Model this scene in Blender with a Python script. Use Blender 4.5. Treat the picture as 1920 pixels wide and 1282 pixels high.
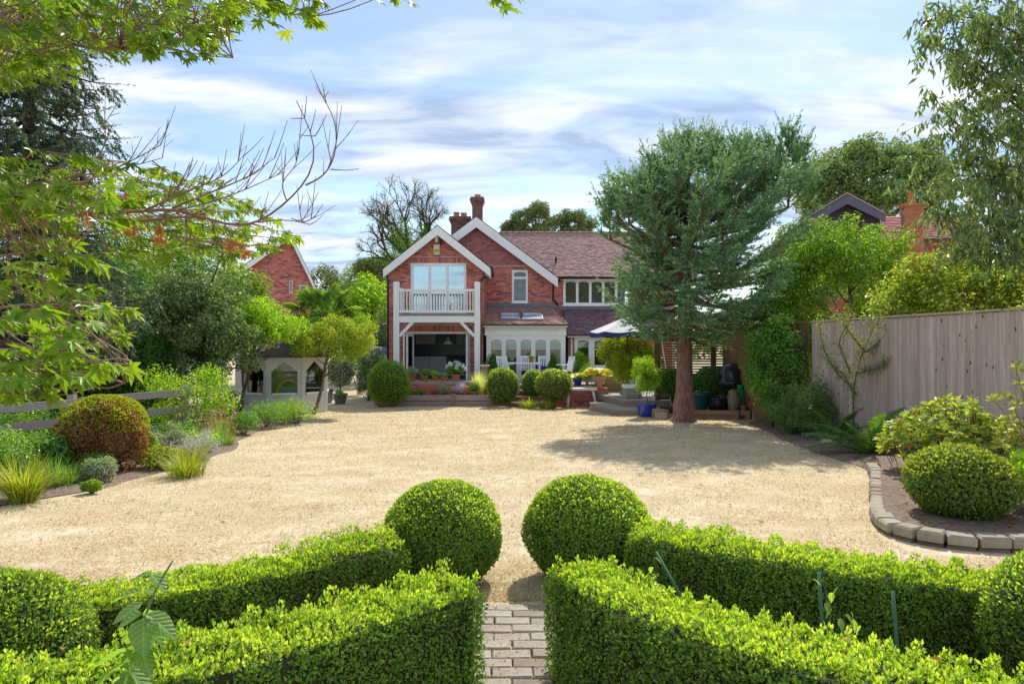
import bpy, math, random
import numpy as np
from mathutils import Vector, Matrix

# ------------------------------------------------------------------ camera, sky, sun, exposure
sc = bpy.context.scene
for o in list(bpy.data.objects):
    bpy.data.objects.remove(o)
COL = sc.collection
EYE = 1.7
F = 1300.0
cam_d = bpy.data.cameras.new('camera')
cam_d.sensor_width = 36.0
cam_d.lens = 36.0 * F / 1920.0
cam_d.clip_end = 2000
cam_d.clip_start = 0.05
cam = bpy.data.objects.new('camera', cam_d)
cam.location = (0, 0, EYE)
cam.rotation_euler = (math.radians(90), 0, 0)
COL.objects.link(cam)
sc.camera = cam

SUN_EL, SUN_AZ = 45.0, 17.0          # azimuth measured from +Y towards +X
world = bpy.data.worlds.new('World')
sc.world = world
world.use_nodes = True
wt = world.node_tree
wt.nodes.clear()
def wn(t, **kw):
    n = wt.nodes.new(t)
    for k, v in kw.items():
        setattr(n, k, v)
    return n
w_out = wn('ShaderNodeOutputWorld')
w_bg = wn('ShaderNodeBackground')
w_bg.inputs['Strength'].default_value = 0.078
w_sky = wn('ShaderNodeTexSky', sky_type='NISHITA', sun_disc=False)
w_sky.sun_elevation = math.radians(SUN_EL)
w_sky.sun_rotation = math.radians(SUN_AZ)
w_sky.air_density = 1.0
w_sky.dust_density = 0.3
w_sky.ozone_density = 1.6
w_tc = wn('ShaderNodeTexCoord')
w_sep = wn('ShaderNodeSeparateXYZ')
wt.links.new(w_tc.outputs['Generated'], w_sep.inputs[0])
def wmath(op, a, b=None, clamp=False):
    n = wn('ShaderNodeMath', operation=op, use_clamp=clamp)
    for i, v in enumerate((a, b)):
        if v is None:
            continue
        if isinstance(v, (int, float)):
            n.inputs[i].default_value = v
        else:
            wt.links.new(v, n.inputs[i])
    return n.outputs[0]
zc = wmath('ADD', wmath('MAXIMUM', w_sep.outputs['Z'], 0.0), 0.16)
cx = wmath('DIVIDE', w_sep.outputs['X'], zc)
cy = wmath('DIVIDE', w_sep.outputs['Y'], zc)
w_cmb = wn('ShaderNodeCombineXYZ')
wt.links.new(cx, w_cmb.inputs[0]); wt.links.new(cy, w_cmb.inputs[1])
def wnoise(scale, rot, loc, detail, rough, dist):
    m = wn('ShaderNodeMapping')
    m.inputs['Scale'].default_value = scale
    m.inputs['Rotation'].default_value = (0, 0, rot)
    m.inputs['Location'].default_value = loc
    wt.links.new(w_cmb.outputs[0], m.inputs['Vector'])
    n = wn('ShaderNodeTexNoise')
    n.inputs['Scale'].default_value = 1.0
    n.inputs['Detail'].default_value = detail
    n.inputs['Roughness'].default_value = rough
    n.inputs['Distortion'].default_value = dist
    wt.links.new(m.outputs[0], n.inputs['Vector'])
    return n.outputs['Fac']
def wramp(fac, stops):
    r = wn('ShaderNodeValToRGB')
    e = r.color_ramp.elements
    e[0].position, e[0].color = stops[0][0], stops[0][1]
    e[1].position, e[1].color = stops[1][0], stops[1][1]
    for p, c in stops[2:]:
        x = e.new(p); x.color = c
    wt.links.new(fac, r.inputs[0])
    return r.outputs['Color']
n1 = wnoise((0.75, 1.5, 1), 0.35, (3.1, 1.7, 0), 9, 0.55, 0.9)
n2 = wnoise((2.2, 5.4, 1), 0.30, (7.0, 2.2, 0), 8, 0.6, 0.7)
nsum = wmath('ADD', wmath('MULTIPLY', n1, 0.72), wmath('MULTIPLY', n2, 0.28))
cov = wramp(nsum, [(0.42, (0.10, 0.10, 0.10, 1)), (0.55, (0.98, 0.98, 0.98, 1))])
n3 = wnoise((1.5, 3.6, 1), 0.25, (1.0, 9.2, 0), 7, 0.55, 0.6)
ccol = wramp(n3, [(0.40, (2.7, 3.5, 4.9, 1)), (0.58, (5.8, 6.1, 6.6, 1))])
w_mix = wn('ShaderNodeMix', data_type='RGBA')
wt.links.new(cov, w_mix.inputs[0])
wt.links.new(w_sky.outputs[0], w_mix.inputs[6])
wt.links.new(ccol, w_mix.inputs[7])
wt.links.new(w_mix.outputs[2], w_bg.inputs['Color'])
wt.links.new(w_bg.outputs[0], w_out.inputs['Surface'])

sun_d = bpy.data.lights.new('sun', 'SUN')
sun_d.energy = 2.5
sun_d.angle = math.radians(0.53)
sun_d.color = (1.0, 0.94, 0.84)
sun = bpy.data.objects.new('sun', sun_d)
COL.objects.link(sun)
el, az = math.radians(SUN_EL), math.radians(SUN_AZ)
SD = Vector((math.sin(az) * math.cos(el), math.cos(az) * math.cos(el), math.sin(el)))
sun.rotation_euler = SD.to_track_quat('Z', 'Y').to_euler()
sun.location = SD * 60

sc.view_settings.view_transform = 'Standard'
sc.view_settings.look = 'None'
sc.view_settings.exposure = 1.15
sc.view_settings.gamma = 1.0
sc.view_settings.use_curve_mapping = False
sc.cycles.max_bounces = 8
sc.cycles.transparent_max_bounces = 12
sc.cycles.use_denoising = True

# ------------------------------------------------------------------ helpers
def ground(Y):
    return -0.0267 * (min(max(Y, 4.0), 28.0) - 4.0)
def groundv(Y):
    return -0.0267 * (np.clip(Y, 4.0, 28.0) - 4.0)
def at(px, py, Y):
    return Vector(((px - 960) / F * Y, Y, EYE - (py - 641) / F * Y))
def HX(px, Y): return (px - 960) / F * Y
def HZ(py, Y): return EYE - (py - 641) / F * Y

def mesh_np(name, V, polys, smooth=False):
    """V (n,3); polys list of integer arrays (m,k)"""
    V = np.asarray(V, dtype=np.float32)
    me = bpy.data.meshes.new(name)
    polys = [np.asarray(p, dtype=np.int32) for p in polys if len(p)]
    nl = sum(p.size for p in polys); npoly = sum(len(p) for p in polys)
    me.vertices.add(len(V)); me.vertices.foreach_set('co', V.ravel())
    me.loops.add(nl); me.loops.foreach_set('vertex_index', np.concatenate([p.ravel() for p in polys]))
    tot = np.concatenate([np.full(len(p), p.shape[1], dtype=np.int32) for p in polys])
    start = np.concatenate([[0], np.cumsum(tot)[:-1]]).astype(np.int32)
    me.polygons.add(npoly)
    me.polygons.foreach_set('loop_start', start)
    me.polygons.foreach_set('use_smooth', np.full(npoly, bool(smooth), dtype=bool))
    me.update(calc_edges=True)
    me.validate()
    return me

def link(name, data, mat=None, parent=None, kind=None, world=True):
    o = bpy.data.objects.new(name, data)
    COL.objects.link(o)
    if mat is not None and data is not None and len(data.materials) == 0:
        data.materials.append(mat)
    if parent is not None:
        o.parent = parent
        if world and parent.parent is None:
            o.location = -Vector(parent.location)
        elif world and parent.parent is not None:
            o.location = -Vector(parent.location) - Vector(parent.parent.location)
    if kind:
        o['kind'] = kind
    return o
def thing(name, label, cat, loc=(0, 0, 0), group=None):
    o = bpy.data.objects.new(name, None)
    o.empty_display_size = 0.2
    COL.objects.link(o)
    o.location = loc
    return tag(o, label, cat, group)
def tag(o, label, cat, group=None):
    o['label'] = label; o['category'] = cat
    if group: o['group'] = group
    return o
def piece(name, mesh, parent, loc, rot=(0, 0, 0), scale=(1, 1, 1)):
    """a piece sharing mesh data; loc in world space"""
    o = bpy.data.objects.new(name, mesh)
    COL.objects.link(o)
    o.parent = parent
    off = Vector(parent.location) + (Vector(parent.parent.location) if parent.parent else Vector())
    o.location = Vector(loc) - off
    o.rotation_euler = rot
    o.scale = scale
    return o

class MB:
    def __init__(s):
        s.V = []; s.P = {}; s.n = 0
    def add(s, V, polys):
        V = np.asarray(V, dtype=float).reshape(-1, 3)
        for p in polys:
            p = np.asarray(p, dtype=int)
            if p.ndim == 1: p = p[None]
            s.P.setdefault(p.shape[1], []).append(p + s.n)
        s.V.append(V); s.n += len(V)
        return s
    def box(s, x0, x1, y0, y1, z0, z1):
        V = [(x, y, z) for x in (x0, x1) for y in (y0, y1) for z in (z0, z1)]
        return s.add(V, [[[0, 1, 3, 2], [4, 6, 7, 5], [0, 4, 5, 1], [2, 3, 7, 6], [0, 2, 6, 4], [1, 5, 7, 3]]])
    def hexa(s, A, B):
        """two corresponding 4-gons"""
        return s.add(list(A) + list(B), [[[3, 2, 1, 0], [4, 5, 6, 7], [0, 1, 5, 4], [1, 2, 6, 5], [2, 3, 7, 6], [3, 0, 4, 7]]])
    def bar(s, a, b, w, h, up=(0, 0, 1)):
        a, b = Vector(a), Vector(b)
        d = (b - a).normalized(); u = Vector(up)
        sd = d.cross(u)
        if sd.length < 1e-4: sd = d.cross(Vector((1, 0, 0)))
        sd.normalize(); u = sd.cross(d).normalized()
        q = [sd * w / 2 + u * h / 2, -sd * w / 2 + u * h / 2, -sd * w / 2 - u * h / 2, sd * w / 2 - u * h / 2]
        return s.hexa([a + x for x in q], [b + x for x in q])
    def prism(s, poly, y0, y1):
        """poly of (x,z), extruded along y"""
        n = len(poly)
        V = [(x, y0, z) for x, z in poly] + [(x, y1, z) for x, z in poly]
        s.add(V, [list(range(n))[::-1], list(range(n, 2 * n))])
        s.add(V, [[[i, (i + 1) % n, n + (i + 1) % n, n + i] for i in range(n)]])
        return s
    def tube(s, pts, rad, k=6, cap=True):
        pts = np.asarray(pts, dtype=float); n = len(pts)
        rad = np.broadcast_to(np.asarray(rad, dtype=float), (n,))
        T = np.gradient(pts, axis=0)
        T /= np.linalg.norm(T, axis=1)[:, None] + 1e-9
        ref = np.array([0.31, 0.17, 0.93]) if abs(T[0][2]) < 0.9 else np.array([1.0, 0.1, 0.0])
        U = np.cross(T, ref); U /= np.linalg.norm(U, axis=1)[:, None] + 1e-9
        W = np.cross(T, U)
        a = np.arange(k) / k * 2 * math.pi
        V = pts[:, None, :] + rad[:, None, None] * (np.cos(a)[None, :, None] * U[:, None, :] + np.sin(a)[None, :, None] * W[:, None, :])
        i = np.arange(n - 1)[:, None] * k; j = np.arange(k)[None, :]; j2 = (j + 1) % k
        Q = np.stack([i + j, i + j2, i + k + j2, i + k + j], -1).reshape(-1, 4)
        s.add(V.reshape(-1, 3), [Q] + ([list(range(k))[::-1], list(range((n - 1) * k, n * k))] if cap else []))
        return s
    def lathe(s, prof, c=(0, 0, 0), k=20, wob=None):
        """prof list of (r,z)"""
        a = np.arange(k) / k * 2 * math.pi
        n = len(prof); V = []
        for i, (r, z) in enumerate(prof):
            rr = r * (1 + (wob(a, i) if wob else 0))
            V.append(np.stack([c[0] + rr * np.cos(a), c[1] + rr * np.sin(a), np.full(k, c[2] + z)], -1))
        i = np.arange(n - 1)[:, None] * k; j = np.arange(k)[None, :]; j2 = (j + 1) % k
        Q = np.stack([i + j, i + j2, i + k + j2, i + k + j], -1).reshape(-1, 4)
        s.add(np.concatenate(V), [Q, list(range(k))[::-1], list(range((n - 1) * k, n * k))])
        return s
    def mesh(s, name, smooth=False):
        return mesh_np(name, np.concatenate(s.V), [np.concatenate(p) for p in s.P.values()], smooth)
    def build(s, name, mat, parent=None, smooth=False, kind=None):
        return link(name, s.mesh(name, smooth), mat, parent, kind)

def lumps(P, k, seed=0):
    r = np.random.default_rng(seed)
    out = np.zeros(len(P))
    for i in range(5):
        d = r.normal(size=3); d /= np.linalg.norm(d)
        out += np.sin(P @ d * k * r.uniform(0.7, 1.6) + r.uniform(0, 6.28))
    return out / 5

# ------------------------------------------------------------------ materials
def newmat(name):
    m = bpy.data.materials.new(name)
    m.use_nodes = True
    nt = m.node_tree
    b = nt.nodes['Principled BSDF']
    return m, nt, b
def c4(c): return (c[0], c[1], c[2], 1.0)
def ramp(nt, fac, stops):
    r = nt.nodes.new('ShaderNodeValToRGB')
    e = r.color_ramp.elements
    n = len(stops)
    while len(e) < n: e.new(0.5)
    for i, (p, c) in enumerate(stops):
        e[i].position = p; e[i].color = c4(c)
    nt.links.new(fac, r.inputs[0])
    return r.outputs['Color']
def noise(nt, scale, detail=4, rough=0.55, coord='Object', sc3=None, dist=0.0):
    tc = nt.nodes.new('ShaderNodeTexCoord')
    n = nt.nodes.new('ShaderNodeTexNoise')
    n.inputs['Scale'].default_value = scale
    n.inputs['Detail'].default_value = detail
    n.inputs['Roughness'].default_value = rough
    n.inputs['Distortion'].default_value = dist
    v = nt.nodes.new('ShaderNodeNewGeometry').outputs['Position'] if coord == 'POS' else tc.outputs[coord]
    if sc3:
        mp = nt.nodes.new('ShaderNodeMapping'); mp.inputs['Scale'].default_value = sc3
        nt.links.new(v, mp.inputs[0]); v = mp.outputs[0]
    nt.links.new(v, n.inputs['Vector'])
    return n.outputs['Fac']
def mixc(nt, fac, a, b, blend='MIX'):
    m = nt.nodes.new('ShaderNodeMix'); m.data_type = 'RGBA'; m.blend_type = blend
    for sock, v in ((m.inputs[0], fac), (m.inputs[6], a), (m.inputs[7], b)):
        if isinstance(v, (int, float)): sock.default_value = v
        elif isinstance(v, tuple): sock.default_value = c4(v)
        else: nt.links.new(v, sock)
    return m.outputs[2]
def bump(nt, b, h, strength=0.4, dist=0.02):
    n = nt.nodes.new('ShaderNodeBump')
    n.inputs['Strength'].default_value = strength
    n.inputs['Distance'].default_value = dist
    nt.links.new(h, n.inputs['Height'])
    nt.links.new(n.outputs[0], b.inputs['Normal'])
def island(nt):
    g = nt.nodes.new('ShaderNodeNewGeometry')
    return g.outputs['Random Per Island']
def objrand(nt):
    return nt.nodes.new('ShaderNodeObjectInfo').outputs['Random']

MATS = {}
def plain(name, c, rough=0.6, var=0.12, scale=6.0, bumps=0.15, metal=0.0, spec=0.4, bd=0.01, coord='Object'):
    if name in MATS: return MATS[name]
    m, nt, b = newmat(name)
    f = noise(nt, scale, 5, 0.6, coord)
    lo = tuple(x * (1 - var) for x in c); hi = tuple(min(1, x * (1 + var)) for x in c)
    nt.links.new(ramp(nt, f, [(0.3, lo), (0.7, hi)]), b.inputs['Base Color'])
    b.inputs['Roughness'].default_value = rough
    b.inputs['Metallic'].default_value = metal
    b.inputs['Specular IOR Level'].default_value = spec
    if bumps: bump(nt, b, noise(nt, scale * 5, 4, 0.6, coord), bumps, bd)
    MATS[name] = m
    return m
def leafm(name, stops, trans=0.35, rough=0.45, tcol=None, spec=0.35, gain=1.85):
    """leaf material: colour varies leaf by leaf, light passes through the blade"""
    m, nt, b = newmat(name)
    r = island(nt)
    n = noise(nt, 1.1, 3, 0.5)
    a = nt.nodes.new('ShaderNodeMath'); a.operation = 'MULTIPLY_ADD'
    nt.links.new(n, a.inputs[0]); a.inputs[1].default_value = 0.7
    s = nt.nodes.new('ShaderNodeMath'); s.operation = 'MULTIPLY'
    nt.links.new(r, s.inputs[0]); s.inputs[1].default_value = 0.75
    nt.links.new(s.outputs[0], a.inputs[2])
    s2 = nt.nodes.new('ShaderNodeMath'); s2.operation = 'SUBTRACT'
    nt.links.new(a.outputs[0], s2.inputs[0]); s2.inputs[1].default_value = 0.22
    stops = [tuple(min(0.8, v * gain) for v in c) for c in stops]
    k = len(stops)
    col = ramp(nt, s2.outputs[0], [(i / (k - 1), c) for i, c in enumerate(stops)])
    nt.links.new(col, b.inputs['Base Color'])
    b.inputs['Roughness'].default_value = rough
    b.inputs['Specular IOR Level'].default_value = spec
    t = nt.nodes.new('ShaderNodeBsdfTranslucent')
    tc = mixc(nt, 1.0, col, tcol or (1.9, 1.7, 0.7), 'MULTIPLY')
    nt.links.new(tc, t.inputs['Color'])
    mx = nt.nodes.new('ShaderNodeMixShader')
    mx.inputs[0].default_value = trans
    nt.links.new(b.outputs[0], mx.inputs[1]); nt.links.new(t.outputs[0], mx.inputs[2])
    nt.links.new(mx.outputs[0], nt.nodes['Material Output'].inputs['Surface'])
    return m
def woodm(name, c1, c2, grain=(14, 14, 1.2), rough=0.75, knots=False, rand=True):
    m, nt, b = newmat(name)
    f = noise(nt, 3.0, 6, 0.65, 'POS', sc3=grain)
    col = ramp(nt, f, [(0.3, c1), (0.7, c2)])
    if rand:
        col = mixc(nt, 0.55, col, ramp(nt, objrand(nt), [(0, (0.62, 0.58, 0.57)), (1, (1.0, 1.0, 1.0))]), 'MULTIPLY')
    if knots:
        st_ = noise(nt, 1.0, 6, 0.7, 'POS', sc3=(16, 16, 0.55))
        col = mixc(nt, ramp(nt, st_, [(0.44, (0, 0, 0)), (0.64, (0.75, 0.75, 0.75))]), col, (0.36, 0.245, 0.18))
        v = nt.nodes.new('ShaderNodeTexVoronoi'); v.inputs['Scale'].default_value = 1.0
        tc = nt.nodes.new('ShaderNodeTexCoord'); mp = nt.nodes.new('ShaderNodeMapping')
        mp.inputs['Scale'].default_value = (3, 8.5, 4.6)
        nt.links.new(nt.nodes.new('ShaderNodeNewGeometry').outputs['Position'], mp.inputs[0]); nt.links.new(mp.outputs[0], v.inputs['Vector'])
        kf = ramp(nt, v.outputs['Distance'], [(0.0, (1, 1, 1)), (0.11, (1, 1, 1)), (0.16, (0, 0, 0))])
        vr = nt.nodes.new('ShaderNodeSeparateColor'); nt.links.new(v.outputs['Color'], vr.inputs[0])
        gt = nt.nodes.new('ShaderNodeMath'); gt.operation = 'GREATER_THAN'; gt.inputs[1].default_value = 0.45
        nt.links.new(vr.outputs[0], gt.inputs[0])
        mu = nt.nodes.new('ShaderNodeMath'); mu.operation = 'MULTIPLY'
        nt.links.new(kf, mu.inputs[0]); nt.links.new(gt.outputs[0], mu.inputs[1])
        col = mixc(nt, mu.outputs[0], col, (0.055, 0.04, 0.04))
    nt.links.new(col, b.inputs['Base Color'])
    b.inputs['Roughness'].default_value = rough
    b.inputs['Specular IOR Level'].default_value = 0.2
    bump(nt, b, f, 0.35, 0.006)
    return m
def islandm(name, stops, rough=0.8, nscale=9.0, bs=0.3):
    """masonry: colour brick by brick / tile by tile"""
    m, nt, b = newmat(name)
    r = island(nt)
    k = len(stops)
    col = ramp(nt, r, [(i / (k - 1), c) for i, c in enumerate(stops)])
    f = noise(nt, nscale, 5, 0.6)
    col = mixc(nt, 0.5, col, ramp(nt, f, [(0.3, (0.72, 0.72, 0.74)), (0.7, (1.0, 1.0, 1.0))]), 'MULTIPLY')
    nt.links.new(col, b.inputs['Base Color'])
    b.inputs['Roughness'].default_value = rough
    b.inputs['Specular IOR Level'].default_value = 0.2
    bump(nt, b, noise(nt, 60, 4), bs, 0.004)
    return m

def lawn_mat():
    m, nt, b = newmat('dry_lawn')
    big = noise(nt, 0.35, 5, 0.6)
    mid = noise(nt, 2.4, 6, 0.65)
    fine = noise(nt, 42, 5, 0.7)
    mid2 = noise(nt, 9.0, 5, 0.6)
    c = ramp(nt, mid, [(0.28, (0.52, 0.42, 0.275)), (0.5, (0.64, 0.545, 0.385)), (0.75, (0.73, 0.645, 0.485))])
    c = mixc(nt, 0.6, c, ramp(nt, mid2, [(0.3, (0.64, 0.60, 0.55)), (0.6, (1.0, 1.0, 1.0))]), 'MULTIPLY')
    c = mixc(nt, ramp(nt, big, [(0.48, (0, 0, 0)), (0.68, (0.75, 0.75, 0.75))]), c, (0.50, 0.41, 0.23))
    c = mixc(nt, 0.65, c, ramp(nt, fine, [(0.32, (0.55, 0.50, 0.43)), (0.52, (1.0, 1.0, 1.0)), (0.75, (1.15, 1.12, 1.05))]), 'MULTIPLY')
    tuft = noise(nt, 17, 3, 0.6)
    c = mixc(nt, ramp(nt, tuft, [(0.56, (0, 0, 0)), (0.70, (0.4, 0.4, 0.4))]), c, (0.36, 0.28, 0.16))
    worn = noise(nt, 0.9, 4, 0.6)
    c = mixc(nt, ramp(nt, worn, [(0.46, (0, 0, 0)), (0.62, (0.75, 0.75, 0.75))]), c, (0.47, 0.36, 0.215))
    nt.links.new(c, b.inputs['Base Color'])
    b.inputs['Roughness'].default_value = 0.95
    b.inputs['Specular IOR Level'].default_value = 0.1
    bump(nt, b, fine, 0.3, 0.02)
    return m
def soil_mat():
    m, nt, b = newmat('bed_soil')
    f = noise(nt, 18, 6, 0.7); g = noise(nt, 3, 4)
    c = ramp(nt, f, [(0.3, (0.11, 0.075, 0.052)), (0.55, (0.25, 0.18, 0.13)), (0.75, (0.42, 0.33, 0.25))])
    c = mixc(nt, 0.4, c, ramp(nt, g, [(0.3, (0.5, 0.45, 0.4)), (0.7, (1, 1, 1))]), 'MULTIPLY')
    nt.links.new(c, b.inputs['Base Color']); b.inputs['Roughness'].default_value = 0.95
    bump(nt, b, f, 0.8, 0.04)
    return m
def glass_mat(name, refl, tint):
    m, nt, b = newmat(name)
    nt.nodes.remove(b)
    g = nt.nodes.new('ShaderNodeBsdfGlossy'); g.inputs['Roughness'].default_value = 0.015
    g.inputs['Color'].default_value = (0.85, 0.95, 1.0, 1)
    t = nt.nodes.new('ShaderNodeBsdfTransparent'); t.inputs['Color'].default_value = c4(tint)
    mx = nt.nodes.new('ShaderNodeMixShader')
    lw = nt.nodes.new('ShaderNodeLayerWeight'); lw.inputs['Blend'].default_value = 0.3
    mr = nt.nodes.new('ShaderNodeMapRange')
    mr.inputs['To Min'].default_value = refl; mr.inputs['To Max'].default_value = 1.0
    nt.links.new(lw.outputs['Fresnel'], mr.inputs['Value'])
    nt.links.new(mr.outputs[0], mx.inputs[0])
    nt.links.new(t.outputs[0], mx.inputs[1]); nt.links.new(g.outputs[0], mx.inputs[2])
    nt.links.new(mx.outputs[0], nt.nodes['Material Output'].inputs['Surface'])
    return m

M_LAWN, M_SOIL = lawn_mat(), soil_mat()
M_WHITE = plain('white_paint', (0.90, 0.90, 0.91), 0.45, 0.03, 3, 0.05)
M_CREAM = plain('cream_paint', (0.89, 0.88, 0.85), 0.5, 0.04, 3, 0.05)
M_BRICK = islandm('red_brick', [(0.20, 0.10, 0.13), (0.58, 0.17, 0.15), (0.72, 0.22, 0.17), (0.66, 0.19, 0.16), (0.78, 0.31, 0.23), (0.36, 0.12, 0.13)])
M_BRICK_O = islandm('orange_brick', [(0.36, 0.13, 0.07), (0.48, 0.17, 0.08), (0.56, 0.22, 0.10), (0.42, 0.14, 0.07)])
M_MORTAR = plain('lime_mortar', (0.56, 0.46, 0.43), 0.95, 0.15, 10, 0.3)
M_BSOLID = plain('plain_red_brick', (0.34, 0.11, 0.07), 0.9, 0.25, 8, 0.3)
M_HUNG = islandm('hung_tile', [(0.38, 0.15, 0.15), (0.52, 0.20, 0.19), (0.60, 0.24, 0.22), (0.45, 0.17, 0.17)])
M_ROOF = islandm('clay_roof_tile', [(0.42, 0.25, 0.22), (0.54, 0.33, 0.29), (0.63, 0.40, 0.35), (0.48, 0.29, 0.26), (0.37, 0.23, 0.21)])
M_ROOF_P = islandm('purple_roof_tile', [(0.17, 0.10, 0.13), (0.26, 0.16, 0.19), (0.35, 0.22, 0.24), (0.21, 0.13, 0.16)])
M_LEAD = plain('lead', (0.20, 0.22, 0.26), 0.6, 0.15, 5, 0.15, 0.3)
M_BLACK = plain('black_plastic', (0.025, 0.026, 0.032), 0.45, 0.1)
M_GLASS = glass_mat('window_glass', 0.05, (0.82, 0.88, 0.9))
M_GLASS_SKY = glass_mat('upper_window_glass', 0.45, (0.55, 0.72, 0.78))
M_TERRA = plain('terracotta', (0.46, 0.19, 0.09), 0.8, 0.2, 9, 0.2)
M_TERRA_P = plain('pale_terracotta', (0.58, 0.32, 0.19), 0.85, 0.2, 9, 0.2)
M_BLUE = plain('blue_glaze', (0.02, 0.045, 0.34), 0.15, 0.2, 5, 0.05, spec=0.7)
M_DARKBARK = plain('dark_bark', (0.075, 0.055, 0.045), 0.95, 0.35, 12, 0.6, bd=0.03)
M_BARK = plain('grey_brown_bark', (0.16, 0.12, 0.095), 0.95, 0.35, 12, 0.6, bd=0.03)
M_TWIG = plain('maple_twig', (0.26, 0.155, 0.105), 0.8, 0.3, 16, 0.4)
M_STONE = islandm('pale_stone', [(0.36, 0.33, 0.28), (0.46, 0.42, 0.36), (0.52, 0.48, 0.42)])
def objm(name, stops, rough=0.85, nscale=14.0, bs=0.4, bd=0.006):
    m, nt, b = newmat(name)
    k = len(stops)
    col = ramp(nt, objrand(nt), [(i / (k - 1), c) for i, c in enumerate(stops)])
    f = noise(nt, nscale, 6, 0.65, 'Generated') if False else noise(nt, nscale, 6, 0.65)
    col = mixc(nt, 0.7, col, ramp(nt, f, [(0.3, (0.55, 0.53, 0.5)), (0.65, (1, 1, 1))]), 'MULTIPLY')
    nt.links.new(col, b.inputs['Base Color']); b.inputs['Roughness'].default_value = rough
    b.inputs['Specular IOR Level'].default_value = 0.2
    bump(nt, b, noise(nt, nscale * 3, 5), bs, bd)
    return m
M_PAVER = objm('worn_paver', [(0.28, 0.225, 0.18), (0.38, 0.32, 0.265), (0.45, 0.39, 0.32), (0.33, 0.28, 0.24)])
M_EDGE = objm('edging_stone', [(0.27, 0.22, 0.16), (0.42, 0.37, 0.29), (0.34, 0.29, 0.22)], nscale=7.0, bs=.7, bd=.012)

# ------------------------------------------------------------------ ground, lawn grass, beds, patio
def build_ground():
    xs = np.concatenate([[-400, -120, -40], np.linspace(-16, 16, 65), [40, 120, 400]])
    ys = np.concatenate([[-900, -100, -20, -4], np.linspace(0, 40, 81), [60, 120, 300, 900]])
    X, Y = np.meshgrid(xs, ys)
    Z = groundv(Y)
    m = (np.abs(X) < 17) & (Y > 5) & (Y < 27)
    Z = Z + m * 0.012 * np.sin(X * 0.9 + 1.0) * np.sin(Y * 0.7)
    V = np.stack([X, Y, Z], -1).reshape(-1, 3)
    ny, nx = X.shape
    i = np.arange(ny - 1)[:, None] * nx; j = np.arange(nx - 1)[None]
    Q = np.stack([i + j, i + j + 1, i + nx + j + 1, i + nx + j], -1).reshape(-1, 4)
    link('lawn', mesh_np('lawn', V, [Q], True), M_LAWN, kind='structure')
    # short dry blades standing on the lawn
    r = np.random.default_rng(5)
    n = 330000
    Yb = 4.6 + (r.random(n) ** 2.0) * 19
    Xb = r.uniform(-1, 1, n) * np.minimum(0.78 * Yb, 7.0)
    keep = (Xb > -6.0 - 0.05 * Yb) & (Xb < 6.6)
    # the raised bed keeps its own soil
    bx = (Xb > 3.3 + np.clip((Yb - 6.2), 0, 4) * 0.52) & (Yb > 5.6) & (Yb < 10)
    lx = Xb < left_edge(Yb)
    keep &= ~bx & ~lx
    dn = lumps(np.stack([Xb, Yb, 0 * Xb], -1) * 5.0, 1.0, 3) + .7 * lumps(np.stack([Xb, Yb, 0 * Xb], -1) * 17.0, 1.0, 4)
    keep &= dn > r.uniform(-.9, .35, n)
    Xb, Yb = Xb[keep], Yb[keep]; n = len(Xb)
    Zb = groundv(Yb) - 0.004 + (0.012 * np.sin(Xb * 0.9 + 1.0) * np.sin(Yb * 0.7)) * (Yb > 5)
    a = r.uniform(0, 6.283, n); L = r.uniform(0.026, 0.062, n) * (0.8 + Yb * 0.035); w = r.uniform(0.0022, 0.0042, n) * (0.9 + Yb * 0.09)
    lean = r.uniform(0.75, 1.5, n)
    P = np.stack([Xb, Yb, Zb], -1)
    D = np.stack([np.cos(a) * np.sin(lean), np.sin(a) * np.sin(lean), np.cos(lean)], -1)
    S = np.stack([-np.sin(a), np.cos(a), np.zeros(n)], -1)
    V = np.stack([P - S * w[:, None], P + S * w[:, None], P + D * L[:, None]], 1).reshape(-1, 3)
    T = np.arange(3 * n).reshape(-1, 3)
    gm = leafm('dry_grass_blade', [(0.40, 0.31, 0.18), (0.60, 0.50, 0.33), (0.78, 0.69, 0.50), (0.50, 0.45, 0.25)], 0.5, 0.8, (1.35, 1.3, 1.2), 0.1, 1.0)
    o = link('dry_grass', mesh_np('dry_grass', V, [T]), gm, kind='stuff')
    tag(o, 'short sun bleached straw coloured grass of the lawn', 'grass')
LE = np.array([[-6.6, 3.0], [-6.2, 6.0], [-5.6, 7.6], [-5.15, 8.6], [-4.85, 10.6], [-4.95, 12.3], [-5.5, 14.2], [-5.75, 15.6], [-5.2, 17.0], [-5.9, 19.6], [-6.3, 23.2], [-7.2, 24.5], [-8.5, 25.5]])
def left_edge(Y):
    return np.interp(Y, LE[:, 1], LE[:, 0])
build_ground()

def sheet(name, outline, dz, mat, res=0.5, zfun=None):
    """flat or slope-following polygon as a fan of strips"""
    import mathutils
    tri = mathutils.geometry.tessellate_polygon([[Vector((x, y, 0)) for x, y in outline]])
    V = [(x, y, (zfun(x, y) if zfun else ground(y)) + dz) for x, y in outline]
    return link(name, mesh_np(name, V, [np.array(tri)]), mat, kind='structure')
# left border soil
yy = np.linspace(3, 25.5, 60)
V, Q = [], []
r0 = np.random.default_rng(3)
for i, y in enumerate(yy):
    xe = left_edge(y) + 0.04 * math.sin(y * 3.1) + r0.uniform(-.04, .04)
    for j, t in enumerate((0, 0.3, 1.0, 9.0)):
        V.append((xe - t, y, ground(y) + (0.006 if j == 0 else 0.03 + 0.03 * (j > 1))))
for i in range(len(yy) - 1):
    for j in range(3):
        a = i * 4 + j
        Q.append((a, a + 4, a + 5, a + 1))
link('border_soil', mesh_np('border_soil', V, [np.array(Q)[:, ::-1]], True), M_SOIL, kind='structure')
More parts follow.
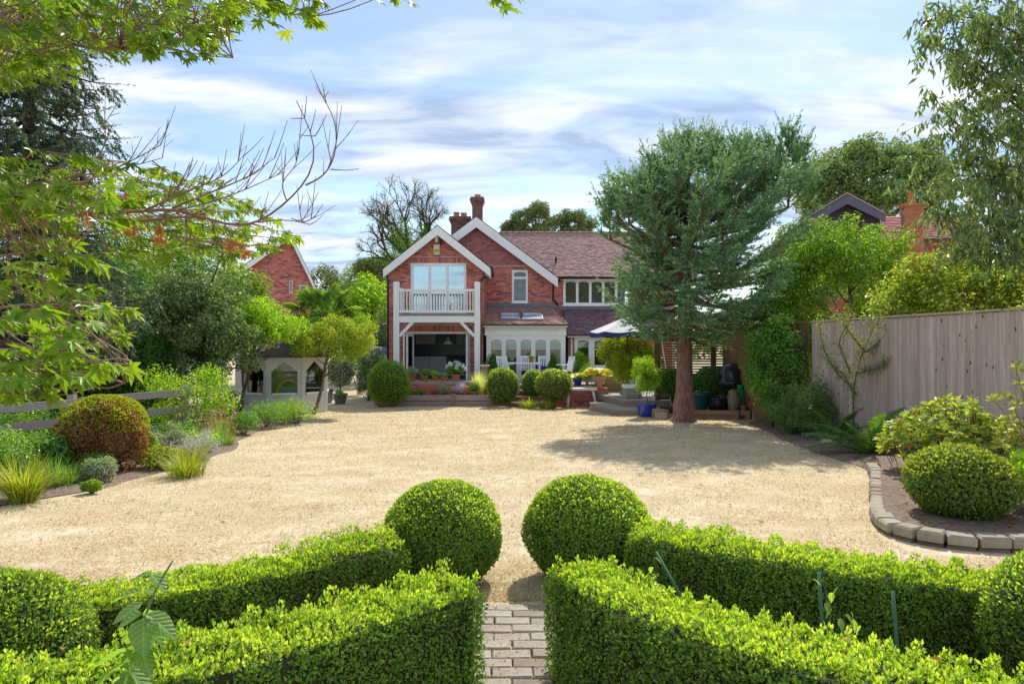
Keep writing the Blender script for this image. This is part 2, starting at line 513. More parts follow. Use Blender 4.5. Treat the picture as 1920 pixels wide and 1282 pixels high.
# bed along the right hand fence, behind the ferns
yy = np.linspace(10.0, 18.0, 20)
V, Q = [], []
for i, y in enumerate(yy):
    xe = float(np.interp(y, [10, 12, 14, 16, 18], [5.2, 5.25, 5.4, 5.8, 6.1])) + r0.uniform(-.05, .05)
    for j, t in enumerate((0, 0.25, 1.9)):
        V.append((xe + t, y, ground(y) + (0.006 if j == 0 else 0.05)))
for i in range(len(yy) - 1):
    for j in range(2):
        a = i * 3 + j
        Q.append((a, a + 1, a + 4, a + 3))
link('fence_border_soil', mesh_np('fence_border_soil', V, [np.array(Q)], True), M_SOIL, kind='structure')
# hedge bed under the box hedges, either side of the path
for s, nm in ((-1, 'parterre_soil_left'), (1, 'parterre_soil_right')):
    pts = [(0.27 * s, 1.2), (0.27 * s, 4.5), (0.5 * s, 5.3), (1.1 * s, 5.0), (2.2 * s, 4.5), (3.3 * s, 3.9), (3.3 * s, 1.2)]
    sheet(nm, pts, 0.006, M_SOIL)

# brick path between the hedges
M_SAND = plain('path_joint_sand', (0.24, 0.20, 0.13), 0.95, 0.35, 25, 0.5)
path = sheet('path', [(-0.30, 1.0), (0.30, 1.0), (0.30, 4.47), (-0.30, 4.47)], 0.010, M_SAND)
def rounded_box(name, sx, sy, sz, bev, mat):
    b = MB(); e = bev
    x, y, z = sx / 2, sy / 2, sz
    V = [(-x, -y, 0), (x, -y, 0), (x, y, 0), (-x, y, 0), (-x, -y, z - e), (x, -y, z - e), (x, y, z - e), (-x, y, z - e),
         (-x + e, -y + e, z), (x - e, -y + e, z), (x - e, y - e, z), (-x + e, y - e, z)]
    b.add(V, [[[0, 1, 5, 4], [1, 2, 6, 5], [2, 3, 7, 6], [3, 0, 4, 7], [4, 5, 9, 8], [5, 6, 10, 9], [6, 7, 11, 10], [7, 4, 8, 11], [8, 9, 10, 11], [3, 2, 1, 0]]])
    me = b.mesh(name); me.materials.append(mat)
    return me
pv = [rounded_box('brick', 0.205, 0.100, 0.03, 0.007, M_PAVER), rounded_box('brick_half', 0.098, 0.100, 0.03, 0.007, M_PAVER)]
rr = random.Random(4)
y = 2.0; row = 0
while y < 4.44:
    if row % 2 == 0:
        cells = [(-0.2125, 0), (0.0, 0), (0.2125, 0)]
    else:
        cells = [(-0.265, 1), (-0.106, 0), (0.106, 0), (0.265, 1)]
    for x, k in cells:
        piece('brick', pv[k], path, (x + rr.uniform(-.004, .004), y + rr.uniform(-.004, .004), rr.uniform(-0.004, 0.004)), (rr.uniform(-.02, .02), rr.uniform(-.02, .02), rr.uniform(-.02, .02)))
    y += 0.108; row += 1
# moss and crumbs in the joints
r = np.random.default_rng(8)
n = 2600
Px = np.stack([r.uniform(-0.3, 0.3, n), r.uniform(2.0, 4.9, n), np.full(n, 0.03)], -1)
Px[:, 2] = np.where(Px[:, 1] < 4.46, 0.020 + 0.014 * r.random(n), 0.004)

# ------------------------------------------------------------------ leaf builders
def unit(a): return a / (np.linalg.norm(a, axis=-1, keepdims=True) + 1e-9)
def leaf_arrays(P, N, size, aspect=0.5, spread=0.7, up=0.3, fold=0.18, seed=0, droop=0.0, mode='flat', vary=0.35):
    """mode 'flat': blades face N; mode 'out': blades point along N"""
    r = np.random.default_rng(seed)
    n = len(P)
    R = r.normal(size=(n, 3))
    base = unit(N + R * spread * 0.6 + np.array([0, 0, up]))
    if mode == 'flat':
        nb = base
        d = r.normal(size=(n, 3)) + np.array([0, 0, -droop])
        d = unit(d - nb * (d * nb).sum(1, keepdims=True))
    else:
        d = base
        q = r.normal(size=(n, 3))
        nb = unit(q - d * (q * d).sum(1, keepdims=True))
    s = np.cross(nb, d)
    L = (size * (1 + vary * r.uniform(-1, 1, n)))[:, None]
    w = L * aspect * 0.5
    a = P
    b = P + d * L * 0.45 + s * w + nb * L * fold
    c = P + d * L
    e = P + d * L * 0.45 - s * w + nb * L * fold
    V = np.stack([a, b, c, e], 1).reshape(-1, 3)
    i = np.arange(n)[:, None] * 4
    T = np.concatenate([i + [0, 1, 2], i + [0, 2, 3]], 1).reshape(-1, 3)
    return V, T
def leaves(name, mat, parent, P, N, size, **kw):
    V, T = leaf_arrays(np.asarray(P), np.asarray(N), size, **kw)
    return link(name, mesh_np(name, V, [T]), mat, parent)
def sphere_dirs(n, seed=0, zmin=-1.0):
    r = np.random.default_rng(seed)
    z = r.uniform(zmin, 1, n); a = r.uniform(0, 2 * math.pi, n)
    q = np.sqrt(1 - z * z)
    return np.stack([q * np.cos(a), q * np.sin(a), z], -1)
def clump_points(centers, rads, per, seed=0, inner=0.35, flat=0.85):
    r = np.random.default_rng(seed)
    Ps, Ns = [], []
    for k, (c, q) in enumerate(zip(centers, rads)):
        m = max(4, int(per * (q / np.mean(rads)) ** 2))
        D = unit(r.normal(size=(m, 3)))
        t = inner + (1 - inner) * r.random(m) ** 0.5
        Ps.append(np.asarray(c) + D * (t * q)[:, None] * np.array([1, 1, flat]))
        Ns.append(D)
    return np.concatenate(Ps), np.concatenate(Ns)
def ell_centers(c, rad, n, seed=0, lo=0.45, zmin=-0.8):
    D = sphere_dirs(n, seed, zmin)
    r = np.random.default_rng(seed + 77)
    t = lo + (1 - lo) * r.random(n) ** 0.6
    return np.asarray(c) + D * t[:, None] * np.asarray(rad)
def limb(mb, a, b, r0, r1, seed, bend=0.12, k=5, n=6):
    r = np.random.default_rng(seed)
    a, b = np.asarray(a, float), np.asarray(b, float)
    t = np.linspace(0, 1, n)[:, None]
    L = np.linalg.norm(b - a)
    off = r.normal(size=3) * bend * L
    P = a + (b - a) * t + np.sin(t * math.pi) * off + r.normal(size=(n, 3)) * L * 0.012 * np.sin(t * math.pi)
    mb.tube(P, np.linspace(r0, r1, n), k)
    return P
def tree(name, label, base, crown_c, crown_r, leafmat, n_clump=60, clump_r=0.5, per=180, leaf=0.09, trunk_r=0.12, bark=None, seed=1, aspect=0.5,
         cat='tree', group=None, lo=0.45, zmin=-0.8, limbs=26, up=0.5, mode='flat', spread=0.8, trunk_top=None, inner=0.3, droop=0.2, crownname='crown', extra=None):
    base = Vector(base)
    t = thing(name, label, cat, base, group)
    C = ell_centers(crown_c, crown_r, n_clump, seed, lo, zmin)
    if extra is not None: C = np.concatenate([C, extra])
    r = np.random.default_rng(seed + 5)
    rad = clump_r * r.uniform(0.5, 1.5, len(C))
    P, N = clump_points(C, rad, per, seed + 2, inner)
    leaves(crownname, leafmat, t, P, N, leaf, aspect=aspect, up=up, seed=seed + 3, mode=mode, spread=spread, droop=droop)
    mb = MB()
    top = Vector(trunk_top) if trunk_top else Vector((crown_c[0], crown_c[1], crown_c[2] + crown_r[2] * 0.35))
    tp = limb(mb, base - Vector((0, 0, 0.05)), top, trunk_r, trunk_r * 0.3, seed + 9, 0.03, 7, 9)
    idx = r.permutation(len(C))[:limbs]
    for k in idx:
        c = C[k]
        h = np.argmin(np.abs(tp[:, 2] - (c[2] - 0.35 * np.linalg.norm(c[:2] - tp[0, :2]) - 0.2)))
        h = min(max(h, 2), len(tp) - 1)
        limb(mb, tp[h], c, trunk_r * 0.33, trunk_r * 0.07, seed + 20 + int(k), 0.1, 4, 5)
    mb.build('trunk', bark or M_BARK, t, True)
    return t
def shrub(name, label, base, rad, leafmat, n_clump=26, clump_r=0.22, per=160, leaf=0.05, seed=1, aspect=0.5, cat='shrub', group=None,
          stems=9, bark=None, up=0.4, lo=0.5, h0=None, mode='flat', spread=0.8, stem_r=0.012, inner=0.3, droop=0.15):
    """rad (rx, ry, height)"""
    base = Vector(base)
    t = thing(name, label, cat, base, group)
    rx, ry, h = rad
    c = (base.x, base.y, base.z + (h0 if h0 is not None else h * 0.5))
    C = ell_centers(c, (rx - clump_r * .8, ry - clump_r * .8, max(0.05, h - (c[2] - base.z) - clump_r * .7)), n_clump, seed, lo, -0.75)
    C[:, 2] = np.maximum(C[:, 2], base.z + clump_r * 0.7)
    r = np.random.default_rng(seed + 5)
    q = clump_r * r.uniform(0.65, 1.3, len(C))
    P, N = clump_points(C, q, per, seed + 2, inner)
    P[:, 2] = np.maximum(P[:, 2], base.z + 0.01 + 0.02 * r.random(len(P)))
    leaves('foliage', leafmat, t, P, N, leaf, aspect=aspect, up=up, seed=seed + 3, mode=mode, spread=spread, droop=droop)
    mb = MB()
    for k in r.permutation(len(C))[:stems]:
        b0 = (base.x + r.uniform(-.1, .1) * rx, base.y + r.uniform(-.1, .1) * ry, base.z - 0.02)
        limb(mb, b0, C[k], stem_r, stem_r * 0.4, seed + 20 + int(k), 0.08, 4, 5)
    mb.build('stems', bark or M_BARK, t, True)
    return t
def ball(name, label, c, rad, leafmat, n, leaf, coremat, seed=1, group=None, cat='topiary', lump=0.035, stem=0.0, zmin=-1.0, ground_z=None, aspect=0.55, spread=0.9, tip=None):
    """clipped topiary: leaf shell over a twiggy core"""
    c = np.asarray(c, float); rad = np.asarray(rad, float)
    gz = ground_z if ground_z is not None else c[2] - rad[2]
    t = thing(name, label, cat, (c[0], c[1], gz), group)
    D = sphere_dirs(n, seed, zmin)
    N = unit(D / rad)
    r = np.random.default_rng(seed + 1)
    sh = 1 + lump * lumps(D * 3.2, 1.0, seed + 3) + lump * lumps(D * rad * 14, 1.0, seed) + 0.6 * lump * lumps(D * rad * 45, 1.0, seed + 9)
    dep = r.random(n) ** 2 * 0.10
    P = c + D * rad * (sh - dep)[:, None]
    P[:, 2] = np.maximum(P[:, 2], gz + 0.015)
    far_ = (N[:, 1] > .35) & (N[:, 2] < .5) & (r.random(n) < .6)      # thinner on the side turned from the garden path
    P, N, n = P[~far_], N[~far_], int((~far_).sum())
    k_ = r.random(n) < .72
    leaves('foliage', leafmat, t, P[k_], N[k_], leaf, aspect=aspect, mode='flat', spread=spread, up=0.12, seed=seed + 2, fold=0.1)
    tp_ = (~k_) & (N[:, 2] > .15 + .3 * r.random(n)) if tip else ~k_  # tip colour on upward shoots only, painting in the sunlit top
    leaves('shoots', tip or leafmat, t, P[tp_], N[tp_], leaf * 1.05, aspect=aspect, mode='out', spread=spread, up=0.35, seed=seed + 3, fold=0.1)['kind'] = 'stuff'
    mb = MB()
    prof = [(max(0.01, math.sqrt(max(0, 1 - u * u))) , u) for u in np.linspace(-0.99, 0.99, 13)]
    mb.lathe([(q * rad[0] * 0.89, u * rad[2] * 0.89 ) for q, u in prof], c, 20)
    core = mb.build('core', coremat, t, True)
    if stem:
        mb = MB(); mb.tube([(c[0], c[1], gz - .02), (c[0], c[1], c[2])], [stem, stem * .8], 7)
        mb.build('stem', M_DARKBARK, t, True)
    return t
def resample(pts, n):
    pts = np.asarray(pts, float)
    d = np.concatenate([[0], np.cumsum(np.linalg.norm(np.diff(pts, axis=0), axis=1))])
    s = np.linspace(0, d[-1], n)
    out = np.stack([np.interp(s, d, pts[:, k]) for k in range(pts.shape[1])], -1)
    for _ in range(3):
        o2 = out.copy(); o2[1:-1] = (out[:-2] + 2 * out[1:-1] + out[2:]) / 4; out = o2
    return out
def hedge(name, label, line, w, h, leafmat, coremat, dens=7000, leaf=0.026, seed=1, group=None, gz=None, cat='hedge', lump=0.02, aspect=0.55, sprig=0.03, tip=None):
    """clipped hedge along a ground line: leaf shell on top, sides and ends"""
    L = resample(line, 60)
    seg = np.linalg.norm(np.diff(L, axis=0), axis=1); S = np.concatenate([[0], np.cumsum(seg)])
    g0 = gz if gz is not None else 0.0
    base = Vector((L[0, 0], L[0, 1], g0))
    t = thing(name, label, cat, base, group)
    r = np.random.default_rng(seed)
    per = 2 * h + w
    n = int(S[-1] * per * dens)
    s = r.uniform(0, S[-1], n); u = r.uniform(0, per, n)
    c = np.stack([np.interp(s, S, L[:, 0]), np.interp(s, S, L[:, 1])], -1)
    T = np.gradient(L, axis=0); T = unit(T)
    tx = np.interp(s, S, T[:, 0]); ty = np.interp(s, S, T[:, 1])
    nx, ny = -ty, tx
    side = np.where(u < h, -1.0, np.where(u > h + w, 1.0, 0.0))
    off = np.where(side == 0, u - h - w / 2, side * w / 2)
    zz = np.where(u < h, u, np.where(u > h + w, u - h - w, h))
    P = np.stack([c[:, 0] + nx * off, c[:, 1] + ny * off, g0 + zz], -1)
    # rounded top corners
    e = np.clip((np.abs(off) - (w / 2 - 0.07)) / 0.07, 0, 1) * np.clip((zz - (h - 0.07)) / 0.07, 0, 1)
    P[:, 2] -= 0.03 * e; P[:, 0] -= nx * np.sign(off) * 0.03 * e; P[:, 1] -= ny * np.sign(off) * 0.03 * e
    N = np.stack([nx * np.sign(off) * (side != 0), ny * np.sign(off) * (side != 0), (side == 0) * 1.0], -1)
    N = unit(N + np.stack([nx * np.sign(off), ny * np.sign(off), np.ones(n)], -1) * e[:, None])
    m = int(w * h * 2 * dens)
    k = r.integers(0, 2, m)
    ec = np.where(k[:, None] == 0, L[0], L[-1]); et = np.where(k[:, None] == 0, -T[0], T[-1])
    eo = r.uniform(-w / 2, w / 2, m); ez = r.uniform(0, h, m)
    PE = np.stack([ec[:, 0] - et[:, 1] * eo, ec[:, 1] + et[:, 0] * eo, g0 + ez], -1)
    NE = np.stack([et[:, 0], et[:, 1], np.zeros(m)], -1)
    P = np.concatenate([P, PE]); N = np.concatenate([N, NE])
    lp = lumps(P * 4.5, 1.0, seed + 8) * lump * 1.3 + lumps(P * 11, 1.0, seed) * lump + lumps(P * 38, 1.0, seed + 4) * lump * 0.7
    P = P + N * (lp - 0.05 * r.random(len(P)) ** 2)[:, None]
    # new growth standing a little proud of the top
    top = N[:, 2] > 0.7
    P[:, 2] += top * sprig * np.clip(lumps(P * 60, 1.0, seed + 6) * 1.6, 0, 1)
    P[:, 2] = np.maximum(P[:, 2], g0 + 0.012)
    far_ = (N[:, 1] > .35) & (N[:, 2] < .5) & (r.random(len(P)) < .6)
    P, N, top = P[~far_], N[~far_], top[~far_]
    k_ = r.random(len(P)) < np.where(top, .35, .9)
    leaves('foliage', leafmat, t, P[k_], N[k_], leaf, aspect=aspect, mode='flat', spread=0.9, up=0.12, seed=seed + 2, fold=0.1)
    tp_ = ~k_ & (top if tip else True)  # tip leaves kept to the top, painting in its sunlit brightness
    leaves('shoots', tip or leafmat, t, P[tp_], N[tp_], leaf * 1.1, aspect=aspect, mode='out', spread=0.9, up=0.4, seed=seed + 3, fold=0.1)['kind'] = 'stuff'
    mb = MB()
    q = 0.045
    for i in range(0, 59, 3):
        a, b = L[i], L[min(i + 3, 59)]
        na, nb_ = np.array([-T[i][1], T[i][0]]), np.array([-T[min(i + 3, 59)][1], T[min(i + 3, 59)][0]])
        ww = w / 2 - q
        if i == 0: a = a + T[0] * q
        if i >= 56: b = b - T[-1] * q
        A = [(*(a - na * ww), g0 + .005), (*(a + na * ww), g0 + .005), (*(a + na * ww), g0 + h - q), (*(a - na * ww), g0 + h - q)]
        B = [(*(b - nb_ * ww), g0 + .005), (*(b + nb_ * ww), g0 + .005), (*(b + nb_ * ww), g0 + h - q), (*(b - nb_ * ww), g0 + h - q)]
        mb.hexa(A, B)
    mb.build('core', coremat, t)
    return t
M_MOSS = leafm('path_moss', [(0.10, 0.10, 0.02), (0.22, 0.20, 0.05), (0.35, 0.29, 0.12)], 0.2, 0.8)
V_, T_ = leaf_arrays(Px, np.tile([0, 0, 1.0], (n, 1)), 0.013, seed=3, spread=0.6)
link('moss', mesh_np('moss', V_, [T_]), M_MOSS, path, kind='stuff')
# ------------------------------------------------------------------ the house
def wall_panel(mb, x0, x1, z0, top, breaks, openings, Y0, Y1):
    """wall in columns round its openings; top(x) is the roofline"""
    xs = sorted(set([x0, x1] + [b for b in breaks if x0 < b < x1] + [v for o in openings for v in o[:2] if x0 < v < x1]))
    for a, b in zip(xs[:-1], xs[1:]):
        mid = (a + b) / 2
        ops = sorted([o for o in openings if o[0] <= mid <= o[1]], key=lambda o: o[2])
        z = z0
        for o in ops:
            if o[2] > z + 1e-4: mb.box(a, b, Y0, Y1, z, o[2])
            z = o[3]
        A = [(a, Y0, z), (b, Y0, z), (b, Y0, top(b)), (a, Y0, top(a))]
        B = [(a, Y1, z), (b, Y1, z), (b, Y1, top(b)), (a, Y1, top(a))]
        mb.hexa(A, B)
def brickfield(parent, name, mat, Y, x0, x1, z0, z1, top, openings, depth=0.012, bl=0.215, bh=0.065, j=0.010, seed=1):
    """brick faces standing proud of the mortar, course by course"""
    rnd = random.Random(seed); mb = MB()
    z = z0; row = 0
    while z + bh < z1:
        x = x0 - (bl + j) * (0.5 if row % 2 else 0.0)
        while x < x1:
            L = bl
            a, b = max(x, x0), min(x + L, x1)
            x += L + j
            for o in openings:
                if z + bh > o[2] and z < o[3]:
                    if a < o[0] < b: b = o[0] - .002
                    elif a < o[1] < b: a = o[1] + .002
                    elif a >= o[0] and b <= o[1]: b = a
            if b - a < 0.03: continue
            ta, tb = top(a), top(b)
            if z + bh > ta or z + bh > tb:
                # trim against a raking roofline
                if z + bh > max(ta, tb): continue
                k = 8; ok = [a + (b - a) * i / k for i in range(k + 1) if top(a + (b - a) * i / k) >= z + bh]
                if len(ok) < 2: continue
                a, b = min(ok), max(ok)
                if b - a < 0.03: continue
            d = depth + rnd.uniform(-.002, .003)
            mb.box(a, b, Y - d, Y + 0.01, z, z + bh)
        z += bh + j; row += 1
    return mb.build(name, mat, parent, kind='stuff')
def soldier(parent, Y, x0, x1, z0, h=0.215, seed=1, mat=None):
    mb = MB(); x = x0; rnd = random.Random(seed)
    while x + 0.06 < x1:
        mb.box(x, min(x + 0.065, x1), Y - 0.016 - rnd.uniform(0, .003), Y + .01, z0, z0 + h); x += 0.075
    return mb.build('soldier_course', mat or M_BRICK, parent, kind='stuff')
def tilefield(parent, name, mat, O, A, U, N, wid, length, tw=0.165, gauge=0.10, seed=1, lift=0.016, keep=None):
    """lapped tiles: O lower left corner, A along, U up the slope, N outward"""
    O, A, U, N = [np.asarray(v, float) for v in (O, A, U, N)]
    rnd = np.random.default_rng(seed); mb = MB()
    V = []; Q = []
    k = 0
    rows = int(length / gauge); cols = int(wid / tw) + 1
    for i in range(rows):
        off = (i % 2) * tw / 2
        for jx in range(-1, cols):
            a = jx * tw + off + .003; b = a + tw - .006
            a, b = max(a, 0), min(b, wid)
            if b - a < 0.02: continue
            u0 = i * gauge; u1 = u0 + gauge * 1.12
            if keep and not keep((a + b) / 2, u0 + gauge / 2): continue
            l = lift + rnd.uniform(-.004, .007); tl = rnd.uniform(-.004, .004)
            p = [O + A * a + U * u0 + N * (l + tl), O + A * b + U * u0 + N * (l - tl), O + A * b + U * u1 + N * .002, O + A * a + U * u1 + N * .002,
                 O + A * a + U * u0 + N * (l + tl - .014), O + A * b + U * u0 + N * (l - tl - .014)]
            V += p
            Q += [(k, k + 1, k + 2, k + 3), (k + 4, k + 5, k + 1, k), (k + 4, k, k + 3, k + 3), (k + 1, k + 5, k + 2, k + 2)]
            k += 6
    Q4 = np.array([q for q in Q if len(set(q)) == 4]); Q3 = np.array([q[:3] for q in Q if len(set(q)) == 3])
    return link(name, mesh_np(name, np.array(V), [Q4, Q3]), mat, parent, 'stuff')
def window(parent, Y, x0, x1, z0, z1, lights, mat=None, glass=None, fw=0.06, mw=0.06, sill=True, arch=0.0, blind=0.0, transom=None, d=0.07, name='window', curtain=False, bm=None):
    """frame with mullions; each pane (and blind) a sub-part. Frame front at Y-d"""
    mat = mat or M_WHITE; glass = glass or M_GLASS
    mb = MB()
    mb.box(x0, x0 + fw, Y - d, Y, z0, z1); mb.box(x1 - fw, x1, Y - d, Y, z0, z1)
    mb.box(x0 + fw, x1 - fw, Y - d + .002, Y, z0, z0 + fw); mb.box(x0 + fw, x1 - fw, Y - d + .002, Y, z1 - fw, z1)
    W = (x1 - x0 - 2 * fw - (lights - 1) * mw) / lights
    xs = [x0 + fw + i * (W + mw) for i in range(lights)]
    for x in xs[1:]:
        mb.box(x - mw, x, Y - d + .004, Y, z0 + fw, z1 - fw)
    rows = [(z0 + fw, z1 - fw)]
    if transom:
        for x in xs: mb.box(x, x + W, Y - d + .006, Y, transom - mw / 2, transom + mw / 2)
        rows = [(z0 + fw, transom - mw / 2), (transom + mw / 2, z1 - fw)]
    if arch:
        for x in xs:
            zt = z1 - fw
            pts = [(x + W * t, zt - arch * (2 * t - 1) ** 2) for t in np.linspace(0, 1, 11)]
            left = [p for p in pts if p[0] <= x + W / 2 + 1e-6]; right = [p for p in pts if p[0] >= x + W / 2 - 1e-6]
            mb.prism([(x, zt)] + left[:-1] + [(x + W / 2 - .003, zt - .0015)], Y - d + .01, Y - .01)
            mb.prism([(x + W, zt), (x + W / 2 + .003, zt - .0015)] + right[1:], Y - d + .01, Y - .01)
    w = mb.build(name, mat, parent)
    for x in xs:
        for a, b in rows:
            p = MB().box(x + .001, x + W - .001, Y - d * .55, Y - d * .55 + .006, a + .001, b - .001).build('pane', glass, w)
        if blind:
            zb = z1 - fw - blind
            MB().box(x + .005, x + W - .005, Y + .03, Y + .036, zb, z1 - fw).build('blind', bm or M_CREAM, w)
    if sill:
        MB().box(x0 - .04, x1 + .04, Y - d - .05, Y - d + .03, z0 - .05, z0 - .001).build('sill', mat, w)
    return w

YB, YM, YS, YL = 27.7, 30.6, 27.45, 28.6     # bay front, main wall, sunroom front, lean-to front
PZ = 0.19                                     # patio level
house = thing('brick_house', 'two storey red brick house with white gables, balcony and glazed sunroom', 'house', (0, 30, PZ))
M_ROOM = plain('room_wall', (0.80, 0.78, 0.76), 0.9, 0.05, 2, 0)
M_FLOOR = plain('room_floor', (0.30, 0.26, 0.22), 0.6, 0.15, 2, 0.05)

# --- bay wing
bx0, bx1 = HX(729, YB), HX(906, YB)
apx, apz = HX(820, YB - .4), HZ(421, YB - .4)
slope = (HZ(421, YB - .4) - HZ(500, YB - .4)) / (HX(820, YB) - HX(722, YB))
def bay_top(x): return apz - 0.22 - slope * abs(x - apx)
uw = (HX(770, YB), HX(874, YB), HZ(587, YB), HZ(493.5, YB))
dw = (HX(760.5, YB), HX(881, YB), PZ, HZ(622, YB))
mb = MB()
wall_panel(mb, bx0, bx1, PZ - 0.75, bay_top, [apx], [uw, dw], YB, YB + 0.28)
mb.box(bx0, bx0 + .28, YB + .28, 33, PZ - .75, bay_top(bx0)); mb.box(bx1 - .28, bx1, YB + .28, YM, PZ - .75, bay_top(bx1))
bay = mb.build('bay_wall', M_MORTAR, house)
sol1 = (uw[0] - .06, uw[1] + .06, uw[3] + .01, uw[3] + .245)
sol2 = (dw[0] - .1, dw[1] + .1, dw[3] + .01, dw[3] + .245)
brickfield(bay, 'bricks', M_BRICK, YB, bx0, bx1, PZ - .02, apz, bay_top, [uw, dw, sol1, sol2], seed=2)
soldier(bay, YB, sol1[0], sol1[1], sol1[2] + .01); soldier(bay, YB, sol2[0], sol2[1], sol2[2] + .01)
# side wall bricks seen past the corner
mbs = MB(); z = PZ; row = 0
while z < bay_top(bx1) - .1:
    y = YB + .01 + (.11 if row % 2 else 0)
    while y < YM - .2:
        mbs.box(bx1 - .01, bx1 + .011, y, y + .205, z, z + .065); y += .225
    z += .075; row += 1
mbs.build('bricks', M_BRICK, bay, kind='stuff')
window(house, YB + .10, *uw, 3, glass=M_GLASS_SKY, fw=.10, mw=.11, sill=False, d=.1, name='french_window')
# bedroom behind the french window
mb = MB(); mb.box(uw[0] - .6, uw[1] + .6, YB + 2.4, YB + 2.45, uw[2] - .3, uw[3] + .1); mb.box(uw[0] - .6, uw[1] + .6, YB + .3, YB + 2.4, uw[2] - .1, uw[2] - .02)
mb.box(uw[0] - .6, uw[1] + .6, YB + .3, YB + 2.4, uw[3] + .02, uw[3] + .06)
mb.build('bedroom', plain('bedroom_sky_cyan', (0.32, 0.56, 0.62), 0.9, 0.05, 2, 0), house)  # room surfaces coloured cyan to stand in for reflected sky
M_CURT = plain('curtain_cloth', (0.72, 0.70, 0.76), 0.9, 0.06, 8, 0.2)
for a, b in ((uw[0] + .12, uw[0] + .46), (uw[1] - .46, uw[1] - .12)):
    mb = MB(); xs_ = np.linspace(a, b, 25)
    V = [(x, YB + .19 + .03 * math.sin(i * 1.6), zz) for i, x in enumerate(xs_) for zz in (uw[2], uw[3] - .1)]
    mb.add(V, [[[2 * i, 2 * i + 2, 2 * i + 3, 2 * i + 1] for i in range(24)]])
    mb.build('curtain', M_CURT, house)
# kitchen seen through the wide opening
kx0, kx1 = dw[0] - .35, dw[1] + .25
kz1 = dw[3] + .18; KY = YB + 4.2
mb = MB()
mb.box(kx0 - .05, kx0, YB + .29, KY, PZ, kz1); mb.box(kx1, kx1 + .05, YB + .29, KY, PZ, kz1); mb.box(kx0, kx1, KY, KY + .05, PZ, kz1)
mb.box(kx0, kx1, YB + .29, KY, kz1 - .04, kz1)
mb.build('kitchen_wall', M_ROOM, house)
MB().box(kx0, kx1, YB + .02, KY, PZ - .04, PZ - .003).build('kitchen_floor', M_FLOOR, house)
sp = MB().box(kx0 + .01, kx1 - .01, KY - .03, KY - .004, PZ + .9, kz1 - .06).build('splashback', plain('dark_teal_tile', (0.05, 0.10, 0.16), 0.25, 0.3, 9, 0.05), house)
M_CAB = plain('grey_cabinet', (0.55, 0.48, 0.53), 0.5, 0.05)
for a, b in ((kx0 + .22, kx0 + .65), (kx0 + .66, kx0 + 1.12), (kx1 - 1.1, kx1 - .3)):
    MB().box(a, b, KY - .36, KY - .035, PZ + 1.42, kz1 - .12).build('wall_cabinet', M_CAB, house)
M_CAB2 = plain('pale_cabinet', (0.74, 0.72, 0.76), 0.5, 0.05)
for i in range(4):
    a = kx0 + .1 + i * .78
    MB().box(a, a + .76, KY - .62, KY - .04, PZ + .05, PZ + .86).build('base_cabinet', M_CAB2 if i < 2 else M_BLACK, house)
MB().box(kx0 + .05, kx1 - .05, KY - .66, KY - .036, PZ + .862, PZ + .90).build('worktop', M_BLACK, house)
lamp = thing('pendant_lamp', 'cream pendant lamp hanging inside the kitchen opening', 'lamp', (HX(840, YB + 2), YB + 2, HZ(645, YB + 2)))
lx, ly, lz = lamp.location
MB().lathe([(.02, .30), (.03, .28), (.05, .17), (.11, .12), (.24, 0.0), (.22, .005), (.10, .10), (.02, .14)], (lx, ly, lz), 20).build('lamp_shade', M_CREAM, lamp, True)
MB().tube([(lx, ly, lz + .3), (lx, ly, kz1 - .04)], .008, 5).build('flex', M_BLACK, lamp)
# white frame of the opening and folded door leaves
mb = MB()
mb.box(dw[0], dw[0] + .06, YB + .02, YB + .2, PZ, dw[3]); mb.box(dw[1] - .06, dw[1], YB + .02, YB + .2, PZ, dw[3]); mb.box(dw[0] + .06, dw[1] - .06, YB + .022, YB + .2, dw[3] - .08, dw[3])
mb.build('door_frame', M_WHITE, house)
def door_leaf(a, b, z0, z1):
    a, b = Vector(a), Vector(b); d = (b - a).normalized(); n = Vector((-d.y, d.x, 0)); L = (b - a).length
    mb = MB()
    def pl(s0, s1, q0, q1, t, m):
        p = [a + d * s0 - n * t, a + d * s1 - n * t, a + d * s1 + n * t, a + d * s0 + n * t]
        m.hexa([Vector((v.x, v.y, q0)) for v in p], [Vector((v.x, v.y, q1)) for v in p])
    for s0, s1, q0, q1 in ((0, .09, z0, z1), (L - .09, L, z0, z1), (.09, L - .09, z0, z0 + .14), (.09, L - .09, z1 - .09, z1)):
        pl(s0, s1, q0, q1, .03, mb)
    leaf = mb.build('folding_door', M_WHITE, house)
    m2 = MB(); pl(.09, L - .09, z0 + .14, z1 - .09, .006, m2); m2.build('pane', M_GLASS, leaf)
    MB().box(b.x - .05, b.x - .03, b.y - .05, b.y - .035, z0 + .95, z0 + 1.15).build('handle', M_BLACK, leaf)
    return leaf
door_leaf((dw[0] + .10, YB + .1, 0), (dw[0] + .02, YB - .62, 0), PZ + .02, dw[3] - .1)
door_leaf((dw[0] + .30, YB + .1, 0), (dw[0] + .14, YB - .62, 0), PZ + .02, dw[3] - .1)
door_leaf((dw[1] - .11, YB + .1, 0), (dw[1] - .09, YB - .55, 0), PZ + .02, dw[3] - .1)

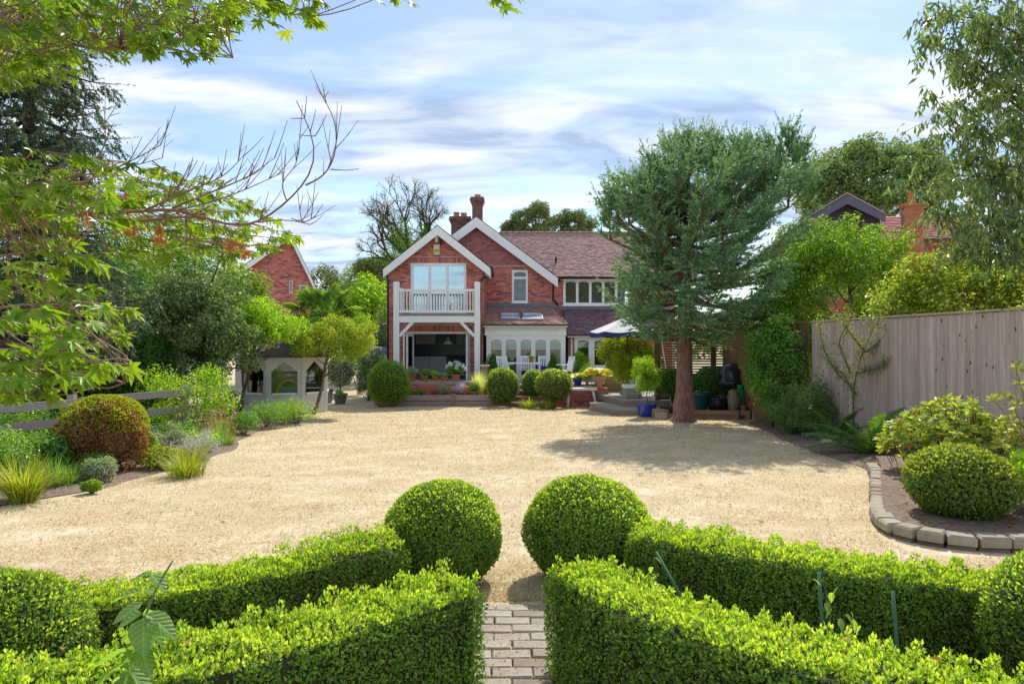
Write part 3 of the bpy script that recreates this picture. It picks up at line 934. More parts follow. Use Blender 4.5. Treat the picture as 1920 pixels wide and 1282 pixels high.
def gable_roof(parent, ax, az, sl, xl, xr, yf, yb, mat, bw=0.34, thick=0.10, over=0.0):
    """two roof slabs with white bargeboards on the front"""
    for s, xe in ((-1, xl), (1, xr)):
        ze = az - sl * abs(xe - ax)
        n = Vector((s * sl, 0, 1)).normalized()
        p = [(ax, az), (xe, ze), (xe, ze - thick), (ax, az - thick)]
        if s > 0: p = p[::-1]
        MB().prism(p, yf + .03, yb).build('roof_slope', M_BLACKTILE, parent)
        q = [(ax, az - .045), (xe + s * -.02, ze - .045), (xe + s * -.02, ze - .045 - bw), (ax, az - .045 - bw * 1.12)]
        if s > 0: q = q[::-1]
        MB().prism(q, yf - .015, yf + .028).build('bargeboard', M_WHITE, parent)
M_BLACKTILE = islandm('dark_verge_tile', [(0.07, 0.055, 0.06), (0.11, 0.085, 0.085)])
gable_roof(house, apx, apz, slope, HX(721, YB), HX(921, YB), YB - .4, 33.0, M_BLACKTILE, bw=.33)
# alarm box, security light, floodlight arm
al = MB(); al.box(HX(813.5, YB), HX(824.5, YB), YB - .09, YB - .014, HZ(478, YB), HZ(459, YB)); albox = al.build('alarm_box', plain('alarm_white', (.72, .72, .68), .5, .02), house)
MB().box(HX(813.8, YB), HX(824.2, YB), YB - .094, YB - .0905, HZ(476, YB), HZ(467.5, YB)).build('yellow_panel', plain('alarm_yellow', (.70, .55, .12), .5, .03), albox)
MB().box(HX(816, YB), HX(822, YB), YB - .097, YB - .0945, HZ(471, YB), HZ(469.5, YB)).build('print', M_BLACK, albox)
MB().box(HX(813, YB), HX(825, YB), YB - .092, YB - .014, HZ(480, YB), HZ(478.2, YB)).build('base', plain('alarm_blue', (.10, .16, .22), .5, .02), albox)
MB().tube([(HX(819, YB), YB - .05, HZ(453, YB)), (HX(819.5, YB), YB - .22, HZ(442, YB))], [.075, .07], 10).build('security_light', M_WHITE, house)
MB().tube([(HX(826, YB), YB, HZ(457, YB)), (HX(828, YB), YB - .18, HZ(456, YB))], [.05, .07], 8).build('floodlight', M_BLACK, house)

# --- balcony
YP = 26.35
bal = MB()
px0, px1 = HX(737.5, YP), HX(900, YP); pw = HX(748, YP) - px0
zt, zr, zb1, zb0 = HZ(541.5, YP), HZ(546, YP), HZ(581.5, YP), HZ(586, YP)
bal.box(px0 + pw + .001, px1 - pw - .001, YP + .06, YB - .03, HZ(592, YP), HZ(588.5, YP))
balcony = bal.build('balcony', plain('deck_grey', (.30, .27, .22), .8, .2), house)
for x in (px0, px1 - pw):
    MB().box(x, x + pw, YP, YP + pw, PZ, HZ(528, YP)).build('post', M_WHITE, balcony)
    MB().box(x + .05, x + pw - .05, YB - .1, YB - .017, HZ(592, YP), HZ(535, YP)).build('wall_post', M_WHITE, balcony)
    for za, zb in ((zr, zt), (zb0, zb1)):
        MB().box(x + .07, x + pw - .07, YP + pw + .001, YB - .101, za, zb).build('side_rail', M_WHITE, balcony)
    yy = YP + pw + .12
    while yy < YB - .15:
        MB().box(x + .09, x + pw - .09, yy, yy + .04, zb1 + .001, zr - .001).build('baluster', M_WHITE, balcony); yy += .125
MB().box(px0 + pw + .001, px1 - pw - .001, YP + .05, YP + .15, zr, zt).build('top_rail', M_WHITE, balcony)
MB().box(px0 + pw + .001, px1 - pw - .001, YP + .06, YP + .14, zb0, zb1).build('bottom_rail', M_WHITE, balcony)
nb = 25
bmesh_ = MB().box(-.02, .02, -.02, .02, 0, zr - zb1 - .002).mesh('baluster'); bmesh_.materials.append(M_WHITE)
for i in range(nb):
    x = px0 + pw + (px1 - px0 - 2 * pw) * (i + .5) / nb
    piece('baluster', bmesh_, balcony, (x, YP + .10, zb1 + .001))
MB().box(px0 + pw + .001, px1 - pw - .001, YP + .02, YP + .2, HZ(604.5, YP), HZ(592.5, YP)).build('beam', M_WHITE, balcony)
for x, s in ((px0 + pw, 1), (px1 - pw, -1)):
    MB().bar((x + s * .005, YP + .1, HZ(630, YP)), (x + s * .52, YP + .1, HZ(603.5, YP)), .11, .13, (0, 1, 0)).build('brace', M_WHITE, balcony)
# --- gutters and pipes
def pipe(pts, r=.036, name='downpipe'):
    return MB().tube(pts, r, 8).build(name, M_BLACK, house, True)
xl = HX(722, YB); zl = HZ(503, YB)
pipe([(xl, YB - .38, zl), (xl, 32, zl)], .06, 'gutter')
pipe([(xl, YB - .1, zl), (xl + .02, YB - .1, zl - .16), (HX(729, YB) - .03, YB - .05, zl - .42), (HX(729, YB) - .03, YB - .05, PZ - .2)])
xr_ = HX(921, YB); pipe([(xr_, YB - .38, zl), (xr_, YM, zl)], .06, 'gutter')
xd = HX(899.5, YB); pipe([(xr_, YB - .06, zl), (xr_ - .05, YB - .1, zl - .25), (xd, YB - .06, zl - .50), (xd, YB - .06, PZ)], .045)
MB().hexa([(xr_ - .28, YB - .3, zl + .1), (xr_ + .02, YB - .3, zl + .1), (xr_ - .02, YB - .3, zl - .42), (xr_ - .22, YB - .3, zl - .30)], [(xr_ - .28, YB + .3, zl + .1), (xr_ + .02, YB + .3, zl + .1), (xr_ - .02, YB + .3, zl - .42), (xr_ - .22, YB + .3, zl - .30)]).build('eaves_box', plain('grey_paint', (.42, .42, .45), .6, .05), house)

# --- main gable
gx, gz = HX(893, YM - .35), HZ(405, YM - .35)
gsl = (HZ(405, YM - .35) - HZ(519, YM - .35)) / (HX(1046, YM - .35) - gx)
def main_top(x): return gz - .24 - gsl * abs(x - gx)
mx0, mx1 = bx1 - .28, 7.2
sw = (HX(960, YM), HX(989.5, YM), HZ(567, YM), HZ(506.5, YM))
def mtop(x): return max(min(main_top(x), 99), 4.42) if x > gx else main_top(x)
rw = (HX(1056, YM), HX(1056, YM) + 2.95, HZ(572, YM), HZ(524, YM))
mb = MB()
wall_panel(mb, mx0, mx1, PZ - .6, mtop, [gx, gx + (gz - .24 - 4.42) / gsl], [sw, rw], YM, YM + .28)
mb.box(mx1 - .28, mx1, YM + .28, 35.4, PZ - .6, 4.42)
wall_panel(mb, gx - 2.3, mx0, 4.3, main_top, [gx], [], YM, YM + .28)
mwall = mb.build('main_wall', M_MORTAR, house)
zh = HZ(497, YM)      # hung tiles start here
sols = (sw[0] - .06, sw[1] + .06, sw[3] + .01, sw[3] + .2)
brickfield(mwall, 'bricks', M_BRICK, YM, bx1, mx1, 2.4, zh + .1, lambda x: min(mtop(x), zh if x < HX(1046, YM) else 9), [sw, rw], seed=6)
gw = HX(1046, YM) - (gx - 2.2)
tilefield(mwall, 'hung_tiles', M_HUNG, (gx - 2.2, YM - .004, zh), (1, 0, 0), (0, 0, 1), (0, -1, 0), gw + 1, gz - zh, .165, .10, 4, .022,
          keep=lambda a, u: zh + u + .06 < main_top(gx - 2.2 + a))
window(house, YM + .05, *sw, 1, fw=.085, transom=HZ(521, YM), mw=.10, arch=.05, d=.09, name='arched_window')
window(house, YM + .05, *rw, 5, fw=.10, mw=.11, arch=.05, d=.10, name='casement_window')
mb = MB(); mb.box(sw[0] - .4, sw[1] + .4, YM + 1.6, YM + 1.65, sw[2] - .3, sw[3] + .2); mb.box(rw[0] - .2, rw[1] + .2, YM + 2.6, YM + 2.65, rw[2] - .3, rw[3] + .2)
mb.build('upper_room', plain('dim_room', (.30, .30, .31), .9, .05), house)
gable_roof(house, gx, gz, gsl, gx - 2.6, HX(1047, YM - .35), YM - .35, 36.0, M_BLACKTILE, bw=.40)
# --- main roof to the right
ez = HZ(519, YM - .3); eY = YM - .32
d_ = 2.8; up = Vector((0, d_, HZ(437, eY + d_) - ez)); ul = up.length; un = up.normalized()
nn = Vector((0, -un.z, un.y))
rx0 = HX(936, eY + d_) ; rx1 = 7.4
ridge = Vector((0, eY, ez)) + up
xe0 = HX(1040, eY)
mb = MB(); mb.hexa([(xe0, eY, ez), (rx1, eY, ez), (rx1, eY + .02, ez - .1), (xe0, eY + .02, ez - .1)], [(rx0, ridge.y, ridge.z), (rx1, ridge.y, ridge.z), (rx1, ridge.y, ridge.z - .1), (rx0, ridge.y, ridge.z - .1)])
mb.hexa([(rx0, ridge.y + d_, ez), (rx1, ridge.y + d_, ez), (rx1, ridge.y + d_, ez - .1), (rx0, ridge.y + d_, ez - .1)], [(rx0, ridge.y + .001, ridge.z), (rx1, ridge.y + .001, ridge.z), (rx1, ridge.y + .001, ridge.z - .1), (rx0, ridge.y + .001, ridge.z - .1)])
mroof = mb.build('main_roof', M_BLACKTILE, house)
tilefield(mroof, 'roof_tiles', M_ROOF, (rx0, eY - .02, ez + .005), (1, 0, 0), un, nn, rx1 - rx0, ul, .165, .10, 7, .022,
          keep=lambda a, u: ez + u * un.z > gz - gsl * abs(rx0 + a - gx) - .1)
x = rx0
while x < rx1:
    b = MB(); b.tube([(x + .004, ridge.y, ridge.z - .02), (x + .30, ridge.y, ridge.z - .02)], .095, 10)
    b.build('ridge_tile', M_TERRA_D if 'M_TERRA_D' in globals() else globals().setdefault('M_TERRA_D', plain('ridge_clay', (.33, .19, .15), .85, .25, 8, .3)), mroof, True); x += .305
MB().tube([(HX(1047, eY) + .05, eY - .06, ez - .03), (rx1, eY - .06, ez - .03)], .055, 8).build('gutter', M_BLACK, house, True)
MB().box(HX(1050, YM), rx1 - .1, eY + .02, eY + .05, HZ(526, YM), ez - .03).build('fascia', M_WHITE, house)
xq = HX(1037, YM)
pipe([(HX(1054, YM), eY - .05, ez - .06), (HX(1047, YM), YM - .08, ez - .18), (xq, YM - .06, ez - .30), (xq, YM - .06, HZ(562, YM)), (xq + .22, YM - .08, HZ(572, YM))], .042)
vx = HX(1042, YM + .6); 
MB().tube([(vx, YM + .5, HZ(510, YM + .5)), (vx, YM + .5, HZ(482, YM + .5))], .05, 8).build('vent_pipe', M_BLACK, house, True)
MB().box(vx - .3, vx + .35, YM + .22, YM + .3, HZ(508, YM + .3), HZ(506, YM + .3)).build('flashing', M_WHITE, house)
# --- chimneys
def stack(x0, x1, y0, y1, z0, z1, pots):
    mb = MB().box(x0, x1, y0, y1, z0, z1 - .35)
    for k, e in enumerate((.04, .075, .11, .075)):
        mb.box(x0 - e, x1 + e, y0 - e, y1 + e, z1 - .35 + k * .0875 + .001, z1 - .35 + (k + 1) * .0875)
    c = mb.build('chimney', M_MORTAR, house)
    bm = MB(); z = z0; row = 0
    while z < z1 - .36:
        x = x0 - (.11 if row % 2 else 0)
        while x < x1:
            a, b = max(x, x0 - .008), min(x + .215, x1 + .008)
            if b - a > .03: bm.box(a, b, y0 - .012, y1 + .012, z, z + .065)
            x += .225
        z += .075; row += 1
    for k, e in enumerate((.05, .085, .12, .085)):
        x = x0 - e
        while x < x1 + e:
            bm.box(x, min(x + .2, x1 + e), y0 - e - .01, y0, z1 - .345 + k * .0875, z1 - .27 + k * .0875); x += .21
    bm.build('bricks', M_BRICK_D, c, kind='stuff')
    for (px, r, h, cap) in pots:
        p = MB().lathe([(r * 1.1, 0), (r, .05), (r * .9, h * .8), (r * 1.1, h * .86), (r * 1.1, h), (r * .8, h)], (px, (y0 + y1) / 2, z1), 14).build('chimney_pot', M_TERRA, c, True)
        if cap: MB().lathe([(r * 1.5, 0), (r * 1.45, .05), (.03, .13)], (px, (y0 + y1) / 2, z1 + h + .05), 14).build('cowl', M_TERRA, p, True)
    return c
M_BRICK_D = islandm('weathered_brick', [(0.09, 0.06, 0.07), (0.20, 0.085, 0.075), (0.29, 0.12, 0.095), (0.15, 0.085, 0.085), (0.34, 0.15, 0.11)])
YC = 33.5
stack(HX(885.5, YC), HX(904, YC), YC, YC + .6, 6.0, HZ(369.5, YC), [(HX(895, YC), .15, .16, False)])
YC = 34.6
stack(HX(846, YC), HX(880, YC), YC, YC + .6, 5.4, HZ(406, YC), [(HX(855, YC), .15, .25, False), (HX(869, YC), .16, .22, True)])

# --- sunroom
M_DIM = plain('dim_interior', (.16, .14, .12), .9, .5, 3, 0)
sx0, sx1 = HX(912, YS), HX(1060, YS)
sez, stz = HZ(608, YS - .25), HZ(575, YM)
rf0, rf1 = HX(904, YS - .3), HX(1066, YS - .3)
o = Vector((rf0, YS - .3, sez)); upv = Vector((0, YM - YS + .3 - .02, stz - sez)); ul = upv.length; un2 = upv.normalized(); n2 = Vector((0, -un2.z, un2.y))
mb = MB().hexa([o, o + Vector((rf1 - rf0, 0, 0)), o + Vector((rf1 - rf0, 0, -.06)), o + Vector((0, 0, -.06))], [o + upv, o + upv + Vector((rf1 - rf0 - .35, 0, 0)), o + upv + Vector((rf1 - rf0 - .35, 0, -.06)), o + upv + Vector((0, 0, -.06))])
sroof = mb.build('sunroom_roof', M_BLACKTILE, house)
W_ = rf1 - rf0
tilefield(sroof, 'roof_tiles', M_ROOF, o + n2 * .004, (1, 0, 0), un2, n2, W_, ul - .1, .165, .10, 9, .02, keep=lambda a, u: a < W_ - .06 - .35 * u / ul)
MB().box(rf0, HX(1045, YM), YM - .05, YM - .014, stz - .02, stz + .16).build('flashing', M_LEAD, house)
MB().box(HX(1047, YM), 7.0, YM - .05, YM - .014, HZ(580, YM), HZ(572.5, YM) - .055).build('flashing', M_LEAD, house)
# roof windows, laid in the tiles
def skylight(xa, xb, ua, ub):
    p = lambda x, u, h: o + Vector((x - rf0, 0, 0)) + un2 * u + n2 * h
    e = .05
    mb = MB()
    def slab(a, b, c, d, h0, h1, m):
        m.hexa([p(a, c, h0), p(b, c, h0), p(b, d, h0), p(a, d, h0)], [p(a, c, h1), p(b, c, h1), p(b, d, h1), p(a, d, h1)])
    slab(xa, xa + e, ua, ub, 0, .09, mb); slab(xb - e, xb, ua, ub, 0, .09, mb)
    slab(xa + e, xb - e, ua, ua + e, 0, .088, mb); slab(xa + e, xb - e, ub - e, ub, 0, .088, mb); um = (ua + ub) / 2
    slab(xa + e, xb - e, um - .018, um + .018, .02, .086, mb)
    w = mb.build('skylight', M_LEAD, house)
    for c, d in ((ua + e, um - .018), (um + .018, ub - e)):
        m2 = MB(); slab(xa + e + .001, xb - e - .001, c + .001, d - .001, .05, .058, m2); m2.build('pane', M_SKYL, w)
M_SKYL, _nt, _b = newmat('skylight_glass'); _b.inputs['Base Color'].default_value = (.62, .66, .74, 1); _b.inputs['Roughness'].default_value = .08; _b.inputs['Specular IOR Level'].default_value = .9
su = HX(938, 28.6); sv = HX(975, 28.6); sv2 = HX(979, 28.6); sw2 = HX(1017, 28.6)
skylight(su, sv, .62, 2.0); skylight(sv2, sw2, .62, 2.0)
MB().box(rf0 + .02, rf1 - .02, YS - .27, YS - .2, sez - .10, sez - .045).build('gutter', M_WHITE, house)
mb = MB(); mb.box(sx0 - .06, sx1 + .03, YS - .06, YS + .1, HZ(627.5, YS), sez - .1); mb.box(sx0 - .1, sx1 + .07, YS - .1, YS - .06, HZ(612, YS), HZ(611, YS) + .05); mb.box(sx0 - .08, sx1 + .05, YS - .085, YS - .06, HZ(628.5, YS), HZ(626, YS))
mb.build('entablature', M_CREAM, house)
window(house, YS + .06, sx0, sx1, PZ + .02, HZ(627.5, YS) - .001, 5, M_CREAM, fw=.19, mw=.17, sill=False, arch=.06, blind=.40, d=.12, name='sunroom_window')
for a_, b_ in ((sx1 - .06, sx1 - .001), (sx0, sx0 + .05)): MB().box(a_, b_, YS + .062, YM - .02, PZ, HZ(627.5, YS)).build('sunroom_side', M_CREAM, house)
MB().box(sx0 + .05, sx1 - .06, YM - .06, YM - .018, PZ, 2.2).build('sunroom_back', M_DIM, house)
MB().box(sx0, sx1, YS, YM - .06, PZ - .04, PZ - .004).build('sunroom_floor', M_FLOOR, house)
# --- lean-to on the right
lx0, lx1 = HX(1066, YL), 6.6
lez, ltz = HZ(627, YL - .25), HZ(580, YM)
o3 = Vector((HX(1064, YL - .25), YL - .25, lez)); up3 = Vector((0, YM - YL + .22, ltz - lez)); u3 = up3.normalized(); n3v = Vector((0, -u3.z, u3.y)); W3 = lx1 + .2 - o3.x
mb = MB().hexa([o3, o3 + Vector((W3, 0, 0)), o3 + Vector((W3, 0, -.06)), o3 + Vector((0, 0, -.06))], [o3 + up3, o3 + up3 + Vector((W3, 0, 0)), o3 + up3 + Vector((W3, 0, -.06)), o3 + up3 + Vector((0, 0, -.06))])
lroof = mb.build('lean_to_roof', M_BLACKTILE, house)
tilefield(lroof, 'roof_tiles', M_ROOF_P, o3 + n3v * .004, (1, 0, 0), u3, n3v, W3, up3.length - .05, .165, .10, 11, .022)
lw = (HX(1077, YL), HX(1141, YL), HZ(690, YL), HZ(632, YL))
mb = MB(); wall_panel(mb, lx0, lx1, PZ - .6, lambda x: lez - .06, [], [lw], YL, YL + .25)
mb.box(lx1 - .25, lx1, YL + .25, YM, PZ - .6, lez - .06)
lwall = mb.build('lean_to_wall', M_MORTAR, house)
brickfield(lwall, 'bricks', M_BRICK_O, YL, lx0, lx1, PZ, lez, lambda x: lez - .06, [lw], seed=12)
window(house, YL + .08, lw[0], lw[1], lw[2], lw[3], 2, M_CREAM, fw=.13, mw=.24, arch=.06, blind=.30, d=.12, name='lean_to_window')
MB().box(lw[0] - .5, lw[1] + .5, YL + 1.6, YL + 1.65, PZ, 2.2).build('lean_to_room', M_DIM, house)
MB().box(o3.x, o3.x + W3, YL - .2, YL - .16, lez - .11, lez - .055).build('gutter', M_WHITE, house)
MB().tube([(HX(1071.5, YL), YL - .05, lez - .1), (HX(1071.5, YL), YL - .05, PZ)], .035, 8).build('downpipe', M_WHITE, house, True)
# ------------------------------------------------------------------ neighbouring houses
def nhouse_left():
    Y = 36.0
    t = thing('neighbouring_house', 'red brick house with steep white bargeboard beyond the palm', 'house', (HX(535, Y), Y, -0.63))
    ax, az = HX(543, Y), HZ(433, Y); rx, rz = HX(586, Y), HZ(531, Y); lx, lz = HX(440, Y), HZ(520, Y)
    def top(x): return az - .15 - (az - rz) / (rx - ax) * (x - ax) if x > ax else az - .15 - (az - lz) / (ax - lx) * (ax - x)
    w1 = (HX(542, Y), HX(547.5, Y), HZ(548, Y), HZ(526, Y)); w2 = (HX(560, Y), HX(573, Y), HZ(560, Y), HZ(534, Y))
    w2 = (w2[0], min(w2[1], rx - .32), w2[2], w2[3])
    mb = MB(); wall_panel(mb, lx + .2, rx - .12, -.7, top, [ax], [w1, w2], Y, Y + .25)
    mb.box(rx - .37, rx - .12, Y + .25, Y + 7, -.7, rz - .3)
    w = mb.build('wall', M_MORTAR, t)
    brickfield(w, 'bricks', M_BRICK, Y, lx + .2, rx - .12, 2.5, az, top, [w1, w2], seed=21)
    for a, b, s in (((ax, az), (rx + .05, rz - .05), 1), ((ax, az), (lx, lz), -1)):
        p = [(a[0], a[1] + .02), (b[0], b[1] + .02), (b[0], b[1] - .08), (a[0], a[1] - .08)]
        MB().prism(p if s < 0 else p[::-1], Y - .3, Y + 8).build('roof', M_BLACKTILE, t)
        q = [(a[0], a[1] - .04), (b[0], b[1] - .04), (b[0], b[1] - .34), (a[0], a[1] - .42)]
        MB().prism(q if s < 0 else q[::-1], Y - .34, Y - .302).build('bargeboard', M_WHITE, t)
    window(t, Y + .08, *w1, 1, fw=.03, sill=False); window(t, Y + .08, *w2, 1, fw=.05, sill=True)
    MB().box(lx + .5, rx - .4, Y + 1.5, Y + 1.55, 0, lz).build('room', M_ROOM, t)
    t.rotation_euler = (0, 0, math.radians(17))
nhouse_left()
def nhouse_right():
    Y = 30.0
    t = thing('neighbouring_house', 'house with dark timber gable and orange chimney beyond the fence', 'house', (HX(1600, Y), Y, -0.63))
    M_DT = woodm('dark_gable_board', (.045, .038, .055), (.085, .07, .09), (2, 2, 14), rand=False)
    M_PT = plain('dark_violet_paint', (.11, .10, .16), .6, .1)
    ax, az = HX(1585, Y), HZ(366, Y); sl = .62
    xl, xr = HX(1512, Y), HX(1650, Y)
    for i in range(16):
        z = az - .25 - (i + 1) * .16
        h = (az - .3 - z) / sl
        a, b = max(ax - h, xl + .1), min(ax + h, xr - .1)
        if b - a > .2:
            MB().hexa([(a, Y, z), (b, Y, z), (b, Y - .03, z), (a, Y - .03, z)], [(a, Y, z + .165), (b, Y, z + .165), (b, Y - .008, z + .165), (a, Y - .008, z + .165)]).build('board', M_DT, t)
    MB().box(xl + .15, xr - .15, Y + .01, Y + 8, -.7, az - sl * 1.65).build('wall', M_BSOLID, t)
    for s, xe in ((-1, xl), (1, xr)):
        ze = az - sl * abs(xe - ax)
        p = [(ax, az), (xe, ze), (xe, ze - .1), (ax, az - .1)]
        MB().prism(p if s < 0 else p[::-1], Y - .4, Y + 8).build('roof', M_BLACKTILE, t)
        q = [(ax, az - .06), (xe, ze - .06), (xe, ze - .36), (ax, az - .45)]
        MB().prism(q if s < 0 else q[::-1], Y - .46, Y - .402).build('bargeboard', M_PT, t)
        p2 = [(ax, az + .06), (xe - s * .0, ze + .06), (xe, ze + .005), (ax, az + .005)]
        MB().prism(p2 if s < 0 else p2[::-1], Y - .4, Y + 8).build('verge', M_ROOF, t)
    # tiled roof running right
    e = Vector((HX(1640, Y + .3), Y + .3, HZ(452, Y + .3))); u = Vector((0, 2.0, HZ(410, Y + 2.3) - e.z)); W = 4.4
    rf = MB().hexa([e, e + Vector((W, 0, 0)), e + Vector((W, 0, -.08)), e + Vector((0, 0, -.08))], [e + u, e + u + Vector((W, 0, 0)), e + u + Vector((W, 0, -.08)), e + u + Vector((0, 0, -.08))]).build('side_roof', M_BLACKTILE, t)
    un = u.normalized(); tilefield(rf, 'roof_tiles', M_HUNG, e, (1, 0, 0), un, (0, -un.z, un.y), W, u.length, .25, .16, 31, .03)
    MB().box(e.x, e.x + W, Y + .4, Y + 6, -.7, e.z).build('side_wall', M_BSOLID, t)
    yc = Y - .3; a, b = HX(1693, yc), HX(1723, yc)
    ch = MB().box(a, b, yc, yc + .6, 2, HZ(392, yc)).build('chimney', M_MORTAR, t)
    bm = MB(); z = 4.5; row = 0
    while z < HZ(393, yc):
        x = a - (.11 if row % 2 else 0)
        while x < b:
            p, q = max(x, a - .008), min(x + .215, b + .008)
            if q - p > .03: bm.box(p, q, yc - .012, yc + .612, z, z + .065)
            x += .225
        z += .075; row += 1
    bm.box(a - .06, b + .06, yc - .06, yc + .66, HZ(392, yc), HZ(389, yc)); bm.box(a - .1, b + .1, yc - .1, yc + .7, HZ(389, yc) + .001, HZ(386, yc))
    bm.build('bricks', M_BRICK_O, ch, kind='stuff')
    MB().lathe([(.17, 0), (.15, .1), (.13, .5), (.17, .54), (.17, .62), (.11, .62)], (HX(1707, yc), yc + .3, HZ(386, yc)), 12).build('chimney_pot', M_TERRA, ch, True)
    t.rotation_euler = (0, 0, math.radians(-12))
nhouse_right()

# ------------------------------------------------------------------ terrace
M_SLAB = objm('patio_slab', [(.40, .37, .33), (.47, .44, .39), (.43, .39, .36)])
mb = MB().box(-4.95, 6.6, 24.95, 31.0, -.7, PZ - .02)
patio = link('patio', mb.mesh('patio'), M_SAND, kind='structure')
slab = rounded_box('slab', .59, .59, .018, .005, M_SLAB)
for i in range(19):
    for j in range(5):
        piece('slab', slab, patio, (-4.63 + i * .6, 25.27 + j * .6, PZ - .02 + rr.uniform(-.001, .002)))
def brick_wall(name, label, x0, x1, y0, y1, z0, z1, mat, cope=True, seed=1, cat='wall'):
    t = thing(name, label, cat, ((x0 + x1) / 2, y0, z0))
    ct = .05 if cope else 0
    MB().box(x0, x1, y0, y1, z0, z1 - ct).build('core', M_MORTAR, t)
    bm = MB(); z = z0 + .005; row = 0; rn = random.Random(seed)
    while z + .065 <= z1 - ct + .01:
        for (u0, u1, f) in ((x0, x1, lambda a, b, z: bm.box(a, b, y0 - .012 - rn.uniform(0, .004), y0 + .01, z, z + .065)), (y0, y1, lambda a, b, z: (bm.box(x1 - .01, x1 + .012, a, b, z, z + .065), bm.box(x0 - .012, x0 + .01, a, b, z, z + .065)))):
            u = u0 - (.1125 if row % 2 else 0)
            while u < u1:
                a, b = max(u, u0), min(u + .215, u1)
                if b - a > .03: f(a, b, z)
                u += .225
        z += .075; row += 1
    bm.build('bricks', mat, t, kind='stuff')
    if cope:
        n = max(1, int((x1 - x0) / .6)); w = (x1 - x0 + .06) / n
        for i in range(n):
            MB().box(x0 - .03 + i * w, x0 - .03 + (i + 1) * w - .006, y0 - .04, y1 + .03, z1 - ct + .001, z1).build('coping_stone', M_STONE, t)
    return t
brick_wall('terrace_wall', 'low red brick terrace wall carrying terracotta pots behind the timber planter', -4.9, -.62, 24.72, 24.94, -.62, .30, M_BRICK, seed=3)
brick_wall('terrace_wall', 'short red brick wall behind the white trestle table', 1.15, 2.74, 24.05, 24.30, -.62, .17, M_BRICK, seed=4)
brick_wall('brick_pier', 'orange brick pier under the terracotta hosta urn', 2.76, 3.28, 23.75, 24.30, -.62, .12, M_BRICK_O, seed=5, cope=False, cat='pier')
# garden steps up between the clipped balls
st = thing('garden_steps', 'narrow stone steps rising between the clipped bushes to the patio', 'steps', (.28, 24.1, -.54))
for i in range(4):
    z1 = -.56 + (i + 1) * .187
    y0 = 23.85 + i * .28
    MB().box(-.02, 1.02, y0 + .03, 24.946, z1 - .19 + (.001 if i else 0), z1 - .045).build('riser', M_BSOLID, st)
    MB().box(-.05, 1.05, y0, y0 + .33, z1 - .044, z1 - .001).build('tread', M_STONE, st)

# ------------------------------------------------------------------ timber planter
M_SLEEPER = woodm('weathered_sleeper', (.28, .20, .18), (.50, .39, .35), (1.2, 14, 14))
M_SLEEPER_B = woodm('brown_sleeper', (.27, .18, .11), (.46, .33, .21), (1.2, 14, 14))
t = thing('timber_planter', 'long low weathered timber planter in front of the terrace wall', 'planter', (-2.3, 24.0, -.54))
zb, ztp = -.545, HZ(739, 24.0)
xa, xm, xb = HX(741, 24), HX(850, 24), HX(927, 24)
hh = (ztp - zb - .03) / 2
for x in (xa, xm - .06, xb - .13):
    MB().box(x, x + .13, 23.93, 24.03, zb, ztp + .015).build('post', M_SLEEPER_B, t)
for a, b in ((xa + .131, xm - .061), (xm + .071, xb - .131)):
    for k in range(2):
        MB().box(a, b, 23.965, 24.03, zb + .01 + k * (hh + .01), zb + .01 + k * (hh + .01) + hh - .012).build('board', M_SLEEPER, t)
for x in (xa, xb - .06):
    for k in range(2): MB().box(x, x + .06, 24.031, 24.66, zb + .01 + k * (hh + .01), zb + .01 + k * (hh + .01) + hh - .012).build('board', M_SLEEPER, t)
MB().box(xa + .07, xb - .07, 24.035, 24.66, zb, ztp - .06).build('soil', M_SOIL, t)

# ------------------------------------------------------------------ deck
M_DECK = woodm('deck_board', (.33, .29, .25), (.50, .46, .41), (1.2, 14, 14))
M_RISER = woodm('deck_riser', (.27, .21, .165), (.42, .34, .28), (1.2, 14, 14))
ZL, ZU = -.25, -.06
def xlow(y): return float(np.interp(y, [20.0, 22.4], [2.93, 2.50]))
def xup(y): return float(np.interp(y, [20.9, 23.7], [3.42, 2.86]))
deck = thing('timber_deck', 'grey timber deck with two angled steps beside the lawn', 'deck', (3.6, 20.2, ground(20)))
y = 20.0
while y < 22.38:
    a0, a1 = xlow(y), xlow(y + .135)
    b0, b1 = (4.4, 4.4) if y < 20.88 else (xup(y) - .004, xup(y + .135) - .004)
    MB().hexa([(a0, y, ZL - .03), (b0, y, ZL - .03), (b1, y + .135, ZL - .03), (a1, y + .135, ZL - .03)], [(a0, y, ZL), (b0, y, ZL), (b1, y + .135, ZL), (a1, y + .135, ZL)]).build('deck_board', M_DECK, deck)
    y += .142
y = 20.9
while y < 24.85:
    a0, a1 = (xup(y), xup(y + .135)) if y < 23.7 else (3.32, 3.32)
    MB().hexa([(a0, y, ZU - .03), (6.75, y, ZU - .03), (6.75, y + .135, ZU - .03), (a1, y + .135, ZU - .03)], [(a0, y, ZU), (6.75, y, ZU), (6.75, y + .135, ZU), (a1, y + .135, ZU)]).build('deck_board', M_DECK, deck)
    y += .142
def riser(p, q, z0, z1):
    MB().bar((p[0], p[1], (z0 + z1) / 2), (q[0], q[1], (z0 + z1) / 2), .03, z1 - z0).build('riser', M_RISER, deck)
riser((2.95, 20.02), (4.38, 20.02), ground(20) - .02, ZL - .031); riser((2.94, 20.04), (2.52, 22.38), ground(20.5) - .05, ZL - .031)
riser((3.44, 20.92), (6.7, 20.92), ZL + .001, ZU - .031); riser((3.43, 20.94), (2.88, 23.68), ZL + .001, ZU - .031)
riser((4.40, 20.3), (4.40, 20.9), ground(20) - .02, ZL - .031)

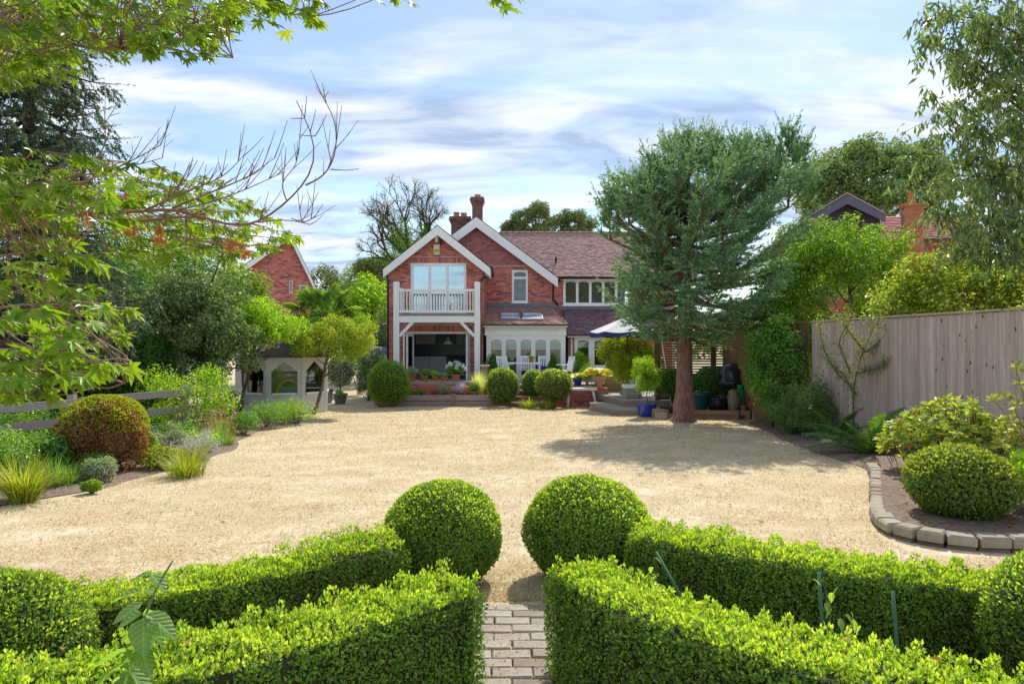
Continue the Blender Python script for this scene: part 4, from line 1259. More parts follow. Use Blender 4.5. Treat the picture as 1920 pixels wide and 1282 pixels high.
# gravel yard behind the spruce, held by sleepers
M_GRAVEL = plain('gravel', (.33, .30, .27), .95, .5, 60, .7)
gy = link('gravel_yard', MB().box(4.95, 6.62, 18.95, 20.88, -.5, -.19).mesh('gravel_yard'), M_GRAVEL, kind='structure')
sl = thing('sleeper_edging', 'timber sleeper edging with stakes holding the gravel behind the spruce', 'edging', (5.8, 18.8, ground(18.8)))
for a, b, z0, z1 in (((4.98, 18.92), (6.12, 18.74), -.28, -.155), ((4.98, 18.95), (6.10, 18.77), -.46, -.295), ((6.14, 18.74), (6.42, 18.70), -.28, -.150), ((6.44, 18.60), (6.64, 18.50), -.46, -.15)):
    MB().bar((*a, (z0 + z1) / 2), (*b, (z0 + z1) / 2), .10, z1 - z0).build('sleeper', M_SLEEPER_B, sl)
for p in ((6.04, 18.66), (6.33, 18.62)):
    MB().box(p[0] - .05, p[0] + .05, p[1] - .04, p[1] + .04, -.47, -.17).build('stake', M_SLEEPER_B, sl)
s2 = thing('sleeper_edging', 'short timber sleeper between the blue pot and the spruce trunk', 'edging', (4.1, 19.3, ground(19.3)))
MB().bar((3.98, 19.5, -.24), (4.28, 19.2, -.24), .1, .14).build('sleeper', M_SLEEPER_B, s2)
MB().box(4.22, 4.32, 19.12, 19.2, -.42, -.17).build('stake', M_SLEEPER_B, s2)
MB().box(3.93, 4.03, 19.5, 19.6, -.42, -.2).build('stake', M_SLEEPER_B, s2)
tag(link('stone_block', rounded_box('stone_block', .30, .16, .17, .015, M_STONE)), 'pale grey stone block at the foot of the spruce trunk', 'block').location = (4.06, 18.9, ground(18.9))

# slatted screen
M_SCREEN = woodm('olive_screen_wood', (.12, .085, .045), (.23, .165, .085), (1.5, 14, 14))
scn = thing('slatted_screen', 'brown slatted timber screen behind the spruce trunk', 'screen', (5.4, 21.0, -.06))
YK = 21.0
for a, b in ((1228, 1238), (1334, 1343), (1357, 1366)):
    MB().box(HX(a, YK), HX(b, YK), YK, YK + .1, -.055, HZ(605, YK)).build('post', M_SCREEN, scn)
for a, b in ((1238.3, 1333.7), (1343.3, 1356.7)):
    for i in range(19):
        zc_ = HZ(611 + i * 4.75, YK)
        MB().box(HX(a, YK), HX(b, YK), YK + .03, YK + .055, zc_ - .024, zc_ + .022).build('slat', M_SCREEN, scn)
    for i in range(6):
        MB().box(HX(a, YK), HX(b, YK), YK + .03, YK + .055, -.055 + i * .135, -.055 + i * .135 + .132).build('board', M_SCREEN, scn)
MB().box(HX(1226, YK), HX(1368, YK), YK - .03, YK + .13, HZ(605, YK) + .001, HZ(605, YK) + .03).build('capping', M_SCREEN, scn)
tag(MB().tube([(HX(1259, 20.4), 20.4, -.25 if False else -.18), (HX(1238, 20.9), 20.9, HZ(620, 20.9))], .013, 6).build('prop_pole', M_WHITE, None, True), 'thin white pole leaning against the slatted screen', 'pole')
tag(MB().tube([(HX(1231, 20.7), 20.88, -.06), (HX(1228.5, 20.7), 20.9, 1.1)], .02, 6).build('upright_cane', plain('pale_grey_paint', (.5, .52, .5), .6), None, True), 'short pale upright pole at the left end of the slatted screen', 'pole')

# ------------------------------------------------------------------ closeboard fence on the right
M_FENCE = woodm('weathered_fence_board', (.46, .375, .345), (.69, .58, .535), (9, 9, 0.9), knots=True)
M_FENCE_B = woodm('brown_fence_board', (.20, .12, .06), (.33, .21, .11), (9, 9, 0.9), knots=False)
def fence(label, p0, p1, ztop, mat, gap=.118, gz=None, gravel=True):
    p0, p1 = Vector((p0[0], p0[1], 0)), Vector((p1[0], p1[1], 0))
    d = (p1 - p0); L = d.length; d.normalize(); ang = math.atan2(d.y, d.x)
    t = thing('closeboard_fence', label, 'fence', (p0.x, p0.y, ground(p0.y)))
    H = 1.0
    bm = MB(); w = .124
    V = [(0, 0, 0), (w, 0, 0), (w, 0.006, 0), (0, .017, 0), (0, 0, 1), (w, 0, 1), (w, .006, 1), (0, .017, 1)]
    bm.add(V, [[[3, 2, 1, 0], [4, 5, 6, 7], [0, 1, 5, 4], [1, 2, 6, 5], [2, 3, 7, 6], [3, 0, 4, 7]]])
    me = bm.mesh('board'); me.materials.append(mat)
    n = int(L / gap); rn = random.Random(int(L * 100))
    for i in range(n):
        p = p0 + d * (i * gap)
        zb = ground(p.y) + (.24 if gravel else .05)
        zt = ztop - .03 + rn.uniform(-.006, .004)
        piece('board', me, t, (p.x, p.y, zb), (0, rn.uniform(-.004, .004), ang + rn.uniform(-.02, .02)), (1, 1, zt - zb))
    k = max(1, round(L / 2.4)); seg = L / k
    for i in range(k):
        a, b = p0 + d * (i * seg + .004), p0 + d * ((i + 1) * seg - .004)
        nrm = Vector((-d.y, d.x, 0))
        za = ztop
        MB().bar((a.x, a.y, ztop), (b.x, b.y, ztop), .07, .03).build('capping_rail', mat, t)
        if gravel:
            ga, gb = ground(a.y), ground(b.y)
            MB().bar((a.x, a.y, ga + .12), (b.x, b.y, gb + .12), .03, .23).build('gravel_board', mat, t)
        q = a + nrm * .07
        MB().box(q.x - .05, q.x + .05, q.y - .05, q.y + .05, ground(q.y), ztop - .05).build('post', mat, t)
    return t
# boards run from far to near so that the lapped face looks onto the garden
fence('weathered grey closeboard fence with dark knots beside the raised stone bed', (6.62, 15.3), (7.05, 5.4), 2.15, M_FENCE)
fence('brown closeboard fence section between slatted screen and dark climber', (6.40, 21.0), (6.615, 15.42), 2.15, M_FENCE_B)

# raised stone-edged bed
edge_pts = [(5.15, 9.9), (4.95, 9.35), (4.58, 8.7), (4.22, 8.0), (3.88, 7.35), (3.60, 6.8), (3.43, 6.4), (3.40, 6.1), (3.52, 5.9), (3.78, 5.80), (4.15, 5.76), (4.6, 5.72), (5.2, 5.68), (6.0, 5.66), (7.0, 5.64)]
E = resample(edge_pts, 34)
bedz = .07
V = [(x + .05, y + .02, bedz + .0) for x, y in E] + [(7.0, 9.9, bedz)]
import mathutils
tri = mathutils.geometry.tessellate_polygon([[Vector((v[0], v[1], 0)) for v in V]])
link('raised_bed_soil', mesh_np('raised_bed_soil', [(v[0], v[1], v[2]) for v in V], [np.array(tri)]), M_SOIL, kind='structure')
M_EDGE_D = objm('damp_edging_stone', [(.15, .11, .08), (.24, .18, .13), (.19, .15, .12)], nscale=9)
te = thing('stone_edging', 'curved low wall of pale stones edging the raised bed', 'edging', (3.4, 6.1, ground(6)))
for i in range(len(E) - 1):
    a, b = E[i], E[i + 1]; L = float(np.linalg.norm(b - a)); ang = math.atan2(b[1] - a[1], b[0] - a[0])
    for k in range(2):
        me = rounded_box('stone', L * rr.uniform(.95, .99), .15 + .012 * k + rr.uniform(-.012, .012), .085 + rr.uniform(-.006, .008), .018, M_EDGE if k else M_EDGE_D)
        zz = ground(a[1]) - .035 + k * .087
        piece('stone', me, te, ((a[0] + b[0]) / 2 + rr.uniform(-.008, .008), (a[1] + b[1]) / 2 + rr.uniform(-.008, .008), zz), (rr.uniform(-.05, .05), rr.uniform(-.04, .04), ang + rr.uniform(-.06, .06)))

# ------------------------------------------------------------------ post and rail fence on the left
M_RAIL = woodm('silvered_rail', (.30, .27, .26), (.50, .46, .43), (1.2, 12, 12))
t = thing('post_and_rail_fence', 'silvered post and rail fence behind the left flower border', 'fence', (-7.5, 12, ground(12)))
A_, B_ = Vector((-6.7, 14.2, 0)), Vector((-8.4, 9.6, 0)); dd = (B_ - A_)
for i in range(3):
    p = A_ + dd * (i / 2.0)
    MB().box(p.x - .06, p.x + .06, p.y - .05, p.y + .05, ground(p.y) - .02, .80).build('post', M_RAIL, t)
for z in (.66, .34, .02):
    for i in range(2):
        a, b = A_ + dd * (i / 2.0) + Vector((.09, 0, 0)), A_ + dd * ((i + .985) / 2.0) + Vector((.09, 0, 0))
        MB().bar((a.x, a.y, z + rr.uniform(-.02, .02)), (b.x, b.y, z + .02), .045, .13).build('rail', M_RAIL, t)

# ------------------------------------------------------------------ summerhouse
M_SH = plain('pale_grey_green_paint', (.58, .58, .57), .6, .06, 4, .1)
def summerhouse():
    cx_, cy_, R = -7.0, 21.6, 1.25
    z0, z1 = ground(21) - .02, 1.24
    t = thing('summerhouse', 'pale grey octagonal summerhouse with pointed arch windows under the trees', 'summerhouse', (cx_, cy_, z0))
    ang0 = math.radians(-90 + 14)
    corners = [Vector((cx_ + R * math.cos(ang0 + math.pi / 8 + i * math.pi / 4), cy_ + R * math.sin(ang0 + math.pi / 8 + i * math.pi / 4), 0)) for i in range(8)]
    for i in range(8):
        a, b = corners[i], corners[(i + 1) % 8]
        d = (b - a); L = d.length; d.normalize(); n = Vector((d.y, -d.x, 0))
        def P(s, z, o=0): return Vector((a.x + d.x * s + n.x * o, a.y + d.y * s + n.y * o, z))
        def slab(poly, o0, o1, mb):
            m = len(poly)
            VV = [P(s, z, o0) for s, z in poly] + [P(s, z, o1) for s, z in poly]
            mb.add([tuple(v) for v in VV], [list(range(m))[::-1], list(range(m, 2 * m)), ])
            mb.add([tuple(v) for v in VV], [[[k, (k + 1) % m, m + (k + 1) % m, m + k] for k in range(m)]])
        zs, zsp, zap = z0 + .62, z1 - .42, z1 - .10
        e = .11
        mb = MB()
        slab([(0, z0), (L, z0), (L, zs), (0, zs)], 0, .05, mb)
        slab([(0, zs + .001), (e, zs + .001), (e, z1), (0, z1)], 0, .05, mb)
        slab([(L - e, zs + .001), (L, zs + .001), (L, z1), (L - e, z1)], 0, .05, mb)
        slab([(e, zsp), (L / 2, zap), (L / 2, z1), (e, z1)], 0, .05, mb)
        slab([(L - e, z1), (L / 2, z1), (L / 2, zap), (L - e, zsp)], 0, .05, mb)
        w = mb.build('panel', M_SH, t)
        mb = MB(); slab([(e, zs), (L - e, zs), (L - e, zsp), (L / 2, zap), (e, zsp)], .015, .021, mb); mb.build('pane' if n.y < .3 else 'dark_backing', M_GLASS if n.y < .3 else M_DARKBARK, w)  # rear facets get added dark boards so the interior looks unlit
        mb = MB(); slab([(e + .02, zs + .001), (L - e - .02, zs + .001), (L - e - .02, zs + .05), (e + .02, zs + .05)], .055, .09, mb); mb.build('sill', M_WHITE, w)
        MB().box(a.x - .045, a.x + .045, a.y - .045, a.y + .045, z0, z1).build('corner_post', M_SH, t)
    R2 = R + .12
    mb = MB(); V = [(cx_ + R2 * math.cos(ang0 + math.pi / 8 + i * math.pi / 4), cy_ + R2 * math.sin(ang0 + math.pi / 8 + i * math.pi / 4), z1) for i in range(8)]
    V2 = [(x, y, z + .07) for x, y, z in V] + [(cx_, cy_, z1 + .55)]
    mb.add(V + V2, [[[i, (i + 1) % 8, 8 + (i + 1) % 8, 8 + i] for i in range(8)], [[8 + i, 8 + (i + 1) % 8, 16] for i in range(8)], list(range(8))[::-1]])
    mb.build('roof', plain('felt_roof', (.10, .085, .075), .9, .2), t)
    MB().box(cx_ - .8, cx_ + .8, cy_ - .8, cy_ + .8, z0 + .001, z0 + .04).build('floor', M_FLOOR, t)
    zf = z0 + .041
    u = thing('garden_store_item', 'yellow arched frame with grey pack standing behind the summerhouse window', 'garden item', (-6.72, 20.95, zf))
    x, y = -6.72, 20.95
    pts = [(x - .36 + .36 * (1 - math.cos(q)), y, zf + .62 + .36 * math.sin(q)) for q in np.linspace(0, math.pi, 12)]
    MB().tube([(x - .36, y, zf)] + pts + [(x + .36, y, zf)], .06, 8).build('arch', plain('yellow_plastic', (.80, .60, .03), .4, .05), u, True)
    MB().box(x - .28, x + .28, y - .04, y + .1, zf, zf + .78).build('pack', plain('grey_plastic', (.42, .43, .46), .5, .1), u)
    ch = thing('wicker_chair', 'brown wicker chair inside the summerhouse', 'chair', (-7.5, 21.2, zf))
    M_WK = plain('wicker', (.30, .17, .09), .8, .4, 30, .5)
    mb = MB().box(-7.77, -7.23, 21.0, 21.5, zf + .36, zf + .44); mb.build('seat', M_WK, ch)
    MB().lathe([(.02, .44), (.26, .46), (.30, .75), (.27, 1.05), (.02, 1.12)], (-7.5, 21.52, zf), 12).build('backrest', M_WK, ch, True)
    for sx in (-7.75, -7.28):
        for sy in (21.02, 21.45): MB().box(sx, sx + .045, sy, sy + .045, zf, zf + .359).build('leg', M_WK, ch)
summerhouse()

# ------------------------------------------------------------------ pots, furniture and yard things
def pot(name, label, c, r, h, mat, kind='round', group=None, soil=True):
    t = thing(name, label, 'pot', c, group)
    if kind == 'round': prof = [(r * .68, 0), (r * .72, .02), (r * .93, h * .80), (r * 1.05, h * .81), (r * 1.06, h), (r * .94, h), (r * .86, h * .82), (r * .80, h * .80)]
    elif kind == 'belly': prof = [(r * .66, 0), (r * .80, h * .12), (r * 1.0, h * .5), (r * .97, h * .82), (r * 1.02, h * .90), (r * 1.05, h), (r * .92, h), (r * .88, h * .85)]
    elif kind == 'urn': prof = [(r * .52, 0), (r * .55, .04), (r * .30, h * .16), (r * .34, h * .24), (r * .70, h * .42), (r * .95, h * .75), (r * 1.08, h * .93), (r * 1.08, h), (r * .95, h), (r * .85, h * .85)]
    elif kind == 'taper': prof = [(r * .55, 0), (r * .58, .02), (r * .85, h * .9), (r * 1.05, h * .91), (r * 1.05, h), (r * .92, h), (r * .8, h * .9)]
    MB().lathe(prof, c, 22).build('body', mat, t, True)
    if soil: MB().lathe([(r * .86, h * .80), (r * .86, h * .84), (.01, h * .86)], c, 16).build('soil', M_SOIL, t, True)
    return t
def chair(label, x, y, z, rz, group='white garden chairs on the patio'):
    t = thing('garden_chair', label, 'chair', (x, y, z), group)
    def part(name, mb):
        me = mb.mesh(name); me.materials.append(M_WHITE)
        o = bpy.data.objects.new(name, me); COL.objects.link(o); o.parent = t
    part('seat', MB().box(-.24, .24, -.24, .22, .42, .45))
    for sx in (-.23, .19):
        for sy in (-.23, .19):
            part('leg', MB().box(sx, sx + .04, sy, sy + .04, 0, .419))
        part('back_post', MB().bar((sx + .02, .21, .45), (sx + .02, .33, .98), .04, .04))
        part('armrest', MB().box(sx - .005, sx + .045, -.24, .22, .64, .67))
    part('top_rail', MB().bar((-.19, .325, .93), (.19, .325, .93), .03, .08))
    for i in range(5): part('slat', MB().bar((-.16 + i * .08, .215, .46), (-.16 + i * .08, .315, .90), .045, .015))
    t.rotation_euler = (0, 0, rz)
    return t
chair('white slatted garden chair at the left end of the patio table', -.25, 26.2, PZ, 0.5)
chair('white slatted garden chair with its back to the sunroom windows', .55, 26.75, PZ, 0.0)
chair('white slatted garden chair pulled up beside the blue cushion', 1.15, 26.6, PZ, -0.3)
chair('white slatted garden chair in front of the right hand cone topiary', 1.95, 25.9, PZ, -1.2)
t = thing('garden_table', 'white garden table on the patio before the sunroom', 'table', (.45, 26.0, PZ))
MB().box(-.2, 1.1, 25.7, 26.35, PZ + .70, PZ + .74).build('table_top', M_WHITE, t)
for sx in (-.15, 1.0):
    for sy in (25.75, 26.25): MB().box(sx, sx + .05, sy, sy + .05, PZ, PZ + .699).build('leg', M_WHITE, t)
cu = MB().lathe([(.02, 0), (.18, .03), (.21, .08), (.18, .13), (.02, .16)], (1.13, 26.5, PZ + .455), 14)
tag(cu.build('cushion', plain('blue_cloth', (.06, .09, .42), .9, .15), None, True), 'blue cushion on a white garden chair', 'cushion')

# white trestle table on the lawn
t = thing('trestle_table', 'white plastic table with splayed legs on the lawn before the brick wall', 'table', (2.33, 23.45, ground(23.4)))
gz_ = ground(23.4)
ztop_ = HZ(727, 23.4)
mb = MB().hexa([(1.82, 23.2, ztop_ - .07), (2.84, 23.2, ztop_ - .07), (2.84, 23.7, ztop_ - .07), (1.82, 23.7, ztop_ - .07)], [(1.80, 23.18, ztop_), (2.86, 23.18, ztop_), (2.86, 23.72, ztop_), (1.80, 23.72, ztop_)])
mb.build('table_top', M_WHITE, t)
for (x0, x1) in ((1.92, 1.88), (2.72, 2.86)):
    for y0, y1 in ((23.26, 23.2), (23.64, 23.7)):
        MB().tube([(x0, y0, ztop_ - .071), (x1, y1, gz_)], .022, 8).build('leg', M_WHITE, t, True)
    MB().tube([((x0 + x1) / 2, 23.24, (ztop_ + gz_) / 2), ((x0 + x1) / 2, 23.66, (ztop_ + gz_) / 2)], .012, 6).build('stretcher', M_WHITE, t, True)

# parasol
t = thing('parasol', 'open cream parasol with blue border standing on the deck', 'parasol', (3.85, 23.2, ZU))
ux, uy = 3.85, 23.2; rz_, az_ = HZ(628, uy), HZ(594, uy)
V = [(ux, uy, az_)] + [(ux + 1.25 * math.cos(k * math.pi / 4), uy + 1.25 * math.sin(k * math.pi / 4), rz_ + .10) for k in range(8)]
mb = MB()
nsub = 8
vs = [(ux, uy, az_)]; fs = []
for k in range(8):
    for s_ in range(nsub):
        f = s_ / nsub; a0 = k * math.pi / 4; 
        p0 = np.array(V[1 + k]); p1 = np.array(V[1 + (k + 1) % 8]); e_ = p0 * (1 - f) + p1 * f
        e_ = e_ - np.array([0, 0, .05 * math.sin(f * math.pi)]); vs.append(tuple(e_))
n_ = 8 * nsub
for i in range(n_): fs.append((0, 1 + i, 1 + (i + 1) % n_))
mb.add(vs, [fs]); mb.add([(x, y, z + .012) for x, y, z in vs], [[tuple(reversed(f)) for f in fs]])
can = mb.build('canopy', plain('cream_canvas', (.66, .64, .62), .9, .06, 5, .1), t)
mb = MB()
lo_ = [(ux + (x - ux) * 1.005, uy + (y - uy) * 1.005, z - .14) for x, y, z in vs[1:]]
mb.add(vs[1:] + lo_, [[(i, (i + 1) % n_, n_ + (i + 1) % n_, n_ + i) for i in range(n_)]]); mb.build('valance', plain('navy_canvas', (.035, .05, .17), .9, .1), can)
MB().tube([(ux, uy, ZU), (ux, uy, az_)], .025, 8).build('pole', M_DARKBARK, t, True)
for k in range(8): MB().bar((ux, uy, az_ - .03), (V[1 + k][0], V[1 + k][1], V[1 + k][2] - .03), .018, .018).build('rib', M_DARKBARK, t)
MB().lathe([(.25, 0), (.25, .06), (.05, .10), (.04, .3)], (ux, uy, ZU), 16).build('base', M_LEAD, t, True)

# lounger on the deck
t = thing('lounger', 'cream cushioned recliner with timber box base on the deck', 'lounger', (3.75, 21.9, ZU))
for i in range(3): MB().box(3.55, 4.05, 21.56, 21.60, ZU + .02 + i * .10, ZU + .11 + i * .10).build('slat', M_DECK, t)
MB().box(3.56, 4.04, 21.61, 22.4, ZU, ZU + .31).build('base', M_DECK, t)
MB().hexa([(3.50, 21.5, ZU + .325), (4.0, 21.5, ZU + .325), (4.0, 22.2, ZU + .325), (3.50, 22.2, ZU + .325)], [(3.52, 21.54, ZU + .42), (3.98, 21.54, ZU + .42), (3.98, 22.16, ZU + .42), (3.52, 22.16, ZU + .42)]).build('seat_cushion', M_CREAM, t)
MB().hexa([(3.93, 21.5, ZU + .33), (4.05, 21.5, ZU + .33), (4.05, 22.2, ZU + .33), (3.93, 22.2, ZU + .33)], [(4.10, 21.5, ZU + .98), (4.24, 21.5, ZU + .98), (4.24, 22.2, ZU + .98), (4.10, 22.2, ZU + .98)]).build('back_cushion', M_CREAM, t)
MB().tube([(3.95, 21.46, ZU), (3.95, 21.46, ZU + .5), (4.1, 21.46, ZU + .6)], .014, 6).build('frame', M_LEAD, t, True)
# low slatted fence at the back of the deck
t = thing('low_fence', 'low tan horizontal board panel behind the hosta urn', 'fence', (3.7, 24.5, ZU))
M_TAN = woodm('tan_board', (.30, .20, .10), (.46, .33, .18), (1.5, 14, 14))
for i in range(7): MB().box(3.30, 4.05, 24.55, 24.58, ZU + .01 + i * .10, ZU + .10 + i * .10).build('board', M_TAN, t)
for x in (3.30, 4.06): MB().box(x, x + .08, 24.59, 24.67, ZU, ZU + .78).build('post', M_DARKBARK, t)

# covered barbecue and the things about it
t = thing('covered_barbecue', 'kettle barbecue under a shiny black cover on the gravel', 'barbecue', (6.28, 19.9, -.19))
wob = lambda a, i: (.05 * np.sin(a * 9 + i) + .04 * np.sin(a * 5 + 2 * i)) * min(1, i / 4)
M_COVER = plain('black_cover', (.03, .035, .05), .28, .2, 6, .3, spec=.6)
MB().lathe([(.03, .62), (.16, .60), (.28, .50), (.34, .36), (.33, .24), (.40, .12), (.43, 0), (.40, 0.0), (.3, .14)][::-1], (6.28, 19.9, .47), 40, wob).build('cover', M_COVER, t, True)
for k in range(3):
    a = k * 2.1 + .4
    MB().tube([(6.28 + .2 * math.cos(a), 19.9 + .2 * math.sin(a), .6), (6.28 + .3 * math.cos(a), 19.9 + .3 * math.sin(a), -.19)], .015, 6).build('leg', M_LEAD, t, True)
t = thing('gas_bottle', 'green gas bottle standing below the covered barbecue', 'gas bottle', (6.38, 19.35, -.19))
MB().lathe([(.12, 0), (.15, .02), (.155, .06), (.155, .45), (.13, .54), (.07, .59), (.05, .6)], (6.38, 19.35, -.19), 18).build('body', plain('green_enamel', (.03, .26, .10), .4, .1), t, True)
MB().lathe([(.085, .58), (.09, .70), (.08, .70), (.075, .58)], (6.38, 19.35, -.19), 14).build('collar', plain('green_enamel', (.03, .26, .10), .4, .1), t, True)
MB().tube([(6.38, 19.35, .40), (6.38, 19.35, .50)], .025, 8).build('valve', M_LEAD, t, True)
ow = MB().lathe([(.13, 0), (.15, .03), (.16, .15), (.175, .30), (.165, .40), (.12, .44), (.13, .48), (.12, .55), (.05, .58), (.01, .58)], (6.10, 19.1, -.19), 16, lambda a, i: .06 * np.sin(a * 3 + i))
tag(ow.build('stone_ornament', plain('mossy_stone', (.24, .22, .15), .95, .3, 14, .5), None, True), 'mossy stone ornament on the gravel beside the gas bottle', 'ornament')
pot('dark_tub', 'wide dark round tub on the gravel right of the spruce trunk', (5.72, 19.3, -.19), .30, .34, plain('dark_blue_glaze', (.012, .014, .03), .3, .2), 'belly')
pot('teal_pot', 'dark teal pot half hidden behind the spruce trunk', (5.25, 19.35, -.19), .24, .50, plain('teal_glaze', (.015, .09, .10), .35, .2), 'round')
t = thing('red_can', 'small red can with black cap below the climber', 'can', (6.50, 18.98, -.19))
MB().lathe([(.07, 0), (.075, .01), (.075, .24), (.03, .29)], (6.50, 18.98, -.19), 12).build('body', plain('red_enamel', (.42, .04, .02), .4, .1), t, True)
MB().lathe([(.045, .29), (.05, .30), (.05, .38), (.02, .40)], (6.50, 18.98, -.19), 12).build('cap', M_BLACK, t, True)
pot('terracotta_pot', 'small terracotta pot at the end of the gravel by the climber', (6.56, 18.75, -.19) if False else (6.30, 18.86, -.19), .08, .16, M_TERRA)
# ------------------------------------------------------------------ leaf materials
L_BOX = leafm('box_leaf', [(.085, .07, .02), (.045, .095, .014), (.085, .165, .02), (.14, .23, .03), (.19, .28, .04)], .34, .55, spec=.25, gain=1.7)
L_TIP = leafm('box_lit_new_growth', [(.12, .20, .02), (.20, .31, .03), (.30, .40, .05), (.38, .44, .09)], .42, .5, spec=.25, gain=1.6)  # lime new growth, its colour also carrying the sunlit brightness of the tops
L_BOX2 = leafm('dark_box_leaf', [(.03, .06, .012), (.06, .11, .016), (.11, .17, .025), (.20, .24, .04)], .35, .4)
L_LIME = leafm('lime_leaf', [(.07, .13, .015), (.13, .22, .02), (.22, .31, .035)], .42, .45, gain=1.5)
L_YG = leafm('yellow_green_leaf', [(.12, .17, .02), (.22, .28, .03), (.32, .35, .06)], .42, .45, gain=1.3)
L_MID = leafm('mid_green_leaf', [(.03, .075, .018), (.06, .125, .024), (.10, .19, .032)], .38, .42, gain=2.4)
L_BRIGHT = leafm('bright_green_leaf', [(.055, .12, .012), (.10, .20, .015), (.19, .30, .025), (.27, .36, .04)], .45, .42)
L_DARK = leafm('dark_glossy_leaf', [(.016, .035, .016), (.035, .065, .026), (.075, .11, .045), (.14, .17, .075)], .28, .42, spec=.35, gain=3.0)
L_CONIF = leafm('clipped_conifer', [(.025, .075, .018), (.05, .13, .02), (.10, .21, .03)], .3, .6)
L_GREY = leafm('grey_green_leaf', [(.09, .12, .08), (.17, .21, .14), (.28, .31, .22)], .3, .6)
L_BRONZE = leafm('bronze_leaf', [(.06, .03, .015), (.13, .055, .025), (.20, .09, .03), (.15, .13, .03)], .3, .5)
L_GOLD = leafm('golden_leaf', [(.11, .17, .02), (.20, .28, .03), (.31, .36, .05)], .45, .45, gain=1.4)
L_EUC = leafm('gum_leaf', [(.035, .07, .035), (.065, .115, .05), (.11, .16, .065), (.17, .20, .07)], .35, .35, gain=2.0)
L_OAK = leafm('oak_leaf', [(.04, .075, .032), (.075, .12, .045), (.125, .17, .06)], .3, .5, gain=2.4)
L_FAR = leafm('far_tree_leaf', [(.04, .06, .025), (.07, .10, .04), (.115, .145, .055)], .3, .6, gain=1.9)
L_RHODO = leafm('rhododendron_leaf', [(.20, .09, .03), (.09, .15, .03), (.17, .23, .04), (.28, .32, .07), (.36, .36, .11)], .4, .4)
L_BRAMBLE = leafm('bramble_leaf', [(.22, .11, .03), (.07, .12, .02), (.13, .20, .025), (.23, .29, .05), (.33, .35, .10)], .4, .35)
L_HOSTA = leafm('hosta_leaf', [(.26, .34, .03), (.46, .46, .06), (.56, .54, .14)], .42, .4, gain=1.15)
L_NEEDLE = leafm('spruce_needle', [(.03, .065, .045), (.05, .10, .06), (.08, .145, .075), (.15, .21, .09)], .20, .5, gain=2.7)
L_NEEDLE2 = leafm('dark_spruce_needle', [(.018, .035, .025), (.035, .06, .035), (.06, .095, .04)], .22, .5, gain=2.3)
L_MAPLE = leafm('maple_leaf', [(.05, .11, .016), (.10, .18, .018), (.16, .25, .022), (.26, .31, .035)], .40, .4, (1.8, 1.75, .45), gain=1.4)
L_MAPLE_D = leafm('dry_maple_leaf', [(.28, .12, .04), (.40, .19, .06), (.46, .26, .09)], .35, .7, (1.3, 1.1, .8), gain=1.15)
L_FERN = leafm('fern_leaf', [(.02, .06, .015), (.045, .10, .02), (.08, .15, .03)], .35, .5)
L_PINK = leafm('pink_petal', [(.60, .10, .25), (.75, .22, .35), (.80, .40, .40)], .4, .6, (1.2, 1.0, 1.0))
L_WHITE = leafm('white_petal', [(.70, .70, .66), (.82, .82, .78), (.86, .86, .82)], .35, .6, (1.0, 1.0, 1.0))
L_RUST = leafm('rust_flower', [(.20, .09, .05), (.34, .16, .09), (.42, .26, .18)], .3, .7, (1.2, 1.0, 1.0))
L_LAV = leafm('lavender_flower', [(.24, .20, .32), (.36, .31, .42), (.42, .38, .40)], .3, .7, (1.1, 1.0, 1.0))
L_ROSE = leafm('rose_leaf', [(.055, .12, .03), (.10, .19, .04), (.17, .27, .06)], .45, .35)
M_CORE = plain('hedge_twigs', (.035, .045, .015), .95, .5, 20, .6)
M_CORE_B = plain('dry_hedge_twigs', (.10, .055, .03), .95, .5, 20, .6)

# ------------------------------------------------------------------ box hedges in the foreground
GB = 'clipped box hedges of the parterre'
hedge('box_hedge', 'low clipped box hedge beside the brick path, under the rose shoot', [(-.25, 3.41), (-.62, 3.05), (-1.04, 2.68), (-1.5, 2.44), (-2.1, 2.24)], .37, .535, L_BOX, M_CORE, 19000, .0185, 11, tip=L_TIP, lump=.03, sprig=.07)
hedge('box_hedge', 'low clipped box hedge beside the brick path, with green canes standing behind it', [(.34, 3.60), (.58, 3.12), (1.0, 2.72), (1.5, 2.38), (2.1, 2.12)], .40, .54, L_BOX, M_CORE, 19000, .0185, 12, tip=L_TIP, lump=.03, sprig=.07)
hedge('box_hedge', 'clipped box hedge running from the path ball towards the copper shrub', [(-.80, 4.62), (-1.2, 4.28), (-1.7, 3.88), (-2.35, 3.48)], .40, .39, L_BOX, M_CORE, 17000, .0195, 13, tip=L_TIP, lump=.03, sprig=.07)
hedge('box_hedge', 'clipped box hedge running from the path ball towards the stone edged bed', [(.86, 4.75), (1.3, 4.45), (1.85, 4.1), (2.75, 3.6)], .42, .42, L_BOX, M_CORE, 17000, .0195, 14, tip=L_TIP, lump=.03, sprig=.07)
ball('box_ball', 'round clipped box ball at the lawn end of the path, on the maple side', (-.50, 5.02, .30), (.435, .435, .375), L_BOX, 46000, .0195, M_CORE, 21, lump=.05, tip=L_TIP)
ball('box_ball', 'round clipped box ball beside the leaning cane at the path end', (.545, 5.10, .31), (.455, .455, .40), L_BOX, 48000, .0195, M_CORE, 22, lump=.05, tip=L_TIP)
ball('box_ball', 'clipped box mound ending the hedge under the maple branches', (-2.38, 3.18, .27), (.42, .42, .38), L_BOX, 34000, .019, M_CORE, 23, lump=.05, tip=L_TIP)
ball('box_ball', 'clipped box mound ending the hedge below the stone edged bed', (2.72, 3.35, .29), (.40, .40, .40), L_BOX, 34000, .019, M_CORE, 24, lump=.05, tip=L_TIP)
